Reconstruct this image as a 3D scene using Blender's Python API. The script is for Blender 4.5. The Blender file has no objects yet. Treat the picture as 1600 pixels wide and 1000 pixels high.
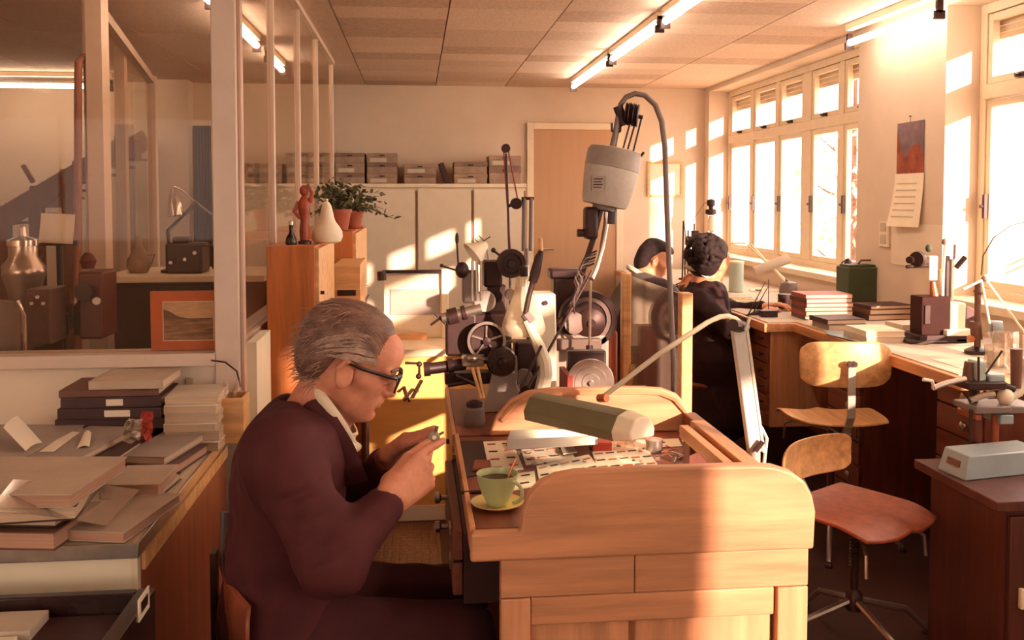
import bpy, bmesh, math, random
import numpy as np
from mathutils import Vector, Matrix, Euler
random.seed(7)
S = bpy.context.scene
COL = S.collection

# ---------------------------------------------------------------- camera
EYE = 1.5; FPX = 1450.0; CX, CY = 800.0, 376.0
YAW = math.radians(5.9); PITCH = math.radians(2.6)
cam_d = bpy.data.cameras.new('camera'); cam = bpy.data.objects.new('camera', cam_d); COL.objects.link(cam)
cam.location = (0, 0, EYE); cam.rotation_euler = (math.radians(90) - PITCH, 0, -YAW)
cam_d.sensor_width = 36; cam_d.lens = 36 * FPX / 1600; cam_d.shift_y = -(500 - CY) / 1600
cam_d.clip_start = .05; S.camera = cam
_R = Euler((math.radians(90) - PITCH, 0, -YAW)).to_matrix()
def P(x, y, X=None, Y=None, Z=None):
    """photo pixel -> point on the plane X=, Y= or Z= of the room"""
    d = _R @ Vector(((x - CX) / FPX, -(y - CY) / FPX, -1))
    if Y is not None: t = Y / d.y
    elif X is not None: t = X / d.x
    else: t = (Z - EYE) / d.z
    return Vector((d.x * t, d.y * t, EYE + d.z * t))

# ---------------------------------------------------------------- world, sun, exposure
w = bpy.data.worlds.new('world'); S.world = w; w.use_nodes = True
bg = w.node_tree.nodes['Background']
bg.inputs[0].default_value = (1.0, .87, .83, 1); bg.inputs[1].default_value = 7
SUN = Vector((-.60, 1.0, -.245)).normalized()
sd = bpy.data.lights.new('sun', 'SUN'); sd.energy = 11; sd.color = (1.0, .75, .66); sd.angle = math.radians(.7)
so = bpy.data.objects.new('sun', sd); COL.objects.link(so); so.rotation_euler = SUN.to_track_quat('-Z', 'Y').to_euler()
S.view_settings.view_transform = 'Standard'; S.view_settings.look = 'None'
S.view_settings.gamma = 1; S.view_settings.use_curve_mapping = False
S.view_settings.exposure = 0.42
S.cycles.max_bounces = 10; S.cycles.diffuse_bounces = 6; S.cycles.transparent_max_bounces = 24
S.cycles.sample_clamp_indirect = 8; S.cycles.caustics_reflective = False; S.cycles.caustics_refractive = False

# ---------------------------------------------------------------- materials
M = {}
def lin(c): return tuple(((v / 255) / 12.92 if v <= 10 else ((v / 255 + .055) / 1.055) ** 2.4) for v in c)
def mat(name, c, rough=.6, metal=0, var=.12, scale=9, bump=0, stretch=None, emit=0, spec=.35, c2=None):
    m = bpy.data.materials.new(name); m.use_nodes = True; nt = m.node_tree; b = nt.nodes['Principled BSDF']
    col = lin(c)
    b.inputs['Roughness'].default_value = rough; b.inputs['Metallic'].default_value = metal
    b.inputs['Specular IOR Level'].default_value = spec
    if emit:
        b.inputs['Emission Color'].default_value = (*col, 1); b.inputs['Emission Strength'].default_value = emit
    b.inputs['Base Color'].default_value = (*col, 1)
    if var or bump:
        tc = nt.nodes.new('ShaderNodeTexCoord'); mp = nt.nodes.new('ShaderNodeMapping')
        nt.links.new(tc.outputs['Object'], mp.inputs['Vector'])
        if stretch: mp.inputs['Scale'].default_value = stretch
        n = nt.nodes.new('ShaderNodeTexNoise'); n.inputs['Scale'].default_value = scale; n.inputs['Detail'].default_value = 5
        n.inputs['Roughness'].default_value = .6
        nt.links.new(mp.outputs[0], n.inputs['Vector'])
        r = nt.nodes.new('ShaderNodeValToRGB'); e = r.color_ramp.elements
        lo = c2 and lin(c2) or tuple(v * (1 - var * 1.6) for v in col); hi = tuple(min(1, v * (1 + var)) for v in col)
        e[0].position = .3; e[1].position = .7; e[0].color = (*lo, 1); e[1].color = (*hi, 1)
        nt.links.new(n.outputs['Fac'], r.inputs[0]); nt.links.new(r.outputs[0], b.inputs['Base Color'])
        if bump:
            bp = nt.nodes.new('ShaderNodeBump'); bp.inputs['Strength'].default_value = bump; bp.inputs['Distance'].default_value = .01
            nt.links.new(n.outputs['Fac'], bp.inputs['Height']); nt.links.new(bp.outputs[0], b.inputs['Normal'])
    M[name] = m; return m
def wood(name, c, axis='z', rough=.45, var=.2, s=1.0):
    st = {'x': (1.2, 14, 14), 'y': (14, 1.2, 14), 'z': (14, 14, 1.2)}[axis]
    return mat(name, c, rough, 0, var, 2.2 * s, .04, st)
def glass(name, tint=(1, 1, 1), refl=.08, rough=.02, dust=0, dustc=(200, 170, 140)):
    m = bpy.data.materials.new(name); m.use_nodes = True; nt = m.node_tree; nt.nodes.remove(nt.nodes['Principled BSDF'])
    out = nt.nodes['Material Output']; t = nt.nodes.new('ShaderNodeBsdfTransparent'); t.inputs[0].default_value = (*tint, 1)
    g = nt.nodes.new('ShaderNodeBsdfGlossy'); g.inputs['Roughness'].default_value = rough; g.inputs[0].default_value = (1, .95, .9, 1)
    fr = nt.nodes.new('ShaderNodeLayerWeight'); pw_ = nt.nodes.new('ShaderNodeMath'); pw_.operation = 'POWER'; pw_.inputs[1].default_value = 4; nt.links.new(fr.outputs['Facing'], pw_.inputs[0])
    mx = nt.nodes.new('ShaderNodeMixShader'); mul = nt.nodes.new('ShaderNodeMath'); mul.operation = 'MULTIPLY_ADD'
    mul.inputs[1].default_value = .45; mul.inputs[2].default_value = refl * .3
    nt.links.new(pw_.outputs[0], mul.inputs[0]); nt.links.new(mul.outputs[0], mx.inputs[0])
    nt.links.new(t.outputs[0], mx.inputs[1]); nt.links.new(g.outputs[0], mx.inputs[2]); last = mx
    if dust:
        d = nt.nodes.new('ShaderNodeBsdfDiffuse'); d.inputs[0].default_value = (*lin(dustc), 1)
        m2 = nt.nodes.new('ShaderNodeMixShader'); tc = nt.nodes.new('ShaderNodeTexCoord')
        n = nt.nodes.new('ShaderNodeTexNoise'); n.inputs['Scale'].default_value = 3; n.inputs['Detail'].default_value = 6
        mm = nt.nodes.new('ShaderNodeMath'); mm.operation = 'MULTIPLY'; mm.inputs[1].default_value = dust * 2
        nt.links.new(tc.outputs['Object'], n.inputs[0]); nt.links.new(n.outputs[0], mm.inputs[0]); nt.links.new(mm.outputs[0], m2.inputs[0])
        nt.links.new(mx.outputs[0], m2.inputs[1]); nt.links.new(d.outputs[0], m2.inputs[2]); last = m2
    nt.links.new(last.outputs[0], out.inputs[0]); M[name] = m; return m

mat('wall', (214, 192, 168), .85, var=.04, scale=3, bump=.06)
mat('wall_white', (226, 208, 184), .7, var=.04, scale=3)
mat('ceil', (224, 196, 174), .9, var=.10, scale=60, bump=.25)
mat('ceil2', (218, 190, 168), .9, var=.10, scale=60, bump=.25)
mat('ceil3', (228, 202, 180), .9, var=.10, scale=60, bump=.25)
mat('ceil_shaded', (202, 172, 150), .9, var=.12, scale=40, bump=.25)  # darker boards paint the uneven shade on the ceiling
mat('ceil_gap', (150, 112, 88), .9, var=0)
mat('floor', (66, 40, 32), .6, var=.15, scale=5, spec=.2)
mat('frame_white', (224, 204, 174), .5, var=.04)
mat('alu', (190, 158, 140), .42, .35, var=.05)
mat('post_grey', (204, 180, 160), .5, .1, var=.04)
mat('door_wood', (186, 144, 108), .5, var=.04, scale=3, stretch=(6, 6, .6))
mat('white_cup', (226, 208, 180), .55, var=.03)
mat('gap_dark', (138, 98, 76), .8, var=0)
mat('black', (56, 30, 27), .45, var=.1)
mat('black_gloss', (44, 25, 22), .22, var=.05, spec=.5)
mat('dark_metal', (62, 40, 36), .4, .25, var=.15, scale=20)
mat('steel', (180, 165, 152), .28, .85, var=.1, scale=20)
mat('grey_paint', (172, 156, 144), .45, .05, var=.06)
mat('grey_dark', (124, 106, 98), .45, .1, var=.08)
mat('beige_paint', (206, 190, 160), .45, 0, var=.05)
mat('cream', (232, 216, 186), .5, var=.04)
mat('paper', (232, 216, 190), .8, var=.04)
mat('paper_grey', (196, 178, 156), .7, var=.06)
wood('wood_orange', (190, 112, 60), 'z')
wood('wood_desk', (198, 136, 96), 'x')
wood('wood_desk_y', (198, 136, 90), 'y')
wood('wood_desk_z', (200, 138, 98), 'z')
wood('wood_light', (220, 166, 110), 'x', .4)
wood('wood_dark', (112, 58, 40), 'z')
wood('wood_dark_y', (122, 66, 45), 'y')
wood('wood_red', (146, 72, 46), 'z', .4)
mat('ply_yellow', (226, 168, 92), .55, var=.1, scale=3, stretch=(1, 1, 5))
mat('laminate', (226, 204, 170), .35, var=.03)
glass('pane', (1, .98, .94), .05)
glass('pane_part', (.94, .88, .83), .012, dust=.035)
mat('tube', (255, 240, 222), .4, emit=18, var=0)
mat('lamp_white', (236, 218, 188), .5, var=.03)

# ---------------------------------------------------------------- mesh helpers
class MB:
    def __init__(s): s.v = []; s.f = []
    def add(s, vs, fs):
        o = len(s.v); s.v += [tuple(v) for v in vs]; s.f += [tuple(i + o for i in f) for f in fs]; return s
    def box(s, x0, x1, y0, y1, z0, z1):
        return s.add([(x0, y0, z0), (x1, y0, z0), (x1, y1, z0), (x0, y1, z0), (x0, y0, z1), (x1, y0, z1), (x1, y1, z1), (x0, y1, z1)],
                     [(0, 3, 2, 1), (4, 5, 6, 7), (0, 1, 5, 4), (1, 2, 6, 5), (2, 3, 7, 6), (3, 0, 4, 7)])
    def obox(s, c, sz, rz=0, rx=0, ry=0):
        R = Euler((rx, ry, rz)).to_matrix(); c = Vector(c); h = [q / 2 for q in sz]
        vs = [c + R @ Vector((a * h[0], b * h[1], d * h[2])) for d in (-1, 1) for a, b in ((-1, -1), (1, -1), (1, 1), (-1, 1))]
        return s.add(vs, [(0, 3, 2, 1), (4, 5, 6, 7), (0, 1, 5, 4), (1, 2, 6, 5), (2, 3, 7, 6), (3, 0, 4, 7)])
    def bar(s, a, b, w, h=None, up=(0, 0, 1)):
        """rectangular bar between two points"""
        a = Vector(a); b = Vector(b); h = h or w; d = (b - a).normalized(); u = Vector(up)
        if abs(d.dot(u)) > .98: u = Vector((0, 1, 0))
        r = d.cross(u).normalized() * (w / 2); u = r.cross(d).normalized() * (h / 2)
        vs = [p + q for p in (a, b) for q in (-r - u, r - u, r + u, -r + u)]
        return s.add(vs, [(0, 1, 2, 3), (7, 6, 5, 4), (0, 4, 5, 1), (1, 5, 6, 2), (2, 6, 7, 3), (3, 7, 4, 0)])
    def cyl(s, a, b, r, r2=None, n=16, cap=True):
        return s.tube([a, b], [r, r if r2 is None else r2], n, cap)
    def tube(s, pts, r, n=8, cap=True):
        pts = [Vector(p) for p in pts]; k = len(pts)
        rs = list(r) if isinstance(r, (list, tuple)) else [r] * k
        o = len(s.v); prev = None
        for i, p in enumerate(pts):
            t = (pts[min(i + 1, k - 1)] - pts[max(i - 1, 0)])
            t = t.normalized() if t.length > 1e-9 else Vector((0, 0, 1))
            if prev is None:
                u = t.orthogonal().normalized()
            else:
                u = prev - t * prev.dot(t); u = u.normalized() if u.length > 1e-6 else t.orthogonal().normalized()
            prev = u; w_ = t.cross(u)
            for j in range(n):
                a = 2 * math.pi * j / n
                s.v.append(tuple(p + (u * math.cos(a) + w_ * math.sin(a)) * rs[i]))
        for i in range(k - 1):
            for j in range(n):
                j2 = (j + 1) % n
                s.f.append((o + i * n + j, o + i * n + j2, o + (i + 1) * n + j2, o + (i + 1) * n + j))
        if cap:
            s.f.append(tuple(o + j for j in reversed(range(n)))); s.f.append(tuple(o + (k - 1) * n + j for j in range(n)))
        return s
    def lathe(s, prof, c=(0, 0, 0), axis=(0, 0, 1), n=24, ring=False):
        """profile of (radius, height) pairs turned about an axis through c"""
        c = Vector(c); ax = Vector(axis).normalized(); u = ax.orthogonal().normalized(); v = ax.cross(u); o = len(s.v); k = len(prof)
        for r, h in prof:
            for j in range(n):
                a = 2 * math.pi * j / n; s.v.append(tuple(c + ax * h + (u * math.cos(a) + v * math.sin(a)) * max(r, 1e-4)))
        for i in range(k if ring else k - 1):
            i2 = (i + 1) % k
            for j in range(n):
                j2 = (j + 1) % n; s.f.append((o + i * n + j, o + i * n + j2, o + i2 * n + j2, o + i2 * n + j))
        if ring: return s
        s.f.append(tuple(o + j for j in reversed(range(n)))); s.f.append(tuple(o + (k - 1) * n + j for j in range(n)))
        return s
    def ell(s, c, r, n=12, m=8, R=None):
        c = Vector(c); o = len(s.v); r = (r, r, r) if not hasattr(r, '__len__') else r
        for i in range(m + 1):
            th = math.pi * i / m
            for j in range(n):
                a = 2 * math.pi * j / n
                p = Vector((r[0] * math.sin(th) * math.cos(a), r[1] * math.sin(th) * math.sin(a), r[2] * math.cos(th)))
                s.v.append(tuple(c + (R @ p if R else p)))
        for i in range(m):
            for j in range(n):
                j2 = (j + 1) % n; s.f.append((o + i * n + j, o + (i + 1) * n + j, o + (i + 1) * n + j2, o + i * n + j2))
        return s
    def prism(s, poly, a, b, plane='xz'):
        """outline extruded along the third axis from a to b"""
        n = len(poly); f = {'xz': lambda p, t: (p[0], t, p[1]), 'yz': lambda p, t: (t, p[0], p[1]), 'xy': lambda p, t: (p[0], p[1], t)}[plane]
        vs = [f(p, a) for p in poly] + [f(p, b) for p in poly]
        return s.add(vs, [tuple(range(n)), tuple(reversed(range(n, 2 * n)))] + [(i, i + n, (i + 1) % n + n, (i + 1) % n) for i in range(n)])
    def sheet(s, rows, thick=0):
        """grid of points -> surface, optional thickness along the normal of the first cell"""
        k = len(rows); n = len(rows[0]); rows = [[Vector(p) for p in r] for r in rows]
        o = len(s.v); s.v += [tuple(p) for r in rows for p in r]
        q = [(o + i * n + j, o + i * n + j + 1, o + (i + 1) * n + j + 1, o + (i + 1) * n + j) for i in range(k - 1) for j in range(n - 1)]
        s.f += q
        if thick:
            nn = (rows[0][1] - rows[0][0]).cross(rows[1][0] - rows[0][0]).normalized() * -thick
            o2 = len(s.v); s.v += [tuple(p + nn) for r in rows for p in r]
            s.f += [tuple(i - o + o2 for i in reversed(f)) for f in q]
            rim = [(i, 0) for i in range(k)] + [(k - 1, j) for j in range(1, n)] + [(i, n - 1) for i in range(k - 2, -1, -1)] + [(0, j) for j in range(n - 2, 0, -1)]
            ids = [i * n + j for i, j in rim]
            for a, b in zip(ids, ids[1:] + ids[:1]): s.f.append((o + a, o + b, o2 + b, o2 + a))
        return s
    def build(s, name, m, parent=None, bevel=0, smooth=35, seg=2, local=False, sub=0):
        me = bpy.data.meshes.new(name)
        vs = s.v
        if parent is not None and not local:
            b = rootloc(parent); vs = [(v[0] - b.x, v[1] - b.y, v[2] - b.z) for v in vs]; org = None
        elif parent is None:
            a = np.array(vs); org = Vector(((a[:, 0].min() + a[:, 0].max()) / 2, (a[:, 1].min() + a[:, 1].max()) / 2, a[:, 2].min()))
            vs = [(v[0] - org.x, v[1] - org.y, v[2] - org.z) for v in vs]
        else: org = None
        me.from_pydata(vs, [], s.f); me.update()
        bm = bmesh.new(); bm.from_mesh(me); bmesh.ops.recalc_face_normals(bm, faces=bm.faces); bm.to_mesh(me); bm.free()
        if smooth:
            me.shade_smooth(); me.set_sharp_from_angle(angle=math.radians(smooth))
        o = bpy.data.objects.new(name, me); COL.objects.link(o); o.parent = parent
        if org is not None: o.location = org
        me.materials.append(M[m] if isinstance(m, str) else m)
        if bevel:
            md = o.modifiers.new('bevel', 'BEVEL'); md.width = bevel; md.segments = seg; md.limit_method = 'ANGLE'; md.angle_limit = math.radians(40)
        if sub:
            md = o.modifiers.new('sub', 'SUBSURF'); md.levels = sub; md.render_levels = sub
        return o
def rootloc(o):
    v = Vector((0, 0, 0))
    while o is not None: v += o.location; o = o.parent
    return v
def tag(o, label, cat, group=None, kind=None):
    o['label'] = label; o['category'] = cat
    if group: o['group'] = group
    if kind: o['kind'] = kind
    return o
def thing(name, label, cat, loc=(0, 0, 0), rz=0, group=None):
    o = bpy.data.objects.new(name, None); COL.objects.link(o); o.location = loc; o.rotation_euler = (0, 0, rz)
    o.empty_display_size = .05
    return tag(o, label, cat, group)
def struct(o, label=None):
    o['kind'] = 'structure'
    if label: o['label'] = label
    return o
def B(name, m, parent, *a, bevel=0, local=False):
    return MB().box(*a).build(name, m, parent, bevel=bevel, local=local)
def dup(o, parent=None, mats=None):
    c = o.copy(); COL.objects.link(c); c.parent = parent
    for ch in o.children: dup(ch, c)
    return c
def arc(cx, cy, r, a0, a1, n, ry=None):
    ry = ry or r
    return [(cx + r * math.cos(math.radians(a0 + (a1 - a0) * i / n)), cy + ry * math.sin(math.radians(a0 + (a1 - a0) * i / n))) for i in range(n + 1)]
# ================================================================ the room
XR, XO, YB, H = 2.66, 2.95, 8.4, 2.51
XL, YR = -5.0, -4.2
W = [(5.39, 8.27), (1.5, 4.46), (-2.12, .58)]
SILL, HEAD, TRANS = 1.0, 2.47, 2.03
struct(B('floor', 'floor', None, XL, XO, YR, YB, -.1, 0), 'dark brown workshop floor')
c = struct(B('ceiling', 'ceil_gap', None, XL - .1, XO, YR - .1, YB + .1, H + .012, H + .12), 'beige ceiling of acoustic boards')
xs = [XL] + [XR - .62 * i for i in range(12, -1, -1)]
ys = [YB - 1.24 * i for i in range(0, 11)]
for i in range(len(xs) - 1):
    for j in range(len(ys) - 1):
        y1, y0 = ys[j], max(ys[j + 1], YR)
        if y1 - y0 < .1 or xs[i + 1] - xs[i] < .1: continue
        if xs[i] > -.7 and y0 > 3.3:
            for k in range(4):
                r_ = random.random(); B('ceiling_panel', 'ceil_shaded' if r_ < (.36 if xs[i] > .5 else .1) else ('ceil', 'ceil2', 'ceil3')[int(r_ * 97) % 3], c, xs[i] + .004, xs[i + 1] - .004, y0 + (y1 - y0) * k / 4 + .0008, y0 + (y1 - y0) * (k + 1) / 4 - .0008, H, H + .0125)
            continue
        B('ceiling_panel', ('ceil', 'ceil2', 'ceil3')[(i * 7 + j * 5 + (i * j) % 3) % 3], c, xs[i] + .004, xs[i + 1] - .004, y0 + .004, y1 - .004, H, H + .0125)
struct(B('wall_back', 'wall', None, XL, XO, YB, YB + .15, 0, H + .05), 'cream back wall')
m = MB(); m.box(XL, XO, YR - .15, YR, 0, 1.0); m.box(XL, XO, YR - .15, YR, 2.4, H + .05); m.box(XL, -4.7, YR - .15, YR, 1.0, 2.4); m.box(-1.9, XO, YR - .15, YR, 1.0, 2.4)
struct(m.build('wall_rear', 'wall'), 'cream rear wall with an opening for the added window')
m = MB()
for x in (-4.7, -3.79, -2.86, -1.95): m.box(x, x + .05, YR - .1, YR - .04, 1.0, 2.4)
for z in (1.0, 2.35): m.box(-4.65, -1.95, YR - .1, YR - .04, z, z + .05)
wr = struct(m.build('window_4', 'frame_white'), 'added unseen window for fill light in the rear wall')  # added behind the camera to let in fill daylight
for x in (-4.65, -3.74, -2.81): B('window_pane', 'pane', wr, x, x + .86, YR - .072, YR - .068, 1.05, 2.35)
struct(B('wall_left', 'wall', None, XL - .15, XL, YR, YB, 0, H + .05), 'cream left wall')
m = MB(); m.box(XR, XO, YR, YB, 0, SILL); m.box(XR, XO, YR, YB, HEAD, H + .05)
for a, b in ((W[0][1], YB), (W[1][1], W[0][0]), (W[2][1], W[1][0]), (YR, W[2][0])): m.box(XR, XO, a, b, SILL, HEAD)
struct(m.build('wall_right', 'wall'), 'cream window wall with wide pillars')
# windows: fixed frame, sashes with transom lights, outer roller shutters partly let down
def window(idx, y0, y1, n, wide):
    fr = MB(); X0, X1 = 2.84, 2.9
    fr.box(X0, X1, y0, y0 + .05, SILL, HEAD); fr.box(X0, X1, y1 - .05, y1, SILL, HEAD)
    fr.box(X0, X1, y0 + .05, y1 - .05, SILL, SILL + .05); fr.box(X0, X1, y0 + .05, y1 - .05, HEAD - .05, HEAD)
    fr.box(X0 - .015, X1, y0 + .05, y1 - .05, TRANS - .035, TRANS + .035)
    st = (y1 - y0 - .1) / n
    for k in range(1, n):
        w2 = .07 if k == wide else .03
        fr.box(X0, X1, y0 + .05 + k * st - w2, y0 + .05 + k * st + w2, SILL + .05, TRANS - .035)
        fr.box(X0, X1, y0 + .05 + k * st - w2, y0 + .05 + k * st + w2, TRANS + .035, HEAD - .05)
    f = struct(fr.build('window_%d' % idx, 'frame_white', bevel=.004), 'white multi-sash window')
    B('window_sill', 'frame_white', f, XR - .03, X0 + .03, y0 - .03, y1 + .03, SILL - .035, SILL + .006, bevel=.004)
    for k in range(n):
        a = y0 + .05 + k * st + (.07 if k == wide else .03 if k else 0) + .004
        b = y0 + .05 + (k + 1) * st - (.07 if k + 1 == wide else .03 if k < n - 1 else 0) - .004
        for z0, z1 in ((SILL + .054, TRANS - .04), (TRANS + .04, HEAD - .054)):
            s_ = MB(); q = .035
            s_.box(X0 + .008, X1 - .015, a, a + q, z0, z1); s_.box(X0 + .008, X1 - .015, b - q, b, z0, z1)
            s_.box(X0 + .008, X1 - .015, a + q, b - q, z0, z0 + q); s_.box(X0 + .008, X1 - .015, a + q, b - q, z1 - q, z1)
            sh = s_.build('sash', 'frame_white', f, bevel=.003)
            B('window_pane', 'pane', sh, X0 + .03, X0 + .034, a + q - .003, b - q + .003, z0 + q - .003, z1 - q + .003)
            ya = (a + b) / 2
            hd = MB()
            if z0 < TRANS - .1: hd.box(X0 - .012, X0 + .01, b - .028, b - .008, 1.4, 1.52); hd.cyl((X0 - .03, b - .018, 1.46), (X0, b - .018, 1.46), .008, n=8)
            else: hd.box(X0 - .01, X0 + .01, ya - .03, ya + .03, z0 + .005, z0 + .025); hd.cyl((X0 - .03, ya, z0 + .015), (X0, ya, z0 + .015), .007, n=8)
            hd.build('window_catch', 'dark_metal', sh)
    sh = MB()
    for k in range(5): sh.box(X1 + .015, X1 + .03, y0, y1, HEAD - .004 - .034 * (k + 1), HEAD - .008 - .034 * k)
    sh.build('roller_shutter', 'paper_grey', f)
window(1, *W[0], 5, 2); window(2, *W[1], 5, 2); window(3, *W[2], 2, 99)
# door in the back wall
dx0, dx1, dz = P(833, 300, Y=YB).x, P(962, 300, Y=YB).x, P(900, 203, Y=YB).z
d = struct(B('door_1', 'door_wood', None, dx0, dx1, YB - .03, YB, 0, dz, bevel=.003), 'tan flush wooden door')
m = MB(); m.box(dx0 - .06, dx0, YB - .04, YB, 0, dz + .06); m.box(dx1, dx1 + .06, YB - .04, YB, 0, dz + .06); m.box(dx0, dx1, YB - .04, YB, dz, dz + .06)
m.build('door_frame', 'frame_white', d, bevel=.004)
m = MB(); m.cyl((dx0 + .07, YB - .08, 1.04), (dx0 + .07, YB - .03, 1.04), .012); m.cyl((dx0 + .07, YB - .075, 1.04), (dx0 + .18, YB - .075, 1.04), .009)
m.build('door_handle', 'steel', d)
# glazed partition: low wall, sill, posts and panes
PX, PY = -.6, 3.05
SZ = P(200, 556, Y=PY).z
m = MB(); m.box(-4.2, PX - .04, PY - .02, PY + .04, 0, SZ - .03); m.box(PX - .06, PX, PY + .04, 6.97, 0, SZ - .03)
pw = struct(m.build('wall_partition', 'wall_white'), 'low white partition wall with glazing above')
m = MB(); m.box(-4.2, PX - .037, PY - .05, PY + .07, SZ - .03, SZ + .012); m.box(PX - .09, PX + .003, PY + .07, 6.97, SZ - .03, SZ + .012)
m.build('partition_sill', 'post_grey', pw, bevel=.003)
def post(px_, py_, w, d): return B('partition_post', 'post_grey', pw, px_ - w / 2, px_ + w / 2, py_ - d / 2, py_ + d / 2, 0, H, bevel=.004)
post(PX, PY, .077, .077)
B('partition_bead', 'alu', pw, PX + .0385, PX + .05, PY - .02, PY + .02, .4, H)
YP = [PY, 4.08, 4.97, 5.88, 6.96]
for y in YP[1:]: post(PX - .015, y, .03, .03)
for a, b in zip(YP, YP[1:]):
    B('partition_pane', 'pane_part', pw, PX - .02, PX - .014, a + .03, b - .02, SZ + .012, H)
for a, b in ((-.655, -2.0), (-2.06, -3.4)):
    B('partition_pane', 'pane_part', pw, b, a + .012, PY + .004, PY + .01, SZ + .012, H)
post(-2.03, PY, .05, .05); post(-3.43, PY, .05, .05)
m = MB(); m.box(-4.2, PX, PY - .02, PY + .03, H - .03, H - .001); m.box(PX - .03, PX + .01, PY, 6.97, H - .03, H - .001)
m.build('head_rail', 'post_grey', pw)

# fluorescent lamps
def flu(name, a, b, label, group, drop=.07, parent=None):
    a, b = Vector(a), Vector(b); t = thing(name, label, 'lamp', ((a + b) / 2)[:2] + (min(a.z, b.z),), 0, group)
    d = (b - a).normalized(); m = MB()
    m.bar(a + Vector((0, 0, drop - .02)), b + Vector((0, 0, drop - .02)), .045, .04); m.build('lamp_housing', 'lamp_white', t, bevel=.004)
    MB().cyl(a + d * .02, b - d * .02, .019, n=14).build('tube', 'tube', t)
    for p in (a, b - d * .02):
        m = MB(); m.bar(p + Vector((0, 0, -.02)), p + d * .02 + Vector((0, 0, -.02)), .05, .0401); m.bar(p + Vector((0, 0, .02)), p + d * .02 + Vector((0, 0, .02)), .03, .06)
        m.build('lamp_holder', 'dark_metal', t)
    return t
for k, (y0, y1) in enumerate(((6.28, 7.76), (4.97, 6.2), (3.65, 4.87))):
    flu('fluorescent_lamp', (1.32, y0, H - .07), (1.32, y1, H - .07), 'added unseen fill batten, %s from the back wall in the workshop ceiling row' % ('first', 'second', 'third')[k], 'ceiling lamps over the workshop')
flu('fluorescent_lamp', (2.5, 4.25, 2.4), (2.5, 5.2, 2.4), 'lit fluorescent batten above the wall calendar between the windows', 'wall lamps', drop=.11)
for k, (y0, y1) in enumerate(((6.3, 7.0), (4.95, 5.9), (3.7, 4.6))):
    flu('fluorescent_lamp', (-.97, y0, H - .07), (-.97, y1, H - .07), 'lit fluorescent batten, %s from the back wall in the row behind the glass partition' % ('first', 'second', 'third')[k], 'lamps of the glazed office')
flu('fluorescent_lamp', (-3.75, 7.8, 2.4), (-2.42, 7.8, 2.4), 'lit fluorescent batten hung across the end wall of the glazed office', 'lamps of the glazed office', drop=.11)
for k, y0 in enumerate((2.3, 1.0, -.3, -1.6, -2.9)):  # unseen battens added to brighten the foreground
    flu('fluorescent_lamp', (1.32, y0, H - .07), (1.32, y0 + 1.22, H - .07), 'added unseen fill batten, %s from the back wall in the workshop ceiling row' % ('fourth', 'fifth', 'sixth', 'seventh', 'eighth')[k], 'ceiling lamps over the workshop')
for y0 in (1.4, .1, -1.2, -2.5):  # extra row added out of view as fill for the left side
    flu('fluorescent_lamp', (-3.2, y0, H - .07), (-3.2, y0 + 1.22, H - .07), 'added unseen fill batten over the sideboard side of the workshop', 'added fill lamps over the sideboard')
mat('cov_dark', (70, 42, 38), .5, var=.08)
# ================================================================ furniture
# ---- watchmaker's desk, its curved end boards towards and away from the camera
YN, YF = 1.8, 2.55
DZ = P(735, 835, Y=YN).z
dxl, dxr = P(735, 850, Y=YN).x, P(1275, 800, Y=YN).x
desk = thing('watchmaker_desk', 'honey-coloured wooden watchmaker desk with rounded end boards, work spread on top', 'desk', (dxl + .33, 2.15, 0))
def pz(pts, Y): return [(P(x, y, Y=Y).x, P(x, y, Y=Y).z) for x, y in pts]
near = pz([(735, 880), (1272, 862), (1275, 800), (1270, 775), (1258, 753), (1238, 738), (1210, 729), (1180, 727), (1000, 732), (900, 737), (868, 743), (845, 754), (828, 772), (818, 795), (814, 832), (736, 835)], YN)
zb = near[0][1]; near[1] = (near[1][0], zb)
MB().prism(near, YN, YN + .03).build('end_board', 'wood_desk', desk, bevel=.006, seg=3)
far = pz([(764, 690), (1088, 690), (1086, 660), (1076, 635), (1058, 616), (1035, 607), (1000, 605), (860, 607), (825, 612), (798, 625), (776, 650)], YF)
fz = DZ
far = [(far[0][0], fz), (far[1][0], fz)] + far[2:]
fb = MB().prism(far, YF, YF + .025).build('end_board', 'wood_desk', desk, bevel=.006, seg=3)
cxm = sum(p[0] for p in far) / len(far); rim = [(p[0] + (cxm - p[0]) * .045, p[1] - .012) for p in far[2:]]
MB().tube([(p[0], YF - .004, p[1]) for p in rim], .008, 6).build('board_bead', 'wood_desk', fb)
B('table_top', 'wood_dark_y', desk, dxl + .012, dxr - .02, YN + .031, YF - .001, DZ - .035, DZ, bevel=.002)
B('front_edging', 'wood_desk_y', desk, dxl, dxl + .0118, YN + .031, YF + .02, DZ - .045, DZ + .006, bevel=.002)
# carcass: stiles, rails and recessed panels on the end that faces the camera
cx0, cx1 = P(783, 900, Y=YN).x, P(1267, 900, Y=YN).x
B('end_panel', 'wood_desk_z', desk, cx0 + .03, cx1 - .002, YN + .045, YN + .06, .02, zb - .001)
B('end_panel', 'wood_desk_z', desk, cx0 + .03, cx1 - .002, YF - .01, YF + .02, .02, zb - .001)
B('back_panel', 'wood_desk_y', desk, cx1 - .03, cx1 - .002, YN + .06, YF - .01, .02, zb - .001)
zr1, zr2, zr3 = zb - .001, P(830, 938, Y=YN).z, P(830, 984, Y=YN).z
sx0, sx1 = P(831, 950, Y=YN).x, P(1214, 950, Y=YN).x
B('stile', 'wood_desk_z', desk, cx0, sx0 - .001, YN + .012, YN + .045, .02, zr2 - .002, bevel=.003)
B('stile', 'wood_desk_z', desk, sx1 + .006, cx1, YN + .012, YN + .045, .02, zr2 - .002, bevel=.003)
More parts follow.
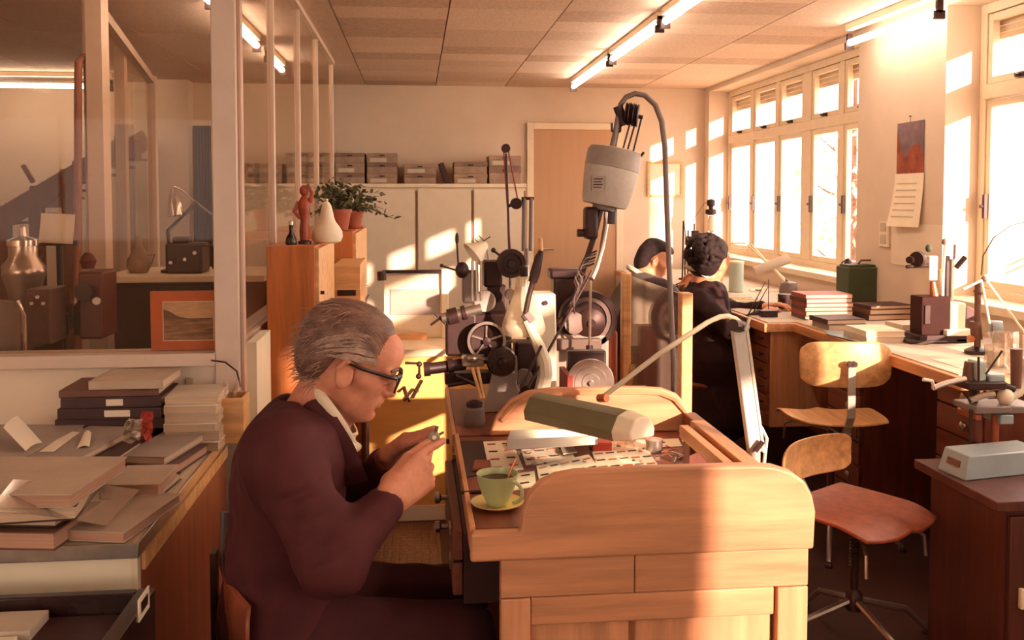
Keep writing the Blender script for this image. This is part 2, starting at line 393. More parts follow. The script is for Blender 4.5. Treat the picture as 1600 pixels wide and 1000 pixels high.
B('rail', 'wood_desk', desk, cx0, P(994, 900, Y=YN).x - .0008, YN + .012, YN + .045, zr2, zr1, bevel=.003)
B('rail', 'wood_desk', desk, P(994, 900, Y=YN).x + .0008, cx1, YN + .012, YN + .045, zr2, zr1, bevel=.003)
B('rail', 'wood_desk', desk, sx0, sx1, YN + .016, YN + .045, zr3, zr2 - .002, bevel=.003)
mx0, mx1 = P(988, 990, Y=YN).x, P(998, 990, Y=YN).x
B('inset_panel', 'wood_desk_z', desk, sx0, mx0, YN + .03, YN + .045, .05, zr3 - .002, bevel=.003)
B('inset_panel', 'wood_desk_z', desk, mx1, sx1, YN + .03, YN + .045, .05, zr3 - .002, bevel=.003)
# side rail with a groove on the window side, back board below it
rz = P(1178, 724, Y=1.835).z
B('back_board', 'wood_dark_y', desk, dxr - .06, dxr - .025, YN + .031, YF - .001, DZ, rz - .06, bevel=.003)
rx0, rx1 = P(1133, 724, Y=1.835).x, P(1180, 724, Y=1.835).x
rl = MB(); rl.box(rx0, rx0 + .022, 1.831, 2.17, rz - .03, rz); rl.box(rx0 + .022, rx0 + .036, 1.831, 2.17, rz - .03, rz - .012); rl.box(rx0 + .036, rx1 + .008, 1.831, 2.2, rz - .03, rz + .003)
rl.build('side_rail', 'wood_desk_y', desk, bevel=.002)
B('rail_post', 'wood_dark', desk, rx0 + .005, rx1, 2.1, 2.15, DZ, rz - .03)
# drawer block on the sitter's side
B('drawer_case', 'black', desk, dxl - .008, cx0 + .03, YN + .1, YF - .05, .655, DZ - .036)
for k, (z0, z1) in enumerate(((.735, .80), (.66, .73))):
    dr = B('drawer', 'wood_dark_y', desk, dxl - .03, dxl - .008, YN + .13, YF - .09, z0, z1, bevel=.003)
    B('label_holder', 'steel', dr, dxl - .034, dxl - .03, YN + .2, YN + .25, z0 + .03, z1 - .02)
    MB().lathe([(.006, 0), (.006, .015), (.014, .02), (.014, .03), (.004, .034)], (dxl - .03, 2.25, (z0 + z1) / 2), (-1, 0, 0), 12).build('knob', 'steel', dr)
B('plinth', 'wood_dark', desk, cx0 + .03, cx1 - .02, YN + .03, YN + .06, 0, .02)
B('plinth', 'wood_dark', desk, cx0 + .03, cx1 - .02, YF - .01, YF + .015, 0, .02)

# ---- machine bench behind the desk
mb = thing('machine_bench', 'dark wooden bench behind the watchmaker desk carrying lathe and grinder', 'workbench', (.55, 3.05, 0))
bz = .83
bx0 = P(703, 622, Z=bz).x
B('bench_top', 'wood_dark_y', mb, bx0, .82, 2.6, 3.25, bz - .05, bz, bevel=.003)
B('bench_edging', 'wood_desk_y', mb, bx0 - .012, bx0, 2.6, 3.25, bz - .05, bz + .003, bevel=.002)
for x in (bx0 + .05, .34):
    for y in (2.66, 3.19): B('leg', 'wood_dark', mb, x - .03, x + .03, y - .03, y + .03, 0, bz - .05, bevel=.003)
B('side_panel', 'wood_dark', mb, .79, .81, 2.7, 3.16, 0, .5)  # low panel added to throw shade on floor and plywood front
B('apron', 'wood_dark', mb, bx0 + .03, bx0 + .05, 2.7, 3.16, bz - .16, bz - .05)

# ---- long bench with white top and plywood front
wb = thing('workbench', 'workbench with white laminate top and sunlit yellow plywood front panel', 'workbench', (.4, 4.7, 0))
wy = P(650, 813, Z=0).y; wz = P(650, 545, Y=wy).z
B('bench_top', 'laminate', wb, -.22, 1.0, wy - .02, 5.0, wz - .035, wz, bevel=.003)
B('front_panel', 'ply_yellow', wb, -.22, .95, wy, wy + .02, .07, wz - .035)
B('plinth', 'cream', wb, -.22, .95, wy - .004, wy + .02, .0, .07)
B('side_panel', 'ply_yellow', wb, -.22, -.2, wy + .02, 4.98, 0, wz - .035)
B('side_panel', 'ply_yellow', wb, .93, .95, wy + .02, 4.98, 0, wz - .035)
mt = mat('rubber', (84, 50, 38), .5, var=0); nt = mt.node_tree; vo = nt.nodes.new('ShaderNodeTexVoronoi'); vo.feature = 'DISTANCE_TO_EDGE'; vo.inputs['Scale'].default_value = 30; vo.inputs['Randomness'].default_value = .25
tc_ = nt.nodes.new('ShaderNodeTexCoord'); nt.links.new(tc_.outputs['Object'], vo.inputs['Vector']); bp_ = nt.nodes.new('ShaderNodeBump'); bp_.inputs['Strength'].default_value = 1; bp_.inputs['Distance'].default_value = .008
nt.links.new(vo.outputs['Distance'], bp_.inputs['Height']); nt.links.new(bp_.outputs[0], nt.nodes['Principled BSDF'].inputs['Normal'])
tag(B('floor_mat', 'rubber', None, -.5, .1, 2.75, wy - .06, .0, .012, bevel=.003), 'brown honeycomb rubber mat on the floor before the plywood bench', 'mat')
# ---- narrow drawer cabinets along the partition
def tall_cab(label, x0, x1, y0, y1, z, doors, m='wood_orange', drawers=1):
    t = thing('drawer_cabinet', label, 'cabinet', ((x0 + x1) / 2, (y0 + y1) / 2, 0), 0, 'cabinets along the glass partition')
    B('body', m, t, x0, x1 - .016, y0, y1, 0, z, bevel=.003)
    n = doors; st = (y1 - y0) / n
    for k in range(n):
        a, b = y0 + k * st + .004, y0 + (k + 1) * st - .004
        d_ = B('door', 'wood_light', t, x1 - .016, x1, a, b, z * .72, z - .01, bevel=.002)
        MB().cyl((x1, a + .05, z * .86), (x1 + .015, a + .05, z * .86), .007, n=10).build('lock', 'dark_metal', d_)
        d_ = B('drawer', 'wood_light', t, x1 - .016, x1, a, b, z * .61, z * .71, bevel=.002)
        MB().bar((x1 + .012, a + .08, z * .66), (x1 + .012, b - .08, z * .66), .008, .014).build('pull', 'dark_metal', d_)
        B('door', 'wood_orange', t, x1 - .016, x1, a, b, .03, z * .60, bevel=.002)
    return t
cy0 = 3.62
cz = P(430, 385, Y=cy0).z; ca = max(PX + .012, P(416, 385, Y=cy0).x); cb = P(498, 385, Y=cy0).x
tall_cab('tall orange wooden drawer cabinet with white vase on top', ca, cb, cy0, 4.3, cz, 1)
c2y = 5.0; c2z = P(530, 362, Y=c2y).z
tall_cab('orange wooden cabinet under the potted plants', PX + .03, P(556, 362, Y=c2y).x, c2y, 6.1, c2z, 2)
lx = thing('low_cabinet', 'small pale wooden cabinet with nameplate between the two tall cabinets', 'cabinet', (-.45, 4.7, 0), 0, 'cabinets along the glass partition')
l0, l1 = P(522, 413, Y=4.5), P(563, 413, Y=4.5)
B('body', 'wood_light', lx, l0.x, l1.x, 4.5, 4.95, 0, l0.z, bevel=.003)
fy = 4.5; a = P(527, 462, Y=fy); b = P(556, 453, Y=fy)
B('nameplate', 'dark_metal', lx, a.x, b.x, fy - .004, fy, a.z, b.z)
# made-up pale slab for the white lit strip between partition and orange cabinet
B_ = tag(B('lit_strip_slab', 'cream', None, P(398, 600, Y=3.35).x, P(413, 600, Y=3.35).x, 3.2, 3.5, 0, P(400, 525, Y=3.35).z), 'pale slab standing in for the white lit strip between corner post and orange cabinet', 'board')

# ---- white cupboards on the back wall
cfy = 8.0; ctz = P(600, 287, Y=cfy).z
cup = thing('wall_cupboard', 'long low white cupboard with sliding doors against the back wall', 'cupboard', (-.5, 8.2, 0))
cl, cr = -1.62, P(820, 300, Y=cfy).x
B('carcass', 'white_cup', cup, cl, cr, cfy, YB - .002, 0, ctz - .03, bevel=.002)
B('cupboard_top', 'cream', cup, cl - .01, cr + .01, cfy - .03, YB - .002, ctz - .03, ctz, bevel=.003)
edges = [cl] + [P(738, 300, Y=cfy).x - .48 * k for k in range(5, -1, -1)] + [cr]
edges = [e for e in edges if e >= cl]
for a, b in zip(edges, edges[1:]):
    if b - a < .1: continue
    dr = B('door', 'white_cup', cup, a + .012, b - .012, cfy - .018, cfy, .08, ctz - .045, bevel=.002)
    B('door_edge', 'gap_dark', dr, b - .008, b + .004, cfy - .008, cfy - .002, .08, ctz - .06)

# ---- sideboard with albums, left
kx = P(216, 850, X=PX); sb = thing('sideboard', 'white fronted sideboard with metal edged top, piled with sample books', 'cabinet', (-1.4, 2.5, 0))
ky, kz = kx.y, kx.z
B('cabinet_top', 'laminate', sb, -2.6, PX - .006, ky + .006, PY - .06, kz - .03, kz - .002)
em = MB(); em.box(-2.6, PX, ky, ky + .006, kz - .032, kz + .002); em.box(PX - .006, PX, ky + .006, PY - .06, kz - .032, kz + .002)
em.build('metal_edging', 'steel', sb, bevel=.002)
B('front_panel', 'cream', sb, -2.6, PX - .02, ky + .015, ky + .035, .05, kz - .033)
B('corner_strip', 'frame_white', sb, PX - .02, PX - .006, ky + .012, ky + .035, 0, kz - .033)
B('side_panel', 'wood_red', sb, PX - .02, PX - .004, ky + .035, PY - .07, 0, kz - .033, bevel=.002)
B('back_panel', 'wood_red', sb, -2.6, PX - .02, PY - .09, PY - .07, 0, kz - .033)
B('edge_strip', 'wood_light', sb, PX - .004, PX + .004, ky + .035, PY - .07, kz - .07, kz - .033)

# ---- open black case in front of the sideboard
bc = thing('open_case', 'shallow black open case with papers inside in front of the sideboard', 'box', (-.9, 1.75, 0))
z1 = P(225, 922, Y=1.95).z; xr_ = P(236, 930, Y=1.93).x; zz0 = z1 - .2
B('case_floor', 'black', bc, -1.5, xr_ - .02, 1.45, 1.93, zz0, zz0 + .015)
for nm, q in (('case_side', (xr_ - .035, xr_, 1.45, 1.96, zz0, z1)), ('case_side', (-1.5, xr_ - .035, 1.935, 1.96, zz0, z1)), ('case_side', (-1.5, xr_ - .035, 1.45, 1.475, zz0, z1))):
    B(nm, 'black_gloss', bc, *q, bevel=.003)
q = P(223, 945, X=xr_ + .001)
pl = B('label_plate', 'paper', bc, xr_, xr_ + .003, q.y - .03, q.y + .04, q.z - .022, q.z + .022)
B('plate_print', 'black', pl, xr_ + .003, xr_ + .0034, q.y - .018, q.y + .028, q.z - .01, q.z + .012)
MB().cyl((xr_, 1.62, z1 - .07), (xr_ + .018, 1.62, z1 - .07), .007, n=10).build('catch', 'steel', bc)
B('case_contents', 'cov_dark', bc, -1.46, xr_ - .04, 1.48, 1.93, zz0 + .016, z1 - .04)
B('stand', 'black', bc, -1.45, xr_ - .05, 1.5, 1.9, 0, zz0)
for k, (x0, x1, y0, y1, mm) in enumerate(((-1.2, -.74, 1.83, 1.92, 'paper_grey'), (-1.25, -.76, 1.72, 1.82, 'paper'))):
    tag(B('paper_tray', mm, None, x0, x1, y0, y1, z1 - .0395, z1 - .02 - .005 * k), ('tan folder lying in the black open case', 'white envelope stack lying in the black open case')[k], 'folder')

# ---- window benches
bench = thing('window_bench', 'long wooden workbench under the windows', 'workbench', (2.2, 5.5, 0))
bz2 = .85
e0 = P(1266, 505, Z=bz2); e1 = P(1505, 607, Z=bz2)
f0 = P(1172, 498, Z=bz2)
BX = (e0.x + e1.x) / 2
MB().prism([(f0.x, e0.y), (f0.x, 8.3), (XR - .001, 8.3), (XR - .001, 3.14), (BX, 3.14), (BX, e0.y)], bz2 - .045, bz2, 'xy').build('bench_top', 'wood_desk_y', bench, bevel=.003)
MB().prism([(f0.x + .03, e0.y + .03), (f0.x + .03, 8.25), (XR - .02, 8.25), (XR - .02, 3.2), (BX + .03, 3.2), (BX + .03, e0.y + .03)], bz2, bz2 + .004, 'xy').build('bench_mat', 'paper_grey', bench)
def pedestal(x0, x1, y0, y1, z0, z1, n, m='wood_desk_z', mf='wood_dark_y', pull='knob'):
    p_ = B('pedestal', m, bench, x0 + .018, x1, y0, y1, z0, z1, bevel=.003)
    h = (z1 - z0) / n
    for k in range(n):
        d_ = B('drawer', mf, bench, x0, x0 + .017, y0 + .01, y1 - .01, z0 + k * h + .004, z0 + (k + 1) * h - .004, bevel=.002)
        if pull == 'knob': MB().lathe([(.005, 0), (.005, .012), (.012, .018), (.012, .026), (.003, .03)], (x0, y0 + .06, z0 + (k + .5) * h), (-1, 0, 0), 10).build('knob', 'dark_metal', d_)
        else: MB().lathe([(.004, 0), (.004, .006), (.02, .02), (.018, .026), (.003, .03)], (x0, y0 + .08, z0 + (k + .5) * h), (-1, 0, 0), 10).build('cup_pull', 'steel', d_)
pedestal(f0.x + .03, P(1320, 600, Y=e0.y + .03).x, e0.y + .03, e0.y + .5, P(1200, 668, Y=e0.y + .03).z, bz2 - .046, 6)
pedestal(BX + .08, XR - .1, 4.05, 4.4, .04, bz2 - .046, 7, 'wood_dark', pull='cup')
pedestal(BX + .12, XR - .1, 3.2, 3.5, .04, bz2 - .046, 7, 'wood_dark', pull='cup')
B('leg', 'wood_dark', bench, f0.x + .05, f0.x + .11, 7.9, 7.96, 0, bz2 - .045)
B('leg', 'wood_dark', bench, f0.x + .05, f0.x + .11, 6.4, 6.46, 0, bz2 - .045)
B('base_rail', 'wood_dark', bench, XR - .12, XR - .02, 4.5, 8.2, 0, bz2 - .046)

wood('wood_table', (86, 45, 34), 'z')
# ---- low dark table with a cabinet below, right
tz = .62
ta, tb = P(1437, 717, Z=tz), P(1560, 785, Z=tz)
lt = thing('machine_table', 'low dark wooden cabinet table carrying the grey drill stand', 'table', (2.1, 2.9, 0))
B('table_top', 'wood_table', lt, ta.x - .02, 2.6, tb.y, ta.y, tz - .03, tz, bevel=.003)
B('carcass', 'wood_table', lt, ta.x + .03, 2.58, tb.y + .03, ta.y - .02, 0, tz - .03)
for k in range(2):
    x0 = ta.x + .03 + k * .41
    d_ = B('door', 'wood_table', lt, x0 + .004, x0 + .404, tb.y + .012, tb.y + .029, .04, tz - .05, bevel=.003)
    B('door_pull', 'cream', d_, x0 + .03, x0 + .045, tb.y - .004, tb.y + .012, .3, .36, bevel=.003)

# ---- swivel chairs
def swivel(label, loc, rz, seat_z, back_z, metal, bw, bh, style):
    t = thing('swivel_chair', label, 'chair', (*loc, 0), rz, 'swivel work chairs')
    # local frame: sitter faces +x
    rows = []
    for i in range(13):
        u = -1 + i / 6; row = []
        for j in range(13):
            v = -1 + j / 6
            k = 1 - .13 * abs(v) ** 3 if u > 0 else 1 - .07 * abs(v) ** 3
            x = u * .2 * k; y = v * .205 * (1 - .16 * max(0, -u) ** 2 - .05 * max(0, u) ** 4)
            z = .018 * (u * u * .4 + v * v * .7) - (.035 * max(0, u - .35) ** 1.5 * 1.6) + .012 * math.exp(-(v / .18) ** 2) * max(0, u)
            row.append((x, y, seat_z + z))
        rows.append(row)
    MB().sheet(rows, .012).build('seat', style, t, local=True, bevel=.004, smooth=60)
    rows = []
    for i in range(15):
        v = -1 + i / 7; row = []
        for j in range(9):
            u = -1 + j / 4
            rr = 1 - .18 * abs(u) ** 6
            vv = v * rr; zz = u * (1 - .10 * v ** 6)
            row.append((-.2 + .04 * vv * vv + .012 * u * u, vv * bw / 2, back_z + zz * bh / 2))
        rows.append(row)
    MB().sheet(rows, .011).build('backrest', 'wood_light', t, local=True, bevel=.004, smooth=60)
    m = MB(); m.bar((-.225, 0, seat_z + .05), (-.222, 0, back_z), .032, .01, up=(1, 0, 0)); m.bar((-.225, 0, seat_z + .06), (-.16, 0, seat_z - .035), .032, .012, up=(1, 0, 0)); m.bar((-.16, 0, seat_z - .033), (.08, 0, seat_z - .033), .05, .012)
    m.build('back_bracket', metal, t, local=True, bevel=.002)
    for s in (-1, 1):
        MB().cyl((-.235, s * .008, back_z + .012), (-.215, s * .008, back_z + .012), .012, n=10).build('screw', 'dark_metal', t, local=True)
    for s in (-1, 1):
        MB().tube([(.0, s * .01, seat_z - .05), (.12, s * .13, seat_z - .04), (.15, s * .16, seat_z - .06), (.155, s * .165, seat_z - .13)], .006, 6).build('seat_support', 'steel', t, local=True)
    sp = MB().cyl((0, 0, .14), (0, 0, seat_z - .04), .013, n=12)
    for k in range(9): sp.lathe([(.013, 0), (.019, .004), (.013, .008)], (0, 0, seat_z - .18 + .011 * k), n=12)
    sp.build('spindle', 'dark_metal', t, local=True)
    MB().lathe([(.028, .12), (.028, .17), (.016, .19)], n=12).build('hub', 'dark_metal', t, local=True)
    for k in range(4):
        a = math.radians(70 + 90 * k); ca_, sa_ = math.cos(a), math.sin(a)
        lg = MB().tube([(ca_ * .02, sa_ * .02, .15), (ca_ * .2, sa_ * .2, .1), (ca_ * .29, sa_ * .29, .02)], [.012, .011, .009], 8).build('leg', 'steel', t, local=True)
        MB().lathe([(.016, 0), (.016, .012), (.01, .02)], (ca_ * .29, sa_ * .29, 0), n=10).build('foot', 'black', lg, local=True)
    return t
sc1 = Vector((1.46, 2.93, 0))
swivel('wooden swivel chair with a saddle seat turned towards the grey drill stand', (sc1.x, sc1.y), math.radians(-61), .445, P(1294, 712, Y=3.1).z, 'grey_paint', .37, .14, 'wood_red')
sc2 = P(1343, 573, Y=3.6)
swivel('tall wooden swivel chair, grey bracket on its sunlit backrest, drawn up to the window bench', (sc2.x - .01, 3.82), math.radians(84), .55, sc2.z, 'grey_paint', .38, .19, 'wood_light')
# ================================================================ people (continuous surfaces grown from a distance field)
class Field:
    def __init__(s, lo, hi, h):
        s.lo = np.array(lo, float); s.h = h; s.n = np.ceil((np.array(hi) - s.lo) / h).astype(int) + 1
        s.g = np.full(s.n, 1.0, np.float32)
    def _blk(s, lo, hi):
        a = np.maximum(0, np.floor((np.array(lo) - s.lo) / s.h).astype(int)); b = np.minimum(s.n, np.ceil((np.array(hi) - s.lo) / s.h).astype(int) + 1)
        if (b <= a).any(): return None
        ax = [(s.lo[i] + s.h * np.arange(a[i], b[i])).astype(np.float32) for i in range(3)]
        return (slice(a[0], b[0]), slice(a[1], b[1]), slice(a[2], b[2])), ax[0][:, None, None], ax[1][None, :, None], ax[2][None, None, :]
    def _mix(s, sl, d, k, sub):
        g = s.g[sl]
        if sub: d = -d; hh = np.maximum(k - np.abs(g - d), 0) / k; s.g[sl] = np.maximum(g, d) + hh * hh * k * .25
        else: hh = np.maximum(k - np.abs(g - d), 0) / k; s.g[sl] = np.minimum(g, d) - hh * hh * k * .25
    def cone(s, a, b, r1, r2=None, k=.012, sub=False):
        a = np.array(a, float); b = np.array(b, float); r2 = r1 if r2 is None else r2; R = max(r1, r2) + k + 3 * s.h
        q = s._blk(np.minimum(a, b) - R, np.maximum(a, b) + R)
        if q is None: return s
        sl, x, y, z = q; d = b - a; L = max(float(d @ d), 1e-9)
        t = np.clip(((x - a[0]) * d[0] + (y - a[1]) * d[1] + (z - a[2]) * d[2]) / L, 0, 1)
        dist = np.sqrt((x - a[0] - t * d[0]) ** 2 + (y - a[1] - t * d[1]) ** 2 + (z - a[2] - t * d[2]) ** 2) - (r1 + (r2 - r1) * t)
        s._mix(sl, dist.astype(np.float32), k, sub); return s
    def ball(s, c, r, k=.01, sub=False): return s.cone(c, c, r, r, k, sub)
    def ell(s, c, r, ax=None, k=.02, sub=False, cut=None):
        """ellipsoid; ax = 3 unit axes; cut = list of (normal, offset) half spaces n.p < offset kept"""
        c = np.array(c, float); r = np.array(r, float); R = r.max() + k + 3 * s.h
        q = s._blk(c - R, c + R)
        if q is None: return s
        sl, x, y, z = q; x = x - c[0]; y = y - c[1]; z = z - c[2]
        ax = np.eye(3) if ax is None else np.array([list(v) for v in ax])
        u = [ax[i][0] * x + ax[i][1] * y + ax[i][2] * z for i in range(3)]
        k0 = np.sqrt(sum((u[i] / r[i]) ** 2 for i in range(3))); k1 = np.sqrt(sum((u[i] / r[i] ** 2) ** 2 for i in range(3))) + 1e-9
        d = k0 * (k0 - 1) / k1
        d = np.where(k0 < .05, -r.min(), d)
        for n_, o_ in (cut or []):
            d2 = u[0] * n_[0] + u[1] * n_[1] + u[2] * n_[2] - o_; hh = np.maximum(.012 - np.abs(d - d2), 0) / .012; d = np.maximum(d, d2) + hh * hh * .003
        s._mix(sl, d.astype(np.float32), k, sub); return s
    def noise(s, amp, freq, seed=0):
        rng = np.random.RandomState(seed); q = s._blk(s.lo, s.lo + s.h * s.n); sl, x, y, z = q
        acc = np.zeros(s.g.shape, np.float32)
        for i in range(7):
            f = rng.normal(size=3) * freq * (1 + i * .35); acc += (np.sin(f[0] * x + f[1] * y + f[2] * z + rng.rand() * 6) / (1 + i * .3)).astype(np.float32)
        s.g += acc * amp * .45; return s
    def mesh(s):
        g = s.g; ins = g < 0; n0, n1, n2 = g.shape
        c = np.zeros((n0 - 1, n1 - 1, n2 - 1), np.uint8)
        for i in (0, 1):
            for j in (0, 1):
                for k in (0, 1): c += ins[i:n0 - 1 + i, j:n1 - 1 + j, k:n2 - 1 + k]
        I = np.argwhere((c > 0) & (c < 8)); idx = np.full(c.shape, -1, np.int32); idx[tuple(I.T)] = np.arange(len(I))
        acc = np.zeros((len(I), 3)); cnt = np.zeros(len(I)); cor = [(i, j, k) for i in (0, 1) for j in (0, 1) for k in (0, 1)]
        val = {o: g[I[:, 0] + o[0], I[:, 1] + o[1], I[:, 2] + o[2]].astype(float) for o in cor}
        for o in cor:
            for a in range(3):
                if o[a]: continue
                p = list(o); p[a] = 1; p = tuple(p); v0, v1 = val[o], val[p]; m = (v0 < 0) != (v1 < 0)
                t = np.where(m, v0 / np.where(m, v0 - v1, 1), 0); pt = np.tile(np.array(o, float), (len(I), 1)); pt[:, a] += t
                acc += pt * m[:, None]; cnt += m
        V = s.lo + s.h * (I + acc / cnt[:, None]); F = []
        for a in range(3):
            b, d = (a + 1) % 3, (a + 2) % 3
            A = [slice(None)] * 3; Bs = [slice(None)] * 3; A[a] = slice(0, -1); Bs[a] = slice(1, None)
            e0, e1 = ins[tuple(A)], ins[tuple(Bs)]; E = np.argwhere(e0 != e1)
            E = E[(E[:, b] > 0) & (E[:, d] > 0) & (E[:, b] < g.shape[b] - 1) & (E[:, d] < g.shape[d] - 1)]
            q = []
            for ob, od in ((-1, -1), (0, -1), (0, 0), (-1, 0)):
                t = E.copy(); t[:, b] += ob; t[:, d] += od; q.append(idx[tuple(t.T)])
            q = np.stack(q, 1); fl = e0[tuple(E.T)]; q[~fl] = q[~fl][:, ::-1]; F.append(q)
        F = np.concatenate(F); return V, F[(F >= 0).all(1)]
    def build(s, name, m, parent, smooth_it=2):
        V, F = s.mesh(); b = rootloc(parent); V = V - np.array(b)
        me = bpy.data.meshes.new(name); me.vertices.add(len(V)); me.vertices.foreach_set('co', V.astype(np.float32).ravel())
        me.loops.add(F.size); me.loops.foreach_set('vertex_index', F.astype(np.int32).ravel())
        me.polygons.add(len(F)); me.polygons.foreach_set('loop_start', np.arange(0, F.size, 4, dtype=np.int32)); me.polygons.foreach_set('loop_total', np.full(len(F), 4, np.int32))
        me.update(calc_edges=True); me.validate(); me.shade_smooth()
        o = bpy.data.objects.new(name, me); COL.objects.link(o); o.parent = parent; me.materials.append(M[m])
        if smooth_it:
            md = o.modifiers.new('smooth', 'SMOOTH'); md.iterations = smooth_it; md.factor = .5
        return o

mat('skin', (208, 142, 110), .5, var=.10, scale=22, c2=(186, 114, 86), spec=.3)
mat('skin2', (205, 140, 104), .5, var=.06, scale=22)
mat('hair_grey', (120, 88, 74), .55, var=.35, scale=6, stretch=(3, 9, 9), bump=.3, c2=(84, 56, 46))
mat('hair_strand', (152, 118, 100), .5, var=.3, scale=30)
mat('hair_white', (172, 142, 122), .5, var=.3, scale=40)
mat('hair_dark', (38, 20, 17), .8, var=.3, scale=40, bump=.5)
mat('coat', (82, 38, 39), .8, var=.14, scale=9, bump=.15, spec=.2)
mat('coat_black', (44, 23, 21), .85, var=.12, scale=9, bump=.15, spec=.2)
mat('shirt', (224, 206, 176), .8, var=.06, scale=30)
mat('trousers', (66, 30, 31), .85, var=.1, scale=9, spec=.2)
mat('shoe', (40, 22, 19), .35, var=.05)
mat('glasses', (42, 20, 16), .3, var=.02, spec=.5)
mat('eye', (196, 170, 150), .3, var=0)
glass('lens', (.97, .95, .92), .2)

class Head:
    def __init__(s, C, pitch, yaw=0, sc=1.0):
        cp, sp, cw, sw = math.cos(pitch), math.sin(pitch), math.cos(yaw), math.sin(yaw)
        s.C = Vector(C); s.F = Vector((cp * cw, cp * sw, -sp)); s.S = Vector((-sw, cw, 0)); s.U = Vector((sp * cw, sp * sw, cp)); s.sc = sc
        s.ax = (s.F, s.S, s.U)
    def p(s, f, a, u): return s.C + (s.F * f + s.S * a + s.U * u) * s.sc
    def skin(s, G):
        q = s.sc; E = lambda c, r, k=.02, sub=False: G.ell(s.p(*c), [v * q for v in r], s.ax, k * q, sub)
        K = lambda a, b, r1, r2=None, k=.012, sub=False: G.cone(s.p(*a), s.p(*b), r1 * q, (r2 or r1) * q, k * q, sub)
        E((-.012, 0, .03), (.096, .074, .082)); E((.04, 0, -.035), (.052, .056, .078), .03)
        E((.05, 0, .045), (.05, .058, .045), .03)
        for a in (-1, 1):
            K((-.008, a * .052, -.05), (.066, a * .02, -.098), .019, .017, .025)
            K((.058, a * .043, -.022), (.03, a * .056, -.018), .02, .016, .025)
            K((.087, a * .012, .016), (.076, a * .046, .014), .010, .010, .012)
            E((.102, a * .031, -.003), (.016, .018, .011), .012, True)
            E((.083, a * .031, -.003), (.013, .015, .0125), .004)
            K((.094, a * .018, .0035), (.086, a * .046, .001), .0042, .0038, .005)
            K((.093, a * .018, -.0115), (.085, a * .045, -.012), .003, .003, .006)
            G.ell(s.p(-.006, a * .078, -.022), [.021 * q, .008 * q, .035 * q], (s.F + s.U * .25, s.S, s.U - s.F * .25), .006 * q)
            E((-.002, a * .087, -.02), (.011, .006, .019), .004, True)
            K((-.024, a * .083, -.012), (-.012, a * .085, .010), .005, .005, .005); K((-.012, a * .085, .010), (.010, a * .082, .004), .005, .0045, .005)
            K((.099, a * .010, -.039), (.094, a * .0125, -.037), .0075, .0065, .006)
            K((.066, a * .034, -.05), (.072, a * .026, -.075), .012, .010, .02)
            K((.088, a * .02, -.046), (.078, a * .03, -.068), .003, .003, .006, True)
        K((.092, 0, .008), (.107, 0, -.03), .0075, .0115, .01); G.ball(s.p(.109, 0, -.033), .0105 * q, .006 * q)
        E((.083, 0, -.062), (.018, .024, .016), .015)
        K((.094, -.012, -.059), (.094, .012, -.059), .0055, k=.006); K((.092, -.011, -.071), (.092, .011, -.071), .0062, k=.006)
        K((.1, -.02, -.065), (.1, .02, -.065), .0022, k=.003, sub=True)
        E((.076, 0, -.098), (.02, .024, .016), .018)
        K((.09, -.016, -.083), (.09, .016, -.083), .004, k=.008, sub=True)

def hand(G, w, kn, nrm, thumb_side, curl, tips=None, thumb=None, sc=1.0):
    """palm and five fingers; nrm = palm normal, thumb_side = direction towards the thumb"""
    w, kn = Vector(w), Vector(kn); e1 = (kn - w).normalized(); e3 = Vector(nrm); e3 = (e3 - e1 * e3.dot(e1)).normalized(); e2 = Vector(thumb_side); e2 = (e2 - e1 * e2.dot(e1) - e3 * e2.dot(e3)).normalized()
    L = (kn - w).length
    base = [(.030, -.002), (.010, .004), (-.011, 0), (-.030, -.008)]; ln = [(.042, .026, .021), (.046, .029, .022), (.042, .027, .021), (.034, .021, .019)]
    for i, (a, f) in enumerate(base):
        k0 = kn + e2 * a * sc + e1 * f * sc
        G.cone(w + e2 * a * .55 * sc, k0, .0165 * sc, .0115 * sc, .016)
        t = tips[i] if tips and tips[i] is not None else None
        r = (.0098, .0102, .0097, .0087)[i] * sc; ang = 0; p = k0; c = curl if not hasattr(curl, '__len__') else curl[i]
        for j in range(3):
            ang += c * (.8, 1.0, .7)[j]; d = e1 * math.cos(ang) + e3 * math.sin(ang)
            if t is not None:
                q = (Vector(t) - k0); d = (q.normalized() * .8 + (d * .35 if j == 0 else -e3 * .12)).normalized()
            n_ = p + d * ln[i][j] * sc; G.cone(p, n_, r * (1 - .07 * j), r * (1 - .07 * (j + 1)), .004); p = n_
    tb = w + e1 * L * .28 + e2 * .026 * sc + e3 * .012; G.cone(w + e2 * .012, tb, .016 * sc, .0165 * sc, .014)
    tt = Vector(thumb) if thumb is not None else tb + (e1 * .6 + e2 * .5 + e3 * .5).normalized() * .07 * sc
    m_ = tb.lerp(tt, .52) + e2 * .008; G.cone(tb, m_, .0145 * sc, .0112 * sc, .01); G.cone(m_, tt, .0108 * sc, .0088 * sc, .005)

def hair_shell(name, G, hd, m, parent, cuts, extra=(), noise=(.0025, 220, 1), rad=(.103, .086, .092), c=(-.022, 0, .034), curls=False):
    G.ell(hd.p(*c), [v * hd.sc for v in rad], hd.ax, .01, cut=cuts)
    for (cc, rr) in extra: G.ell(hd.p(*cc), [v * hd.sc for v in rr], hd.ax, .03)
    if noise: G.noise(*noise)
    if curls:
        rg = np.random.RandomState(3)
        for i in range(420):
            d_ = rg.normal(size=3); d_ /= np.linalg.norm(d_); d_[0] -= .25
            if d_[0] - .35 * d_[2] > .28 or d_[2] < -.95: continue
            G.ball(hd.p(-.03 + d_[0] * .112, d_[1] * .1, .025 + d_[2] * .102), rg.uniform(.009, .017), .006)
    return G.build(name, m, parent, 1)

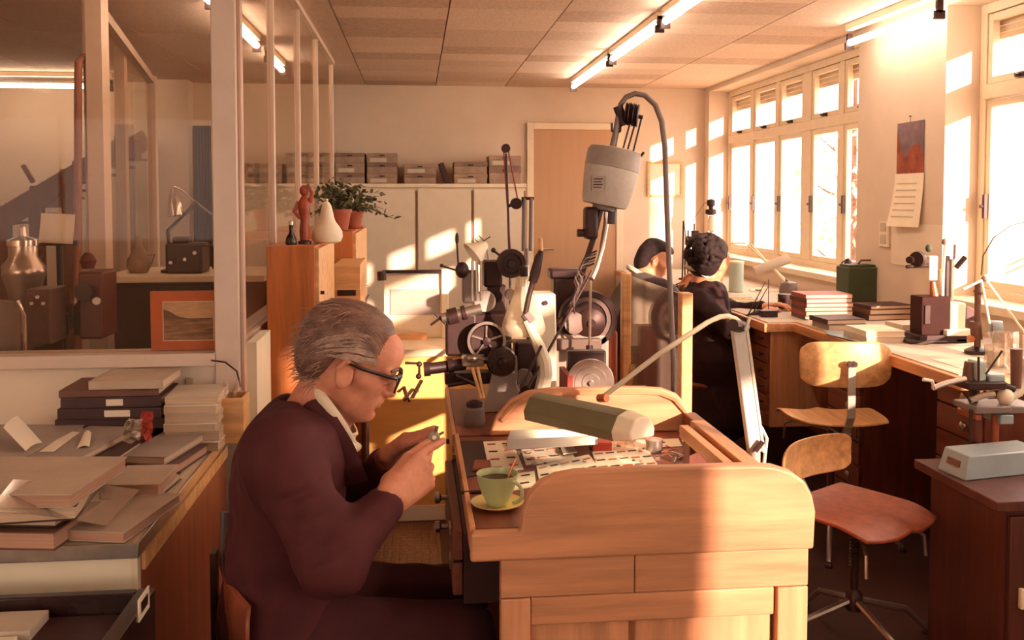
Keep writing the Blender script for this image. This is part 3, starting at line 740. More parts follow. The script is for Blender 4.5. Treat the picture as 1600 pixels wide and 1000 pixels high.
# ---------------------------------------------------------------- the watchmaker
man = thing('person', 'grey-haired man in dark jacket and glasses bent over a small watch part', 'person', (P(450, 900, Y=2.13).x, 2.13, 0))
HM = Head(P(552, 563, Y=2.11), math.radians(25))
J = dict(rs=P(437, 712, Y=1.97), ls=P(475, 700, Y=2.32), re=P(520, 880, Y=1.86), rw=P(608, 783, Y=1.96), le=P(535, 810, Y=2.38), lw=P(606, 718, Y=2.24))
rk = P(663, 735, Y=2.02); lk = P(650, 690, Y=2.17)
obj_c = P(678, 686, Y=2.09)
hip = P(445, 960, Y=2.13); chest = P(452, 748, Y=2.13); belly = P(445, 860, Y=2.13); nb = P(487, 645, Y=2.13)
G = Field((-.56, 1.74, .40), (.22, 2.56, 1.34), .003)
HM.skin(G)
G.cone(HM.p(-.03, 0, -.035), nb, .054, .062, .03); G.cone(HM.p(.03, 0, -.08), P(515, 668, Y=2.13), .03, .04, .03)
G.ell(chest, (.10, .16, .14), k=.05); G.ell(belly, (.105, .15, .13), k=.05); G.ell(hip, (.11, .16, .10), k=.05)
for sh, el, wr in ((J['rs'], J['re'], J['rw']), (J['ls'], J['le'], J['lw'])):
    G.cone(nb - Vector((0, 0, .05)), sh, .06, .05, .04); G.cone(sh, el, .05, .04, .02); G.cone(el, wr, .038, .027, .015)
for s_ in (-1, 1): G.cone(hip + Vector((.02, s_ * .08, -.02)), (.10, 2.13 + s_ * .11, .53), .07, .05, .03)
hand(G, J['rw'], rk, (.15, 1, .1), (-.4, .1, 1), [.75, .95, 1.0, 1.05], tips=[obj_c + Vector((.006, -.012, -.012)), None, None, None], thumb=obj_c + Vector((-.014, -.006, -.006)), sc=1.1)
hand(G, J['lw'], lk, (.2, -1, -.35), (.1, -.3, 1), [.5, .6, .8, .9], tips=[obj_c + Vector((.008, .02, .016)), None, None, None], thumb=obj_c + Vector((-.012, .018, .002)))
G.build('body', 'skin', man, 2); del G
# jacket
G = Field((-.62, 1.68, .46), (.16, 2.62, 1.22), .005)
G.ell(chest, (.128, .195, .165), k=.06); G.ell(belly, (.128, .185, .15), k=.06); G.ell(hip + Vector((.005, 0, .02)), (.15, .20, .12), k=.06)
G.ell(P(470, 690, Y=2.13), (.09, .17, .10), k=.06)
for sh, el, wr in ((J['rs'], J['re'], J['rw']), (J['ls'], J['le'], J['lw'])):
    cuff = wr.lerp(el, .10)
    G.cone(nb + Vector((-.01, 0, -.055)), sh, .072, .078, .05); G.cone(sh, el, .078, .066, .035); G.cone(el, cuff, .063, .043, .03)
    d = (wr - el).normalized(); G.cone(cuff + d * .03, wr + d * .05, .033, .034, .006, True)
    # soft folds at elbow and upper sleeve
    ud = (el - sh)
    for t in (.3, .5, .68, .84): 
        c0 = sh + ud * t + Vector((.0, -.075 if sh is J['rs'] else .075, .0)); G.cone(c0 + Vector((-.07, 0, -.03)), c0 + Vector((.07, 0, .03)), .006, .004, .02, True)
G.cone(nb + Vector((.0, 0, .02)), nb + Vector((-.02, 0, -.08)), .07, .06, .01, True)
G.noise(.0035, 26, 3)
jk = G.build('jacket', 'coat', man, 2); del G
col = [P(482, 606, Y=2.13), P(490, 628, Y=2.065), P(512, 664, Y=2.045), P(536, 706, Y=2.06), P(553, 752, Y=2.09)]
def flat_strip(pts, w, th, name, m, parent, n=24, out=(-.1, -1, .35)):
    pts = [Vector(p) for p in pts]; P_ = []
    for i in range(n + 1):
        t = i / n * (len(pts) - 1); k = min(int(t), len(pts) - 2); u = t - k
        p0, p1, p2, p3 = pts[max(k - 1, 0)], pts[k], pts[k + 1], pts[min(k + 2, len(pts) - 1)]
        P_.append(.5 * ((2 * p1) + (p2 - p0) * u + (2 * p0 - 5 * p1 + 4 * p2 - p3) * u * u + (3 * p1 - p0 - 3 * p2 + p3) * u ** 3))
    o = Vector(out).normalized(); rows = []
    for i, p in enumerate(P_):
        d = (P_[min(i + 1, n)] - P_[max(i - 1, 0)]).normalized(); sd_ = d.cross(o).normalized(); ww = w[0] + (w[1] - w[0]) * i / n
        rows.append([p + sd_ * ww * v + o * (.006 * (1 - v * v * 4)) for v in (-.5, -.25, 0, .25, .5)])
    return MB().sheet(rows, th).build(name, m, parent, smooth=60)
flat_strip(col, (.045, .06), .008, 'lapel', 'coat', man)
sc_ = [P(484, 592, Y=2.13), P(494, 607, Y=2.07), P(514, 636, Y=2.05), P(532, 664, Y=2.06), P(546, 692, Y=2.10)]
flat_strip(sc_, (.014, .032), .007, 'shirt_collar', 'shirt', man)
flat_strip([P(484, 592, Y=2.13), P(500, 606, Y=2.19), P(528, 640, Y=2.20), P(548, 676, Y=2.16), P(552, 694, Y=2.12)], (.03, .034), .007, 'shirt_collar', 'shirt', man, out=(-.1, 1, .35))
m = MB(); m.ell(P(548, 700, Y=2.11), (.014, .03, .03)); m.ell(P(552, 722, Y=2.12), (.012, .025, .035)); m.build('shirt_front', 'shirt', man)
# trousers, shoes
G = Field((-.6, 1.75, .03), (.30, 2.53, .72), .008)
G.ell(hip, (.15, .19, .12), k=.05)
for s_ in (-1, 1):
    kn_ = Vector((.10, 2.13 + s_ * .11, .53)); an = Vector((.06, 2.13 + s_ * .11, .09))
    G.cone(hip + Vector((.02, s_ * .085, -.01)), kn_, .095, .07, .04); G.cone(kn_, an, .066, .05, .03)
G.noise(.004, 22, 5); G.build('trousers', 'trousers', man, 2); del G
for s_ in (-1, 1):
    G = Field((-.05, 1.9 if s_ < 0 else 2.16, -.002), (.32, 2.1 if s_ < 0 else 2.36, .16), .006); y_ = 2.13 + s_ * .11
    G.cone((.05, y_, .06), (.06, y_, .10), .045, .045, .02); G.cone((.04, y_, .04), (.20, y_, .033), .04, .032, .03); G.build('shoe', 'shoe', man, 1)
# hair
G = Field(HM.C - Vector((.2, .13, .17)), HM.C + Vector((.14, .13, .17)), .003)
cut = [((1, 0, -.75), .004), ((0, 0, -1), .118)]
hair_shell('hair', G, HM, 'hair_grey', man, cut, [((-.078, 0, -.01), (.052, .078, .07)), ((-.055, 0, .055), (.075, .07, .06)), ((.01, 0, .075), (.06, .055, .04))], None)
G.g = None
def on_head(f, a, u, off):
    """push a direction in head space out to the hair surface"""
    c = Vector((-.022, 0, .034)); d = Vector((f, a, u)) - c; r = Vector((d.x / .103, d.y / .086, d.z / .092)).length
    return HM.p(*(c + d / r * (1 + off)))
st = MB(); rng = random.Random(4)
for i in range(620):
    a0 = rng.uniform(-1, 1); u0 = rng.uniform(-.3, 1); side = a0 * 1.5
    pts = []; th0 = rng.uniform(-.1, 1.2); L = rng.uniform(.5, 1.0)
    for j in range(7):
        t = j / 6; th = th0 + L * t * 1.25      # runs from the brow back over the crown
        f = math.cos(th + .55) * .1; u = math.sin(th + .55) * .1 - .03 * abs(a0) * t; s_ = math.sin(side) * .085
        if th > 1.9: u -= .03 * (th - 1.9)
        pts.append(on_head(f - .022, s_, u + .034 - abs(a0) * .05, .012 + .05 * t * t * rng.random()))
    st.tube(pts, [.0011] * 6 + [.0004], 4, False)
for i in range(520):   # loose fluffy ends at the back and nape
    a_ = rng.uniform(-1.25, 1.25); u0 = rng.uniform(-.075, .115); r0 = .098 if u0 > -.02 else .098 + (u0 + .02) * .35
    out = Vector((-math.cos(a_), math.sin(a_) * .86, 0)); base = Vector((-.026, 0, 0)) + out * (r0 * math.sqrt(max(.1, 1 - ((u0 - .02) / .125) ** 2))) + Vector((0, 0, u0))
    L = rng.uniform(.018, .05); dv = out * rng.uniform(.15, .65) + Vector((rng.uniform(-.5, .1), rng.uniform(-.3, .3), rng.uniform(-1, -.2)))
    dv.normalize(); st.tube([HM.p(*(base - out * .006)), HM.p(*(base + dv * L * .5 + out * .004)), HM.p(*(base + dv * L))], [.0011, .0009, .0003], 4, False)
st.build('hair_strands', 'hair_strand', man, smooth=0)['kind'] = 'stuff'
st = MB()
for i in range(70):   # pale wings swept back above the ears
    for s_ in (-1, 1):
        v = rng.random(); pts = []
        lm_ = rng.uniform(.45, 1.05)
        for j in range(7):
            t = j / 6 * lm_
            f = .05 - .03 * v - .115 * t; u = .022 + .055 * v - (.03 + .03 * v) * t * t + rng.uniform(-.003, .003); r_ = .079 + .008 * math.sin(t * 3.1) - .12 * max(0, u - .02) + .003 * rng.random()
            pts.append(HM.p(f, s_ * (r_ - max(0, f) * .3), u))
        st.tube(pts, [.0012] * 6 + [.0005], 4, False)
st.build('hair_wings', 'hair_white', man, smooth=0)['kind'] = 'stuff'
# eyes, brows, glasses
for s_ in (-1, 1):
    MB().ell(HM.p(.0845, s_ * .031, -.004), .0117, 12, 8).build('eye', 'eye', man)
    MB().tube([HM.p(.098, s_ * .014, .022), HM.p(.097, s_ * .03, .026), HM.p(.086, s_ * .05, .02)], [.004, .005, .003], 6).build('eyebrow', 'hair_grey', man)
gl = MB()
def rim_pts(s_, n=20):
    o = []
    for i in range(n):
        a = 2 * math.pi * i / n; x = math.copysign(abs(math.cos(a)) ** .6, math.cos(a)) * .026; z = math.copysign(abs(math.sin(a)) ** .7, math.sin(a)) * .019
        o.append(HM.p(.113 - .10 * max(0, abs(s_ * .034 + x) - .01) ** 1.25, s_ * .034 + x, -.003 + z))
    return o + o[:2]
for s_ in (-1, 1): gl.tube(rim_pts(s_), .0026, 6, False)
for s_ in (-1, 1):
    gl.tube([HM.p(.112, s_ * .012, .013), HM.p(.109, s_ * .036, .0165), HM.p(.101, s_ * .060, .014)], [.0045, .006, .0055], 6)
    gl.tube([HM.p(.101, s_ * .061, .013), HM.p(.09, s_ * .073, .012), HM.p(.02, s_ * .083, .006), HM.p(-.004, s_ * .0865, .006), HM.p(-.016, s_ * .082, .006)], [.0055, .005, .0042, .0036, .003], 6)
gl.tube([HM.p(.112, -.012, .006), HM.p(.115, 0, .009), HM.p(.112, .012, .006)], .003, 6)
g_ = gl.build('glasses', 'glasses', man)
for s_ in (-1, 1):
    rp = rim_pts(s_)[:20]; MB().add(rp, [tuple(range(20))]).build('lens', 'lens', g_, smooth=0)
# the part he holds
it = thing('watch_movement', 'small bright metal watch movement in a holder between the man\'s fingertips', 'watch part', obj_c)
u_ = Vector((.25, -.2, 1)).normalized(); v_ = Vector((1, .2, -.2)).normalized()
m = MB(); m.bar(obj_c - u_ * .034, obj_c + u_ * .032, .008, .004); m.bar(obj_c + u_ * .004, obj_c + u_ * .02 + v_ * .018, .007, .004); m.bar(obj_c - u_ * .012, obj_c + u_ * .004 - v_ * .017, .007, .004)
m.build('holder', 'steel', it)
MB().lathe([(.013, -.003), (.014, 0), (.013, .003), (.006, .004)], obj_c + Vector((0, -.004, .006)), (.1, -1, .1), 20).build('movement', 'steel', it)
MB().lathe([(.005, 0), (.005, .003)], obj_c + Vector((0, -.0085, .006)), (.1, -1, .1), 12).build('wheel', 'cream', it)
# his chair
ch = thing('work_chair', 'wooden chair with small curved backrest behind the seated man', 'chair', (-.42, 2.13, 0))
q = P(385, 940, Y=2.13); rows = []
for i in range(11):
    v = -1 + i / 5; row = []
    for j in range(7):
        u = -1 + j / 3; row.append((q.x - .045 + .085 * v * v, 2.13 + v * .235 * (1 - .1 * u ** 4), q.z + u * .088 * (1 - .16 * v ** 6)))
    rows.append(row)
MB().sheet(rows, .012).build('backrest', 'wood_red', ch, bevel=.004, smooth=60)
bx_ = q.x - .07
MB().bar((bx_, 2.13, .43), (bx_, 2.13, q.z + .12), .035, .012, up=(1, 0, 0)).build('back_bracket', 'dark_metal', ch)
rows = [[(bx_ + .03 + .4 * i / 8, 2.13 + (-1 + j / 3) * .2 * (1 - .1 * (i / 8 - .5) ** 2), .425 + .01 * ((-1 + j / 3) ** 2)) for j in range(7)] for i in range(9)]
MB().sheet(rows, .014).build('seat', 'wood_red', ch, bevel=.004, smooth=60)
MB().bar((bx_, 2.13, .41), (bx_ + .3, 2.13, .405), .04, .014).build('seat_bar', 'dark_metal', ch)
MB().cyl((bx_ + .22, 2.13, .1), (bx_ + .22, 2.13, .405), .02).build('spindle', 'dark_metal', ch)
for k in range(4):
    a = math.radians(45 + 90 * k); MB().tube([(bx_ + .22, 2.13, .12), (bx_ + .22 + .25 * math.cos(a), 2.13 + .25 * math.sin(a), .015)], [.014, .01], 8).build('leg', 'dark_metal', ch)
MB().tube([P(352, 800, Y=2.3), P(350, 880, Y=2.28), P(356, 905, Y=2.26), P(345, 1000, Y=2.24)], .012, 8).build('side_rod', 'grey_dark', ch)

# ---------------------------------------------------------------- two seated workers at the window bench
def worker(label, hp, pitch, yaw, sc, seat, shoulders, elbows, wrists, hairm, coat, hair_kind, sz=.5, collar=None, knee=.4):
    t = thing('person', label, 'person', (seat[0], seat[1], 0)); hd = Head(hp, pitch, yaw, sc)
    seat = Vector(seat); nb_ = (shoulders[0] + shoulders[1]) / 2 + Vector((0, 0, .05)); mid = (seat + nb_) / 2
    lo = Vector((min(seat.x, hp.x) - .35, hp.y - .5, .0)); hi = Vector((max(w_.x for w_ in wrists) + .25, hp.y + .5, hp.z + .2))
    G = Field(lo, hi, .0075); hd.skin(G); G.cone(hd.p(-.03, 0, -.04), nb_, .052, .06, .03)
    G.ell(mid + Vector((0, 0, .1)), (.1, .15, .2), k=.05); G.ell(seat, (.12, .16, .12), k=.05)
    for s_, e_, w_ in zip(shoulders, elbows, wrists):
        G.cone(nb_ - Vector((0, 0, .06)), s_, .055, .05, .03); G.cone(s_, e_, .048, .04); G.cone(e_, w_, .036, .026)
    for k, w_ in enumerate(wrists):
        d = (w_ - elbows[k]).normalized(); hand(G, w_, w_ + d * .09, (0, 0, -1), (.3, 1 if k == 0 else -1, 0), .5)
    for s_ in (-1, 1):
        kn_ = seat + Vector((knee, s_ * .1, -.02)); G.cone(seat + Vector((0, s_ * .08, -.02)), kn_, .07, .055); G.cone(kn_, kn_ + Vector((-.06, 0, -.40)), .05, .035)
    G.build('body', 'skin2', t, 2)
    G = Field(lo - Vector((.05, .05, 0)), hi, .009)
    G.ell(mid + Vector((0, 0, .07)), (.135, .19, .22), k=.06); G.ell(seat + Vector((.02, 0, .02)), (.19, .22, .17), k=.06)
    G.cone(seat + Vector((.02, 0, -.05)), seat + Vector((.05, 0, -.30)), .17, .2, .08)
    for s_, e_, w_ in zip(shoulders, elbows, wrists):
        G.cone(nb_ - Vector((0, 0, .06)), s_, .075, .075, .04); G.cone(s_, e_, .075, .06, .03); G.cone(e_, w_.lerp(e_, .12), .058, .042, .03)
    G.cone(nb_ + Vector((0, 0, .0)), nb_ + Vector((.02, 0, .1)), .062, .06, .01, True)
    G.noise(.004, 24, 8); G.build('coat', coat, t, 2)
    for s_ in (-1, 1):
        kn_ = seat + Vector((knee - .06, s_ * .1, -.42)); f = MB(); f.ell((kn_.x + .04, kn_.y, .05), (.12, .045, .05)); f.build('shoe', 'shoe', t)
    G = Field(hd.C - Vector((.22, .16, .2)), hd.C + Vector((.17, .16, .19)), .005)
    if hair_kind == 'curly':
        hair_shell('hair', G, hd, hairm, t, [((1, 0, -.35), .025), ((0, 0, -1), .115)], [((-.05, 0, -.03), (.075, .093, .085)), ((-.04, 0, .06), (.085, .088, .065))], None, (.112, .097, .102), curls=True)
    else:
        hair_shell('hair', G, hd, hairm, t, [((1, 0, -.6), .008), ((0, 0, -1), .105)], [((-.078, 0, -.02), (.052, .076, .08)), ((-.066, 0, -.06), (.05, .068, .06)), ((-.02, 0, .085), (.08, .07, .04)), ((.04, 0, .085), (.055, .06, .035))], None)
    for s_ in (-1, 1): MB().ell(hd.p(.084, s_ * .031, -.004), .0117 * sc, 8, 6).build('eye', 'eye', t)
    if collar:
        r = nb_ + Vector((.0, 0, .075))
        MB().tube([r + Vector((math.cos(a) * .075, math.sin(a) * .085, .02 - .05 * math.cos(a))) for a in [i * math.pi / 10 for i in range(21)]], .016, 6).build('collar', collar, t)
    # stool
    s_ = thing('work_stool', 'round wooden stool under ' + ('the curly-haired worker' if hair_kind == 'curly' else 'the short-haired worker'), 'stool', (seat.x, seat.y, 0), 0, 'stools at the window bench')
    zs = seat.z - .125
    MB().lathe([(.16, zs - .03), (.17, zs - .015), (.165, zs)], (seat.x, seat.y, 0), n=20).build('seat', 'wood_dark', s_)
    for k in range(4):
        a = math.radians(45 + 90 * k); MB().cyl((seat.x + .1 * math.cos(a), seat.y + .1 * math.sin(a), zs - .03), (seat.x + .17 * math.cos(a), seat.y + .17 * math.sin(a), 0), .014, n=8).build('leg', 'wood_dark', s_)
    return t
wy_ = 5.1
hw = P(1112, 408, Y=wy_)
worker('curly dark-haired worker in dark coat writing at the window bench', hw, math.radians(22), math.radians(28), 1.02,
       Vector((P(1108, 640, Y=wy_).x, wy_, .6)), [P(1086, 472, Y=wy_ - .17), P(1103, 466, Y=wy_ + .2)], [P(1150, 520, Y=wy_ - .22), P(1150, 490, Y=wy_ + .25)], [P(1192, 492, Y=wy_ - .08), P(1195, 480, Y=wy_ + .12)], 'hair_dark', 'coat_black', 'curly', collar='shirt', knee=.1)
w2y = 6.0; h2 = P(1024, 405, Y=w2y)
worker('short-haired worker with white collar bent over the window bench behind the glass screen', h2, math.radians(24), math.radians(-6), 1.0,
       Vector((P(1010, 590, Y=w2y).x, w2y, .6)), [P(996, 464, Y=w2y - .17), P(1002, 462, Y=w2y + .17)], [P(1040, 500, Y=w2y - .2), P(1040, 498, Y=w2y + .2)], [Vector((1.78, w2y - .08, .9)), Vector((1.78, w2y + .08, .9))], 'hair_dark', 'coat_black', 'short', collar='shirt')
# ================================================================ machines on the bench behind the desk
glass('frosted', (.9, .84, .76), .1, .2, dust=.42, dustc=(226, 208, 180))
glass('screen', (.93, .88, .84), .12, .04, dust=.05, dustc=(190, 165, 145))
mat('belt_red', (150, 60, 46), .6, var=.1)
mat('cable', (60, 36, 32), .5, var=0)
mat('hammer_grey', (190, 178, 164), .4, .05, var=.06, scale=60)
mat('hammer_dark', (152, 136, 124), .4, .05, var=.06, scale=60)
def at(x, y, Y=2.9): return P(x, y, Y=Y)
def pxm(Y): return Y / 1450.0
def disc(name, m, parent, x, y, Y, rpx, th=.02, prof=None, axis=(0, -1, 0), n=32, ring=False):
    c = at(x, y, Y); r = rpx * pxm(Y)
    pr = [(a * r, b * th) for a, b in (prof or [(.96, 0), (1, .15), (1, .85), (.96, 1)])]
    return MB().lathe(pr, c, axis, n, ring).build(name, m, parent)
def rod(name, m, parent, pts, r, n=8): return MB().tube([at(*p) for p in pts], r, n).build(name, m, parent)
LY = 2.92
la = thing('watchmakers_lathe', 'dark watchmaker lathe with handwheels and slides on the machine bench', 'lathe', at(760, 640, LY)[:2] + (bz,))
zb_ = bz
bs = [(at(752, 0, LY).x, zb_), (at(812, 0, LY).x, zb_), (at(803, 0, LY).x, at(0, 592, LY).z), (at(768, 0, LY).x, at(0, 592, LY).z)]
MB().prism(bs, LY - .05, LY + .07).build('bed_foot', 'grey_paint', la, bevel=.004)
a = at(690, 580, LY); b = at(835, 600, LY)
B('bed', 'dark_metal', la, a.x + .01, b.x, LY - .02, LY + .05, a.z - .04, a.z - .005, bevel=.004)
B('headstock', 'dark_metal', la, at(735, 0).x, at(800, 0).x, LY + .0, LY + .09, at(0, 585).z, at(0, 500).z, bevel=.008)
fw = disc('face_wheel', 'dark_metal', la, 760, 532, LY - .02, 30, .03, [(.72, 0), (.98, .0), (1, .2), (1, .9), (.9, 1), (.84, .7), (.8, .4), (.25, .35), (.2, .8), (.05, .85)])
for k in range(5):
    c = at(760, 532, LY - .035); an = k * 1.2566 + .3; R_ = 26 * pxm(LY)
    MB().bar(c + Vector((math.cos(an), 0, math.sin(an))) * .008, c + Vector((math.cos(an), 0, math.sin(an))) * R_, .006, .006, up=(0, 1, 0)).build('spoke', 'steel', fw)
disc('wheel_rim', 'steel', la, 760, 532, LY - .046, 30.5, .012, [(.86, 0), (1, 0), (1, 1), (.86, 1)], ring=True)
hw_ = disc('handwheel', 'black_gloss', la, 783, 563, LY - .07, 24, .035, [(.5, 0), (.95, .1), (1, .3), (1, .7), (.9, .95), (.3, 1.0), (.25, 1.3), (.05, 1.35)])
rod('wheel_crank', 'steel', la, [(806, 556, LY - .1), (807, 592, LY - .1)], .004)
rod('slide_tube', 'black', la, [(664, 577, LY - .03), (726, 569, LY)], .0185, 14)
rod('slide_collar', 'dark_metal', la, [(662, 577, LY - .03), (672, 576, LY - .03)], .023, 14)
rod('slide_collar', 'dark_metal', la, [(700, 572, LY - .02), (708, 571, LY - .02)], .023, 14)
rod('crank_arm', 'dark_metal', la, [(633, 567, LY - .03), (655, 568, LY - .03), (655, 588, LY - .03)], .0045)
MB().ell(at(654, 588, LY - .03), .009).build('crank_knob', 'dark_metal', la)
MB().ell(at(655, 569, LY - .03), .009).build('crank_knob', 'dark_metal', la)
rod('star_handle', 'dark_metal', la, [(673, 508, LY), (701, 487, LY)], .004)
rod('star_handle', 'dark_metal', la, [(679, 489, LY), (697, 507, LY)], .004)
rod('cross_spindle', 'steel', la, [(690, 498, LY), (752, 482, LY)], .017, 14)
rod('spindle_collar', 'dark_metal', la, [(700, 496, LY), (715, 492, LY)], .026, 14)
rod('spindle_collar', 'dark_metal', la, [(722, 490, LY), (728, 488, LY)], .024, 14)
B('cross_slide', 'dark_metal', la, at(695, 0).x, at(745, 0).x, LY - .01, LY + .06, at(0, 570).z, at(0, 500).z, bevel=.008)
B('slide_plate', 'steel', la, at(720, 0).x, at(755, 0).x, LY - .04, LY + .0, at(0, 585).z, at(0, 565).z, bevel=.003)
B('tool_post', 'grey_dark', la, at(722, 0).x, at(748, 0).x, LY + .0, LY + .05, at(0, 484).z, at(0, 430).z, bevel=.008)
disc('index_dial', 'grey_paint', la, 757, 470, LY + .02, 17, .02)
MB().ell(at(722, 422, LY), (.022, .022, .026)).build('lever_hub', 'dark_metal', la)
rod('lever', 'dark_metal', la, [(716, 415, LY), (714, 380, LY)], .003)
MB().ell(at(714, 373, LY), (.006, .006, .019)).build('lever_grip', 'black', la)
rod('lever', 'dark_metal', la, [(718, 424, LY), (692, 416, LY)], .003)
MB().ell(at(690, 415, LY), .006).build('lever_grip', 'black', la)
for x in (738, 745, 752): rod('guide_rod', 'steel', la, [(x, 408, LY), (x, 470, LY)], .0045)
B('motor_block', 'black', la, at(758, 0).x, at(788, 0).x, LY + .04, LY + .14, at(0, 460).z, at(0, 416).z, bevel=.008)
B('motor_stand', 'dark_metal', la, at(764, 0).x, at(795, 0).x, LY + .06, LY + .12, at(0, 590).z, at(0, 458).z, bevel=.004)
disc('drive_wheel', 'black', la, 798, 411, LY + .03, 23, .03, [(.5, 0), (.98, 0), (1, .2), (.93, .5), (1, .8), (.98, 1), (.7, 1), (.65, .7), (.3, .7), (.25, 1.2), (.05, 1.2)])
rod('belt_tensioner', 'dark_metal', la, [(786, 403, LY + .01), (772, 392, LY)], .004)
MB().ell(at(771, 391, LY), .008).build('tensioner_knob', 'dark_metal', la)
disc('chuck', 'steel', la, 797, 459, LY, 9, .03)
rod('tailstock', 'steel', la, [(790, 534, LY - .04), (806, 532, LY - .04)], .006)
MB().ell(at(738, 560, LY - .05), (.02, .016, .014)).build('oil_cup', 'steel', la)
B('rest_block', 'black', la, at(806, 0).x, at(842, 0).x, LY - .02, LY + .08, zb_, at(0, 550).z, bevel=.008)
disc('belt_pulley', 'grey_dark', la, 818, 588, LY - .06, 13, .03)
for k, (p, q_) in enumerate((((700, 602), (738, 596)), ((712, 586), (752, 605)))): rod('screw_rod', 'dark_metal', la, [(*p, LY - .04), (*q_, LY - .03)], .007)
# wooden handled gravers leaning
for k, pts in enumerate((((738, 575), (752, 622)), ((746, 574), (756, 622)))):
    tag(rod('graver', 'wood_light', None, [(*pts[0], LY - .11), (*pts[1], LY - .13)], .005), 'thin wooden-handled graver leaning on the lathe foot', 'tool', 'gravers at the lathe')
gb = thing('grease_pot', 'small dark pot standing on the bench corner beside the lathe', 'pot', at(741, 660, 2.72)[:2] + (bz,))
c = at(741, 640, 2.72); c.z = bz
MB().lathe([(.03, 0), (.034, .01), (.03, .05), (.022, .055)], c, n=20).build('pot_body', 'grey_dark', gb); MB().lathe([(.024, .0), (.024, .012), (.008, .02)], c + Vector((0, 0, .055)), n=16).build('lid', 'black', gb)
sl = thing('lathe_lamp', 'small white tilted lamp shade above the lathe lever', 'lamp', at(745, 400, LY + .1))
MB().lathe([(.008, 0), (.014, .006), (.02, .02), (.045, .06), (.043, .06), (.017, .02)], at(760, 380, LY + .1), (-.75, -.2, -.6), 20).build('shade', 'lamp_white', sl)
rod('lamp_wire', 'dark_metal', sl, [(760, 380, LY + .1), (748, 368, LY + .1), (742, 374, LY + .1), (750, 380, LY + .1), (766, 370, LY + .1)], .0018, 5)
rod('lamp_stem', 'steel', sl, [(760, 382, LY + .1), (768, 440, LY + .1)], .003)
# bell-shaped glass lamp
bl = thing('glass_bell_lamp', 'milky bell-shaped glass lamp shade hung above the lathe', 'lamp', at(818, 530, 2.83))
c = at(818, 432, 2.83); k = pxm(2.83)
MB().lathe([(r * k, -h * k) for r, h in ((9, 0), (12, 3), (13, 14), (15, 26), (21, 42), (29, 60), (34, 76), (35, 84), (31, 92), (14, 94))], c, n=32).build('shade', 'frosted', bl)
m = MB()
for i in range(18):
    an = i * 2 * math.pi / 18; m.tube([c + Vector((math.cos(an) * 12.8 * k, math.sin(an) * 12.8 * k, -z * k)) for z in (4, 14, 26)], .0015, 4)
ribs = m.build('shade_ribs', 'lamp_white', bl); ribs['kind'] = 'stuff'
MB().lathe([(.010, 0), (.014, .006), (.014, .03), (.006, .035)], c, n=16).build('lamp_socket', 'dark_metal', bl)
rod('lamp_arm', 'dark_metal', bl, [(818, 424, 2.83), (820, 420, 2.95), (826, 440, 3.05), (826, 640, 3.05)], .005)
# white sheet-metal cover behind
hc = thing('machine_cover', 'white sheet-metal machine cover catching the sun behind the glass shade', 'cover', at(852, 540, 3.15)[:2] + (bz,))
p0, p1 = at(832, 458, 3.15), at(868, 530, 3.15)
MB().prism([(p0.x, bz), (p1.x, bz), (p1.x, p1.z), (p1.x - .004, p0.z), (p0.x, p0.z)], 3.12, 3.24).build('cover_shell', 'cream', hc, bevel=.006)
MB().cyl(((p0.x + p1.x) / 2, 3.118, p0.z - .03), ((p0.x + p1.x) / 2, 3.11, p0.z - .03), .008, n=12).build('cover_screw', 'dark_metal', hc)
# hand lever press
lp = thing('lever_press', 'hand press with black gripped lever and pale curved arm between lathe and grinder', 'press', at(845, 640, 2.75)[:2] + (bz,))
def loft(name, m, parent, pts, radii, Y, flat=.6): 
    o = MB().tube([at(x, y, Y) for x, y in pts], [r * pxm(Y) for r in radii], 10).build(name, m, parent); return o
loft('lever_grip', 'black', lp, [(846, 392), (842, 402), (836, 428), (832, 441)], [4, 7, 8.5, 7], 2.75)
rod('lever_tip', 'wood_light', lp, [(846, 392, 2.75), (844, 372, 2.75)], .006)
loft('lever_rod', 'dark_metal', lp, [(833, 438), (826, 465), (821, 490)], [4.5, 4.5, 4.5], 2.75)
loft('lever_joint', 'grey_dark', lp, [(820, 490), (830, 503)], [8, 8], 2.75)
loft('press_arm', 'beige_paint', lp, [(822, 500), (832, 520), (843, 542), (851, 565), (852, 585), (845, 618)], [7, 8, 9.5, 11, 12, 13], 2.75)
c = at(845, 640, 2.75); B('press_base', 'beige_paint', lp, c.x - .05, c.x + .05, 2.70, 2.80, bz, bz + .03, bevel=.006)
MB().tube([at(845, 612, 2.75), Vector((c.x, 2.75, bz + .02))], .024, 10).build('press_column', 'beige_paint', lp)
# overhead belt drive
ov = thing('overhead_drive', 'tall thin belt drive frame with red belt above the lathe', 'belt drive', at(806, 640, 3.12)[:2] + (bz,))
OY = 3.12
rod('drive_rod', 'dark_metal', ov, [(798, 640, OY), (797, 430, OY), (791, 240, OY)], .004)
disc('top_pulley', 'black', ov, 790, 232, OY - .005, 7, .018, [(.9, 0), (1, .2), (.7, .5), (1, .8), (.9, 1)])
disc('idler_pulley', 'dark_metal', ov, 806, 318, OY, 9, .025, [(.9, 0), (1, .2), (.7, .5), (1, .8), (.9, 1)])
rod('idler_bracket', 'dark_metal', ov, [(794, 322, OY), (818, 314, OY)], .006)
rod('belt', 'belt_red', ov, [(787, 236, OY), (798, 400, OY)], .0025, 6)
rod('belt', 'belt_red', ov, [(794, 234, OY), (809, 312, OY)], .0025, 6)
for x in (819, 830): rod('guide_bar', 'grey_dark', ov, [(x, 309, OY), (x - 1, 392, OY)], .007)
rod('cross_bar', 'dark_metal', ov, [(815, 310, OY), (834, 310, OY)], .005)
rod('guide_post', 'grey_paint', ov, [(824, 388, OY), (826, 640, OY)], .006)
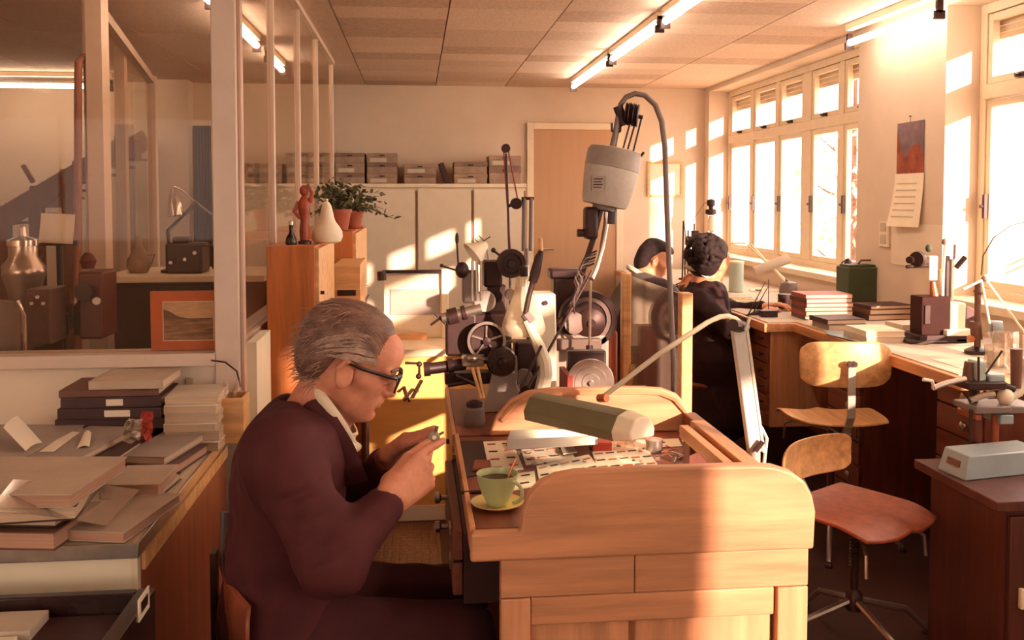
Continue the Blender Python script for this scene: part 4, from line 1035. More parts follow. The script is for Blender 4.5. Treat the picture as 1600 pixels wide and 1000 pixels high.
# grinding machine
gr = thing('grinding_machine', 'heavy grey grinding machine with large black wheel and steel lapping disc', 'grinder', at(905, 640, 3.75)[:2] + (0,))
GY = 3.75
B('machine_body', 'grey_paint', gr, at(862, 0, GY).x, at(950, 0, GY).x, GY - .06, GY + .16, 0, at(0, 533, GY).z, bevel=.012)
B('machine_ledge', 'grey_dark', gr, at(866, 0, GY).x, at(935, 0, GY).x, GY - .1, GY - .06, at(0, 556, GY).z, at(0, 538, GY).z, bevel=.006)
B('column', 'dark_metal', gr, at(868, 0, GY).x, at(908, 0, GY).x, GY + .03, GY + .12, at(0, 535, GY).z, at(0, 430, GY).z, bevel=.012)
B('column_head', 'dark_metal', gr, at(862, 0, GY).x, at(915, 0, GY).x, GY + .02, GY + .12, at(0, 445, GY).z, at(0, 428, GY).z, bevel=.01)
bw = disc('black_wheel', 'black', gr, 916, 497, GY + .0, 46, .06, [(.5, 0), (.97, 0), (1, .1), (1, .9), (.97, 1), (.80, 1), (.78, .85), (.3, .8)])
disc('wheel_ring', 'grey_dark', bw, 918, 500, GY - .045, 37, .012, [(.82, 0), (1, 0), (1, 1), (.82, 1)], ring=True)
disc('wheel_hub', 'dark_metal', bw, 922, 505, GY - .045, 24, .025, [(1, 0), (1, .5), (.6, .9), (.3, 1), (.25, 1.3), (.03, 1.3)])
MB().lathe([(.001, -.004), (.03, -.004), (.045, 0), (.045, .004), (.03, .006), (.001, .006)], at(897, 505, GY - .07), (.3, -1, .1), 20).build('side_dial', 'grey_dark', gr)
lu = thing('lapping_unit', 'steel lapping disc on a dark bracket behind the far end board', 'lapping machine', at(922, 640, 2.8)[:2] + (bz,))
sd_ = disc('lapping_disc', 'steel', lu, 922, 597, 2.72, 38, .012, [(1, 0), (1, 1), (.98, 1.1), (.7, 1.0), (.68, 1.15), (.4, 1.05), (.38, 1.25), (.12, 1.2), (.1, 2), (.02, 2)])
rod('disc_shaft', 'dark_metal', lu, [(922, 597, 2.72), (922, 597, 3.0)], .014, 12)
B('disc_bracket', 'dark_metal', lu, at(885, 0, 2.85).x, at(945, 0, 2.85).x, 2.80, 2.84, bz, at(0, 560, 2.85).z, bevel=.006)
B('splash_guard', 'belt_red', lu, at(876, 0, 2.85).x, at(884, 0, 2.85).x, 2.7, 2.86, bz, at(0, 590, 2.85).z)
rod('feed_rod', 'steel', gr, [(923, 432, 3.55), (921, 548, 3.55)], .0055)
rod('feed_clamp', 'dark_metal', gr, [(921, 540, 3.55), (921, 560, 3.55)], .014, 10)
rod('stay_rod', 'steel', gr, [(928, 548, 3.55), (944, 580, 3.55)], .003)
rod('lever_bar', 'dark_metal', gr, [(836, 545, 3.6), (880, 495, 3.7)], .012)
rod('push_rod', 'dark_metal', lu, [(925, 424, 2.85), (825, 606, 2.72)], .0042)
rod('push_rod', 'dark_metal', lu, [(846, 540, 2.72), (814, 606, 2.72)], .0042)
B('brush_block', 'wood_red', gr, at(950, 0, GY).x, at(966, 0, GY).x, GY - .03, GY + .12, 0, at(0, 530, GY).z, bevel=.01)
# hanging flexible-shaft motor
pm = thing('pendant_motor', 'grey hanging flexible-shaft motor with pulleys on a tall gooseneck stand', 'motor', at(1053, 655, 2.76)[:2] + (bz,))
QY = 2.76
neck = [(1053, 656), (1052, 560), (1048, 470), (1044, 380), (1041, 290), (1039, 230), (1034, 190), (1024, 164), (1008, 149), (992, 146), (978, 152), (970, 163), (966, 182), (962, 205), (955, 236)]
MB().tube([at(x, y, QY) for x, y in neck], .0085, 10).build('gooseneck', 'grey_dark', pm)
c = at(1053, 655, QY); c.z = bz; MB().lathe([(.045, 0), (.045, .012), (.02, .03), (.013, .05)], c, n=20).build('stand_base', 'dark_metal', pm)
tp, bt = at(962, 234, QY), at(944, 322, QY); ax = (bt - tp).normalized(); Lm = (bt - tp).length; kk = pxm(QY)
MB().lathe([(30 * kk, -.004), (40 * kk, 0), (43.5 * kk, .012), (43.5 * kk, Lm * .33)], tp, ax, 40).build('motor_cap', 'hammer_dark', pm)
mbd = MB().lathe([(43 * kk, Lm * .335), (42 * kk, Lm * .5), (37 * kk, Lm * .93), (34 * kk, Lm * .99), (20 * kk, Lm)], tp, ax, 40).build('motor_body', 'hammer_grey', pm)
MB().lathe([(18 * kk, Lm), (18 * kk, Lm + .012), (8 * kk, Lm + .016)], tp, ax, 24).build('motor_collar', 'grey_dark', pm)
q = at(934, 287, QY - .082); B('rating_plate', 'steel', mbd, q.x - .018, q.x + .018, q.y - .004, q.y + .01, q.z - .022, q.z + .022)
for k in range(4): B('plate_line', 'dark_metal', mbd, q.x - .014, q.x + .014 - .004 * (k % 2), q.y - .0045, q.y - .004, q.z + .012 - k * .008, q.z + .015 - k * .008)
for k, dx in enumerate((-7, 0, 7)):
    disc('pulley', 'black', pm, 984 + dx, 179 + dx * .2, QY, 19, .013, [(.9, 0), (1, .2), (.8, .5), (1, .8), (.9, 1)], axis=(1, -.3, -.12))
rod('pulley_axle', 'dark_metal', pm, [(968, 178, QY), (1004, 183, QY)], .006)
rod('clamp', 'dark_metal', pm, [(965, 166, QY), (976, 196, QY)], .015, 10)
rod('hook', 'dark_metal', pm, [(956, 192, QY), (956, 204, QY), (962, 210, QY), (969, 205, QY), (970, 190, QY)], .004)
for a_, b_ in (((968, 196), (960, 236)), ((984, 194), (972, 238)), ((992, 194), (979, 240)), ((1002, 186), (988, 243))): rod('drive_cord', 'cable', pm, [(*a_, QY), (*b_, QY)], .0028, 6)
rod('terminal', 'dark_metal', pm, [(997, 250, QY - .02), (1006, 238, QY - .02)], .004)
B('head_clamp', 'black', pm, at(914, 0, QY).x, at(934, 0, QY).x, QY - .03, QY + .03, at(0, 378, QY).z, at(0, 324, QY).z, bevel=.01)
rod('clamp_knob', 'black', pm, [(902, 364, QY), (916, 364, QY)], .012, 10)
rod('side_knob', 'dark_metal', pm, [(956, 325, QY), (955, 350, QY)], .016, 10)
rod('flexible_shaft', 'steel', pm, [(948, 328, QY), (947, 350, QY), (941, 385, QY - .03), (931, 420, QY - .06), (924, 436, QY - .08)], .0085, 10)
rod('flexible_shaft', 'dark_metal', pm, [(938, 328, QY), (928, 370, QY), (915, 410, QY), (903, 450, QY), (892, 480, QY)], .009, 10)
for i in range(5):
    s_ = i * 5
    rod('loose_cable', ('cable', 'steel')[i % 2], pm, [(932 - i, 392 + s_, QY - .02), (915 - i * 2, 400 + s_, QY - .03), (905 - i * 2, 420 + s_, QY - .04), (914 - i * 3, 432 + s_, QY - .05), (906 - i * 3, 450 + s_, QY - .05), (890 + i * 2, 470 + s_, QY - .04)], .003, 6)
# framed clear splash screen
ss = thing('splash_screen', 'clear plastic screen in upright wooden frame standing behind the desk', 'screen', (.9, 3.4, bz))
l0, l1 = at(978, 427, 3.85), at(1071, 457, 3.05)
def upright(c_, z1, w, d): return B('frame_post', 'wood_light', ss, c_.x - w / 2, c_.x + w / 2, c_.y - d / 2, c_.y + d / 2, 0, z1, bevel=.003)
upright(l0, l0.z, .036, .05); upright(l1, l1.z, .038, .05)
d = l1 - l0
MB().add([(l0.x + .004, l0.y, .62), (l1.x + .004, l1.y, .62), (l1.x + .004, l1.y, l1.z - .01), (l0.x + .004, l0.y, l0.z - .005), (l0.x - .002, l0.y, .62), (l1.x - .002, l1.y, .62), (l1.x - .002, l1.y, l1.z - .01), (l0.x - .002, l0.y, l0.z - .005)],
         [(0, 1, 2, 3), (7, 6, 5, 4), (0, 4, 5, 1), (3, 2, 6, 7), (0, 3, 7, 4), (1, 5, 6, 2)]).build('clear_sheet', 'screen', ss)
MB().bar((l0.x, l0.y, .6), (l1.x, l1.y, .6), .03, .05).build('frame_rail', 'wood_light', ss)
MB().prism([(l0.y - .02, .62)] + [(l0.y - .02 - .16 * (1 - math.sin(t)), .62 + .22 * math.cos(t) ** 2 * 1.0) for t in (1.57, 1.2, .9, .6, .3)][::-1], l0.x - .012, l0.x + .012, 'yz').build('corner_brace', 'wood_light', ss)
dm = thing('dark_oval_form', 'added tall dark form for the dark oval showing in the clear screen', 'machine', (1.02, 4.0, 0))  # added form, stands in for the dark oval in the screen
prd = [(.86, 0)] + [(1.03 + .17 * math.cos(math.radians(a_)), .92 + .24 * math.sin(math.radians(a_))) for a_ in range(180, -1, -15)] + [(1.2, 0)]
prd = [(max(x, .862), z) for x, z in prd]
MB().prism([(.90, 0)] + prd[1:-1] + [(1.17, 0)], 3.92, 4.2).build('hood', 'black', dm, bevel=.02)
MB().cyl((1.03, 3.92, .8), (1.03, 3.905, .8), .02).build('hood_knob', 'black', dm)
# white case with raised lid on the long bench
wc = thing('sample_case', 'white case with hinged grey lid standing on the long white bench', 'case', (-.05, 4.7, wz))
y_ = 4.62
c0, c1 = at(600, 520, y_), at(692, 428, y_)
B('case_body', 'cream', wc, c0.x, c1.x, y_, y_ + .2, wz, c1.z, bevel=.004)
B('case_rim', 'dark_metal', wc, c0.x - .005, c1.x, y_ - .02, y_ + .02, at(0, 432, y_).z, at(0, 427, y_).z)
B('grey_panel', 'grey_paint', wc, at(607, 0, y_).x, at(686, 0, y_).x, y_ - .006, y_, at(0, 500, y_).z, at(0, 458, y_).z)
B('case_stile', 'cream', wc, at(688, 0, y_).x, at(699, 0, y_).x, y_ - .025, y_ - .007, wz, at(0, 425, y_).z, bevel=.003)
rod('clamp_block', 'dark_metal', wc, [(596, 424, y_ - .04), (597, 438, y_ - .04)], .022, 10)
B('base_ledge', 'wood_light', wc, at(610, 0, y_).x, at(665, 0, y_).x, y_ - .05, y_ - .007, wz, wz + .03)
# ================================================================ on the desk
mat('desk_tube', (255, 232, 196), .4, emit=32, var=0)
mat('olive', (116, 106, 76), .5, var=.06)
mat('cup_green', (176, 184, 130), .3, var=.04, spec=.5)
mat('coffee', (70, 34, 22), .2, var=0)
mat('saucer_yellow', (206, 176, 104), .35, var=.04)
mat('red_box', (178, 62, 46), .5, var=.08)
mat('tray_white', (236, 222, 194), .55, var=.04)
mat('plate_grey', (176, 168, 160), .35, .3, var=.06)
mat('copper', (190, 110, 74), .35, .6, var=.1)
glass('clear_plastic', (.95, .92, .88), .2, .05, dust=.12)
def dp(x, y, z=0): return P(x, y, Z=DZ + z)
# fluorescent desk lamp
dl = thing('desk_lamp', 'grey jointed desk lamp with long olive-green fluorescent shade over the desk', 'lamp', (dxr - .01, 2.05, 0))
LY0 = 2.03
c0, c1 = at(1179, 706, LY0 - .03), at(1152, 508, LY0)
MB().bar(c0, c1, .03, .022, up=(0, 1, 0)).build('lower_arm', 'hammer_grey', dl, bevel=.003)
MB().bar(c0 + Vector((.018, 0, 0)), c1 + Vector((.018, 0, 0)), .006, .024, up=(0, 1, 0)).build('arm_rib', 'beige_paint', dl)
MB().cyl((c0.x, LY0 - .03, DZ - .06), (c0.x, LY0 - .03, c0.z + .01), .013).build('clamp_post', 'grey_paint', dl)
B('clamp', 'grey_paint', dl, dxr - .02, c0.x + .03, LY0 - .06, LY0, DZ - .08, DZ - .03, bevel=.004)
rod('clamp_screw', 'dark_metal', dl, [(1180, 705, LY0 - .05), (1192, 690, LY0 - .05)], .006)
rod('joint_bolt', 'dark_metal', dl, [(1145, 508, LY0 - .03), (1163, 512, LY0 + .01)], .014, 10)
rod('joint_lever', 'beige_paint', dl, [(1164, 516, LY0 - .02), (1172, 495, LY0 - .02)], .004)
sh0, sh1 = at(842, 634, 2.24), at(978, 664, 2.0)
arm = [(1158, 506, LY0), (1150, 499, LY0), (1138, 494, LY0 + .01), (1125, 495, LY0 + .02), (1105, 504, LY0 + .03), (1030, 553, LY0 + .06), (945, 618, LY0 + .085)]
rod('upper_arm', 'beige_paint', dl, arm, .0062, 10)
rod('shade_joint', 'copper', dl, [(936, 622, LY0 + .09), (948, 622, LY0 + .07)], .01, 10)
sd2 = (sh1 - sh0).normalized(); up_ = Vector((0, 0, 1)); up_ = (up_ - sd2 * up_.dot(sd2)).normalized(); sid = sd2.cross(up_)
prof = [(-.046, -.028), (-.05, -.006), (-.03, .026), (0, .034), (.03, .026), (.05, -.006), (.046, -.028), (.042, -.026), (.044, -.006), (.026, .02), (0, .028), (-.026, .02), (-.044, -.006), (-.042, -.026)]
vs = [sh0 + sid * a_ + up_ * b_ for a_, b_ in prof] + [sh1 + sid * a_ + up_ * b_ for a_, b_ in prof]; n = len(prof)
MB().add(vs, [tuple(range(n)), tuple(range(2 * n - 1, n - 1, -1))] + [(i, (i + 1) % n, (i + 1) % n + n, i + n) for i in range(n)]).build('shade', 'olive', dl)
for p_, s_ in ((sh0, 1), (sh1, -1)):
    pr = prof[:7]; vs = [p_ - sd2 * (.001 * s_) + sid * a_ + up_ * b_ for a_, b_ in pr] + [p_ - sd2 * (.05 if s_ < 0 else .006) * s_ + sid * a_ * .8 + up_ * b_ * .8 for a_, b_ in pr]
    MB().add(vs, [tuple(range(7)), tuple(range(13, 6, -1))] + [(i, (i + 1) % 7, (i + 1) % 7 + 7, i + 7) for i in range(7)]).build('end_cap', 'lamp_white', dl, bevel=.004)
MB().cyl(sh0 + sd2 * .01 - up_ * .012, sh1 - sd2 * .01 - up_ * .012, .009, n=10).build('lamp_tube', 'desk_tube', dl)
rod('lamp_cord', 'lamp_white', dl, [(1178, 672, LY0 + .03), (1190, 668, LY0 + .03), (1198, 685, LY0 + .03), (1194, 722, LY0 + .03), (1186, 740, LY0 + .04)], .004)
# cup and saucer
cc = dp(777, 792); k = pxm(cc.y)
sau = tag(MB().lathe([(.02, 0), (.032, .001), (.056, .011), (.057, .013), (.033, .005), (.001, .004)], cc, n=40).build('saucer', 'saucer_yellow'), 'yellow saucer under the green coffee cup', 'saucer')
cup_ = thing('coffee_cup', 'pale green coffee cup on yellow saucer at the desk corner', 'cup', cc + Vector((0, 0, .006)))
cu = cc + Vector((0, 0, .0055))
MB().lathe([(.022, 0), (.024, .006), (.032, .022), (.040, .045), (.045, .068), (.0435, .068), (.038, .045), (.030, .024), (.02, .01), (.001, .009)], cu, n=40).build('cup_body', 'cup_green', cup_)
MB().lathe([(.001, .054), (.0395, .054), (.0395, .055), (.001, .055)], cu, n=32).build('coffee', 'coffee', cup_)
MB().tube([cu + Vector((.030 + .0 + math.sin(a_) * .019, -.034 - math.sin(a_) * .012, .036 + .022 * math.cos(a_))) for a_ in [i * math.pi / 8 for i in range(9)]], .0042, 8).build('handle', 'cup_green', cup_)
tag(MB().tube([cu + Vector((.01, 0, .02)), cu + Vector((.028, .008, .066)), cu + Vector((.042, .012, .094))], [.004, .0025, .003], 6).build('spoon', 'copper'), 'little spoon standing in the green coffee cup', 'spoon')
# trays and cards with watch hands
def flat(name, label, cat, quad, th, m, group=None, z=0):
    pts = [dp(x, y, z) for x, y in quad]; mm = MB(); n_ = len(pts)
    mm.add([p for p in pts] + [p + Vector((0, 0, th)) for p in pts], [tuple(range(n_)), tuple(range(2 * n_ - 1, n_ - 1, -1))] + [(i, (i + 1) % n_, (i + 1) % n_ + n_, i + n_) for i in range(n_)])
    return tag(mm.build(name, m, bevel=.0008), label, cat, group), pts
def card(label, quad, rows, cols, th=.004, m='tray_white', z=0.0005, mark=('copper', 'dark_metal')):
    t = thing('parts_card', label, 'card', dp(*quad[0], z), 0, 'cards and trays of watch parts')
    pts = [dp(x, y, z) for x, y in quad]; mm = MB()
    mm.add(pts + [p + Vector((0, 0, th)) for p in pts], [(0, 1, 2, 3), (7, 6, 5, 4), (0, 1, 5, 4), (1, 2, 6, 5), (2, 3, 7, 6), (3, 0, 4, 7)])
    mm.build('card_base', m, t, bevel=.0006)
    for i in range(rows):
        for j in range(cols):
            u, v = (j + .5) / cols, (i + .5) / rows
            p_ = pts[0].lerp(pts[1], u).lerp(pts[3].lerp(pts[2], u), v) + Vector((0, 0, th + .0012))
            e_ = (pts[1] - pts[0]).normalized()
            MB().bar(p_ - e_ * .011, p_ + e_ * .011, .0045, .0022).build('watch_hand', mark[(i + j) % 2], t)
card('white card with four rows of small watch hands beside the cup', ((755, 692), (800, 690), (818, 734), (765, 742)), 4, 2)
card('white card with rows of watch hands in the desk middle', ((814, 704), (886, 698), (898, 716), (822, 728)), 2, 4)
card('small white card with two dark clasps beside the cup', ((808, 742), (835, 738), (838, 760), (800, 768)), 2, 1, mark=('black', 'black'))
card('white flat tray of loose watch wheels in the desk middle', ((838, 730), (920, 712), (940, 738), (842, 752)), 2, 5)
card('white flat tray of tiny watch screws towards the rounded near board', ((925, 708), (1010, 700), (1030, 732), (935, 738)), 3, 5)
card('long white paper strip below the far end board', ((935, 690), (1060, 686), (1066, 698), (945, 704)), 1, 2, th=.002)
flat('brown_card', 'brown card lying across the white trays', 'card', ((868, 684), (886, 682), (902, 708), (880, 711)), .0035, 'paper_grey', z=.0075)
flat('dark_mat', 'dark leather work mat at the sitter\'s edge of the desk', 'mat', ((712, 690), (758, 690), (768, 740), (720, 748)), .003, 'black')
flat('wood_tray', 'thin reddish wooden tray between leather mat and cup', 'tray', ((742, 722), (766, 722), (768, 734), (738, 736)), .006, 'wood_red', z=.0035)
# stack of grey metal plates
for k in range(4):
    x0 = 800 + 3 * k; z_ = .002 + .0255 * k
    quad = ((800, 703), (930, 695), (925, 685), (806, 687))
    flat('metal_tray', ('lowest', 'second', 'third', 'topmost')[k] + ' grey metal tray of the stack under the lamp shade', 'tray', [(x + (-6, 4, 0, -8)[k], y) for x, y in quad], .0235, 'plate_grey', 'grey tray stack', z=z_)
# boxes, cans, tweezers, tools
def smallbox(name, label, x, y, w, d, h, m, rz=0, lid=None):
    p_ = dp(x, y); t = thing(name, label, 'box', p_, rz); MB().box(-w / 2, w / 2, -d / 2, d / 2, .0005, h).build('box_body', m, t, local=True, bevel=.002)
    MB().box(-w / 2 - .001, w / 2 + .001, -d / 2 - .001, d / 2 + .001, h, h + .006).build('lid', lid or m, t, local=True, bevel=.002); return t
smallbox('parts_box', 'small red box beside a clear plastic box', 940, 704, .05, .04, .02, 'red_box', -.1)
smallbox('plastic_box', 'clear plastic parts box beside the red box', 975, 704, .055, .04, .022, 'clear_plastic', -.1)
smallbox('parts_box', 'small dark box near the grey tray stack', 905, 695, .03, .025, .012, 'black', .2)
def jar(name, label, x, y, r, h, m, lid):
    p_ = dp(x, y); t = thing(name, label, 'jar', p_); MB().lathe([(r * .96, .0005), (r, .003), (r, h), (r * .9, h)], (0, 0, 0), n=24).build('jar_body', m, t, local=True)
    MB().lathe([(r * 1.04, h), (r * 1.04, h + .006), (r * .3, h + .009)], (0, 0, 0), n=24).build('lid', lid, t, local=True)
jar('parts_tin', 'round steel tin beside the side rail', 1022, 705, .022, .026, 'steel', 'steel')
jar('parts_tin', 'little copper tin under the lamp end cap', 985, 690, .016, .014, 'copper', 'copper')
jar('glass_jar', 'clear glass jar of parts near the rounded near board', 1085, 715, .022, .02, 'clear_plastic', 'clear_plastic')
jar('glass_jar', 'tiny white lidded jar below the side rail', 1072, 690, .012, .014, 'tray_white', 'steel')
jar('glass_jar', 'small steel-lidded jar against the near board beside the side rail', 1098, 722, .012, .012, 'clear_plastic', 'steel')
jar('glass_jar', 'small white pot against the near board', 1128, 724, .010, .012, 'tray_white', 'tray_white')
rr = random.Random(11)
for i in range(16):
    x, y = rr.uniform(1035, 1085), rr.uniform(698, 722); p_ = dp(x, y, .004 + .002 * (i % 5)); an = rr.uniform(.3, 2.6)
    d = Vector((math.cos(an), math.sin(an), .05)) * .022
    tag(MB().bar(p_ - d, p_ + d, .003, .0025).build('tweezers', ('steel', 'wood_dark', 'copper')[i % 3]), ('steel', 'brown-handled', 'copper')[i % 3] + ' hand tool in the heap beside the tin', 'tool', 'tools heaped beside the tin')
for i in range(34):
    x, y = rr.uniform(790, 1010), rr.uniform(684, 728); p_ = dp(x, y, .0075); r_ = rr.uniform(.003, .007)
    tag(MB().lathe([(r_, 0), (r_, .002), (r_ * .4, .0035)], p_, n=10).build('watch_cog', ('copper', 'steel', 'dark_metal')[i % 3]), ('coppery', 'bright steel', 'dark')[i % 3] + ' loose watch cog lying on the white cards', 'watch part', 'loose watch parts')
rod_ = tag(MB().tube([dp(720, 770, .004), dp(752, 768, .004)], .004, 8).build('screwdriver', 'black'), 'black screwdriver lying over the front edge beside the cup', 'tool')
for k, (x, y, z0) in enumerate(((697, 690, .0), (706, 722, .0), (704, 735, 0))):
    p_ = P(x, y, X=dxl - .012); tag(MB().cyl(p_, p_ + Vector((.01, .0, 0)), .008, n=10).build('edge_hook', 'black'), 'black peg in the sitter\'s edge of the desk', 'peg', 'pegs in the desk edge')
# pear-shaped brush and small tools hanging on the plywood
for k, pts in enumerate((((624, 612), (632, 604), (640, 628)), ((631, 626), (646, 608), (654, 612)), ((645, 622), (660, 594)))):
    mm = MB().tube([P(x, y, Y=wy - .012) for x, y in pts], .006, 6); tag(mm.build('hung_tool', 'dark_metal'), ('bent dark hook', 'angled dark bracket', 'straight dark scriber')[k] + ' hung on the yellow plywood panel', 'tool', 'tools on the plywood panel')
# ================================================================ sideboard: sample books and papers
mat('cov_grey', (164, 146, 134), .55, var=.08); mat('cov_tan', (188, 164, 140), .6, var=.08); mat('cov_brown', (112, 74, 56), .55, var=.1)
mat('cov_red', (158, 74, 56), .55, var=.08); mat('cov_plum', (96, 62, 58), .5, var=.08)
mat('pages', (206, 176, 146), .8, var=.12, scale=4, stretch=(1, 1, 90)); mat('pages_pink', (188, 144, 120), .8, var=.12, scale=4, stretch=(1, 1, 90))
mat('mat_orange', (196, 108, 66), .7, var=.05); mat('sepia', (206, 178, 140), .6, var=.15, scale=30, stretch=(1, 1, 5)); mat('sepia_dark', (106, 80, 62), .6, var=.2, scale=30); mat('sepia_mid', (150, 120, 92), .6, var=.4, scale=20, stretch=(1, 1, 7))
mat('terracotta', (170, 92, 64), .7, var=.1); mat('leaf', (96, 92, 62), .6, var=.3, scale=20); mat('figurine', (160, 74, 50), .4, var=.2, scale=30)
mat('carton', (158, 132, 112), .75, var=.15, scale=12); mat('carton_lid', (132, 106, 90), .75, var=.15, scale=12); mat('chrome', (200, 188, 176), .15, .9, var=0)
glass('plastic_film', (.92, .86, .80), .6, .12, dust=.28, dustc=(200, 180, 160))
ORD = 'sample books piled on the sideboard'
def book(label, nl, nr, fy, zb, h, cov='cov_grey', pg='pages', group=ORD, rz=0, cat='book', name='sample_book'):
    """near-left and near-right pixels of the top face, far edge as a pixel row, bottom height"""
    zt = zb + h; a = P(*nl, Z=zt); b = P(*nr, Z=zt); f = P(nr[0], fy, Z=zt); w = (b - a).length; d = max(.06, f.y - b.y)
    t = thing(name, label, cat, ((a.x + b.x) / 2, (a.y + b.y) / 2 + d / 2, zb), rz + math.atan2(b.y - a.y, b.x - a.x), group)
    c = min(.0035, h * .16); o = .004
    MB().box(-w / 2, w / 2, -d / 2, d / 2, .0004, c).build('cover', cov, t, local=True, bevel=.001)
    MB().box(-w / 2, w / 2, -d / 2, d / 2, h - c, h - .0002).build('cover', cov, t, local=True, bevel=.001)
    MB().box(-w / 2, -w / 2 + c, -d / 2, d / 2, c, h - c).build('spine', cov, t, local=True)
    MB().box(-w / 2 + c, w / 2 - o, -d / 2 + o, d / 2 - o, c, h - c).build('page_block', pg, t, local=True)
    return t
K = kz + .0022
# back row of binders
zz = K
for k, (l, r, y, fy, h, cv, what) in enumerate(((60, 225, 690, 650, .034, 'cov_brown', 'thick brown binder under the plum binder'), (66, 218, 663, 650, .030, 'cov_plum', 'wide plum binder at the bottom of the binder stack'), (80, 240, 645, 636, .034, 'cov_dark', 'dark binder second from the bottom of the binder stack'), (86, 240, 630, 622, .032, 'cov_dark', 'dark binder in the middle of the binder stack'), (90, 238, 614, 610, .032, 'cov_dark', 'dark binder with paper label near the top of the stack'), (86, 232, 602, 596, .022, 'cov_brown', 'brown binder second from the top of the stack'), (135, 246, 586, 580, .026, 'cov_tan', 'tan album on top of the binder stack'))):
    t = thing('binder', what, 'book', (P(l, y, Y=2.78).x, 2.9, zz), .02 * (k % 3 - 1), 'binder stack on the sideboard')
    w = (r - l) * pxm(2.78); d = .2
    MB().box(0, w, -d / 2, d / 2, .0005, h * .16).build('cover', cv, t, local=True, bevel=.001); MB().box(0, w, -d / 2, d / 2, h * .84, h - .0003).build('cover', cv, t, local=True, bevel=.001)
    MB().box(0, w, -d / 2, -d / 2 + .004, h * .16, h * .84).build('spine', cv, t, local=True); MB().box(.003, w - .003, -d / 2 + .004, d / 2 - .004, h * .16, h * .84).build('page_block', 'pages', t, local=True)
    if k in (3, 4): MB().box(w * .45, w * .9 - k * .02, -d / 2 - .0012, -d / 2, h * .2, h * .8).build('paper_label', 'paper', t, local=True)
    zz += h
zz = K
for k in range(6):
    h = (.028, .030, .025, .028, .026, .026)[k]
    t = thing('ledger', ('bottom', 'second', 'third', 'fourth', 'fifth', 'topmost')[k] + ' cream ledger of the stack beside the wooden box', 'book', (P(256, 640, Y=2.78).x, 2.87, zz), (-.04, .03, -.02, .02, 0, .04)[k], 'cream ledger stack')
    w = (.16, .155, .15, .155, .15, .152)[k]
    MB().box(0, w, -.09, .09, .0004, .0025).build('cover', 'paper_grey', t, local=True); MB().box(0, w, -.09, .09, h - .003, h - .0003).build('cover', ('paper', 'paper_grey')[k % 2], t, local=True)
    MB().box(.002, w - .003, -.087, .087, .0025, h - .003).build('page_block', 'pages', t, local=True); MB().box(0, .0025, -.09, .09, .0025, h - .003).build('spine', 'paper_grey', t, local=True)
    zz += h
book('grey album lying beside the cream ledgers', (200, 712), (272, 714), 678, K + .028, .022, 'cov_grey')
book('plum book under the grey album', (198, 730), (280, 732), 695, K, .0275, 'cov_plum', 'pages_pink')
book('tan cloth book with reddish pages on the sideboard edge', (164, 758), (250, 756), 726, K + .022, .03, 'cov_tan', 'pages_pink')
book('dark book below the tan cloth book', (160, 768), (252, 768), 738, K, .0215, 'cov_dark')
book('cream album at the front corner of the sideboard', (112, 828), (214, 832), 772, K, .024, 'cov_tan', 'pages_pink')
book('thick brown book at the sideboard front edge', (-140, 828), (96, 832), 785, K, .040, 'cov_brown', 'pages_pink')
book('dark book lying on the thick brown book', (-150, 806), (96, 810), 775, K + .0405, .020, 'cov_dark')
book('large pale album with reddish fore-edge', (-160, 772), (122, 772), 715, K + .095, .030, 'cov_tan', 'pages_pink')
book('thick dark album under the large pale album', (-150, 806), (110, 790), 740, K + .062, .032, 'cov_dark')
book('dark thick album under the open sample book', (58, 735), (160, 735), 690, K, .06, 'cov_dark')
book('pale sample book holding loose white cards', (55, 712), (142, 714), 668, K + .0605, .018, 'cov_grey')
book('flat grey album beneath a leaning card', (-120, 716), (44, 716), 665, K + .062, .02, 'cov_grey')
book('thick album below the flat grey album', (-120, 738), (50, 738), 690, K, .0615, 'cov_brown')
# loose sheets
def sheet_on(name, label, cat, quad, z, m, th=.0012, lift=None):
    pts = [P(x, y, Z=z + (lift[i] if lift else 0)) for i, (x, y) in enumerate(quad)]
    rows = [[pts[0].lerp(pts[1], j / 6).lerp(pts[3].lerp(pts[2], j / 6), i / 6) + Vector((0, 0, .006 * math.sin(j / 6 * math.pi) * (1 if lift else 0))) for j in range(7)] for i in range(7)]
    return tag(MB().sheet(rows, -th).build(name, m, smooth=60), label, cat, 'loose sheets on the sideboard')
sheet_on('white_card', 'white card leaning on the grey album', 'card', ((40, 705), (66, 692), (28, 650), (5, 668)), K + .085, 'paper', lift=(.0, .0, .05, .05))
sheet_on('white_card', 'white card lying on the open sample book', 'card', ((62, 706), (84, 706), (124, 676), (108, 674)), K + .0795, 'paper')
sheet_on('white_card', 'folded white slip on the open sample book', 'card', ((120, 702), (140, 698), (143, 676), (132, 676)), K + .0795, 'paper', lift=(0, 0, .01, .01))
sheet_on('plastic_sleeve', 'crumpled clear plastic sleeve draped over the front books', 'plastic sleeve', ((-20, 800), (165, 822), (218, 766), (20, 750)), K + .07, 'plastic_film', lift=(.05, -.04, -.03, .065))
cr = MB(); rr = random.Random(5)
rows = [[P(72 + 62 * j / 8, 768 - 20 * i / 5, Z=K + .08) + Vector((0, 0, rr.uniform(.0, .03))) for j in range(9)] for i in range(6)]
tag(MB().sheet(rows, .001).build('plastic_bag', 'plastic_film', smooth=0), 'crumpled clear plastic bag beside the pale album', 'plastic bag')
rows = [[P(196 + 22 * j / 5, 690 - 34 * i / 5, Y=2.62) + Vector((rr.uniform(-.008, .008), rr.uniform(-.02, .02), 0)) for j in range(6)] for i in range(6)]
tag(MB().sheet(rows, .001).build('plastic_bag', 'plastic_film', smooth=0), 'clear bag standing beside the red wrapper', 'plastic bag')
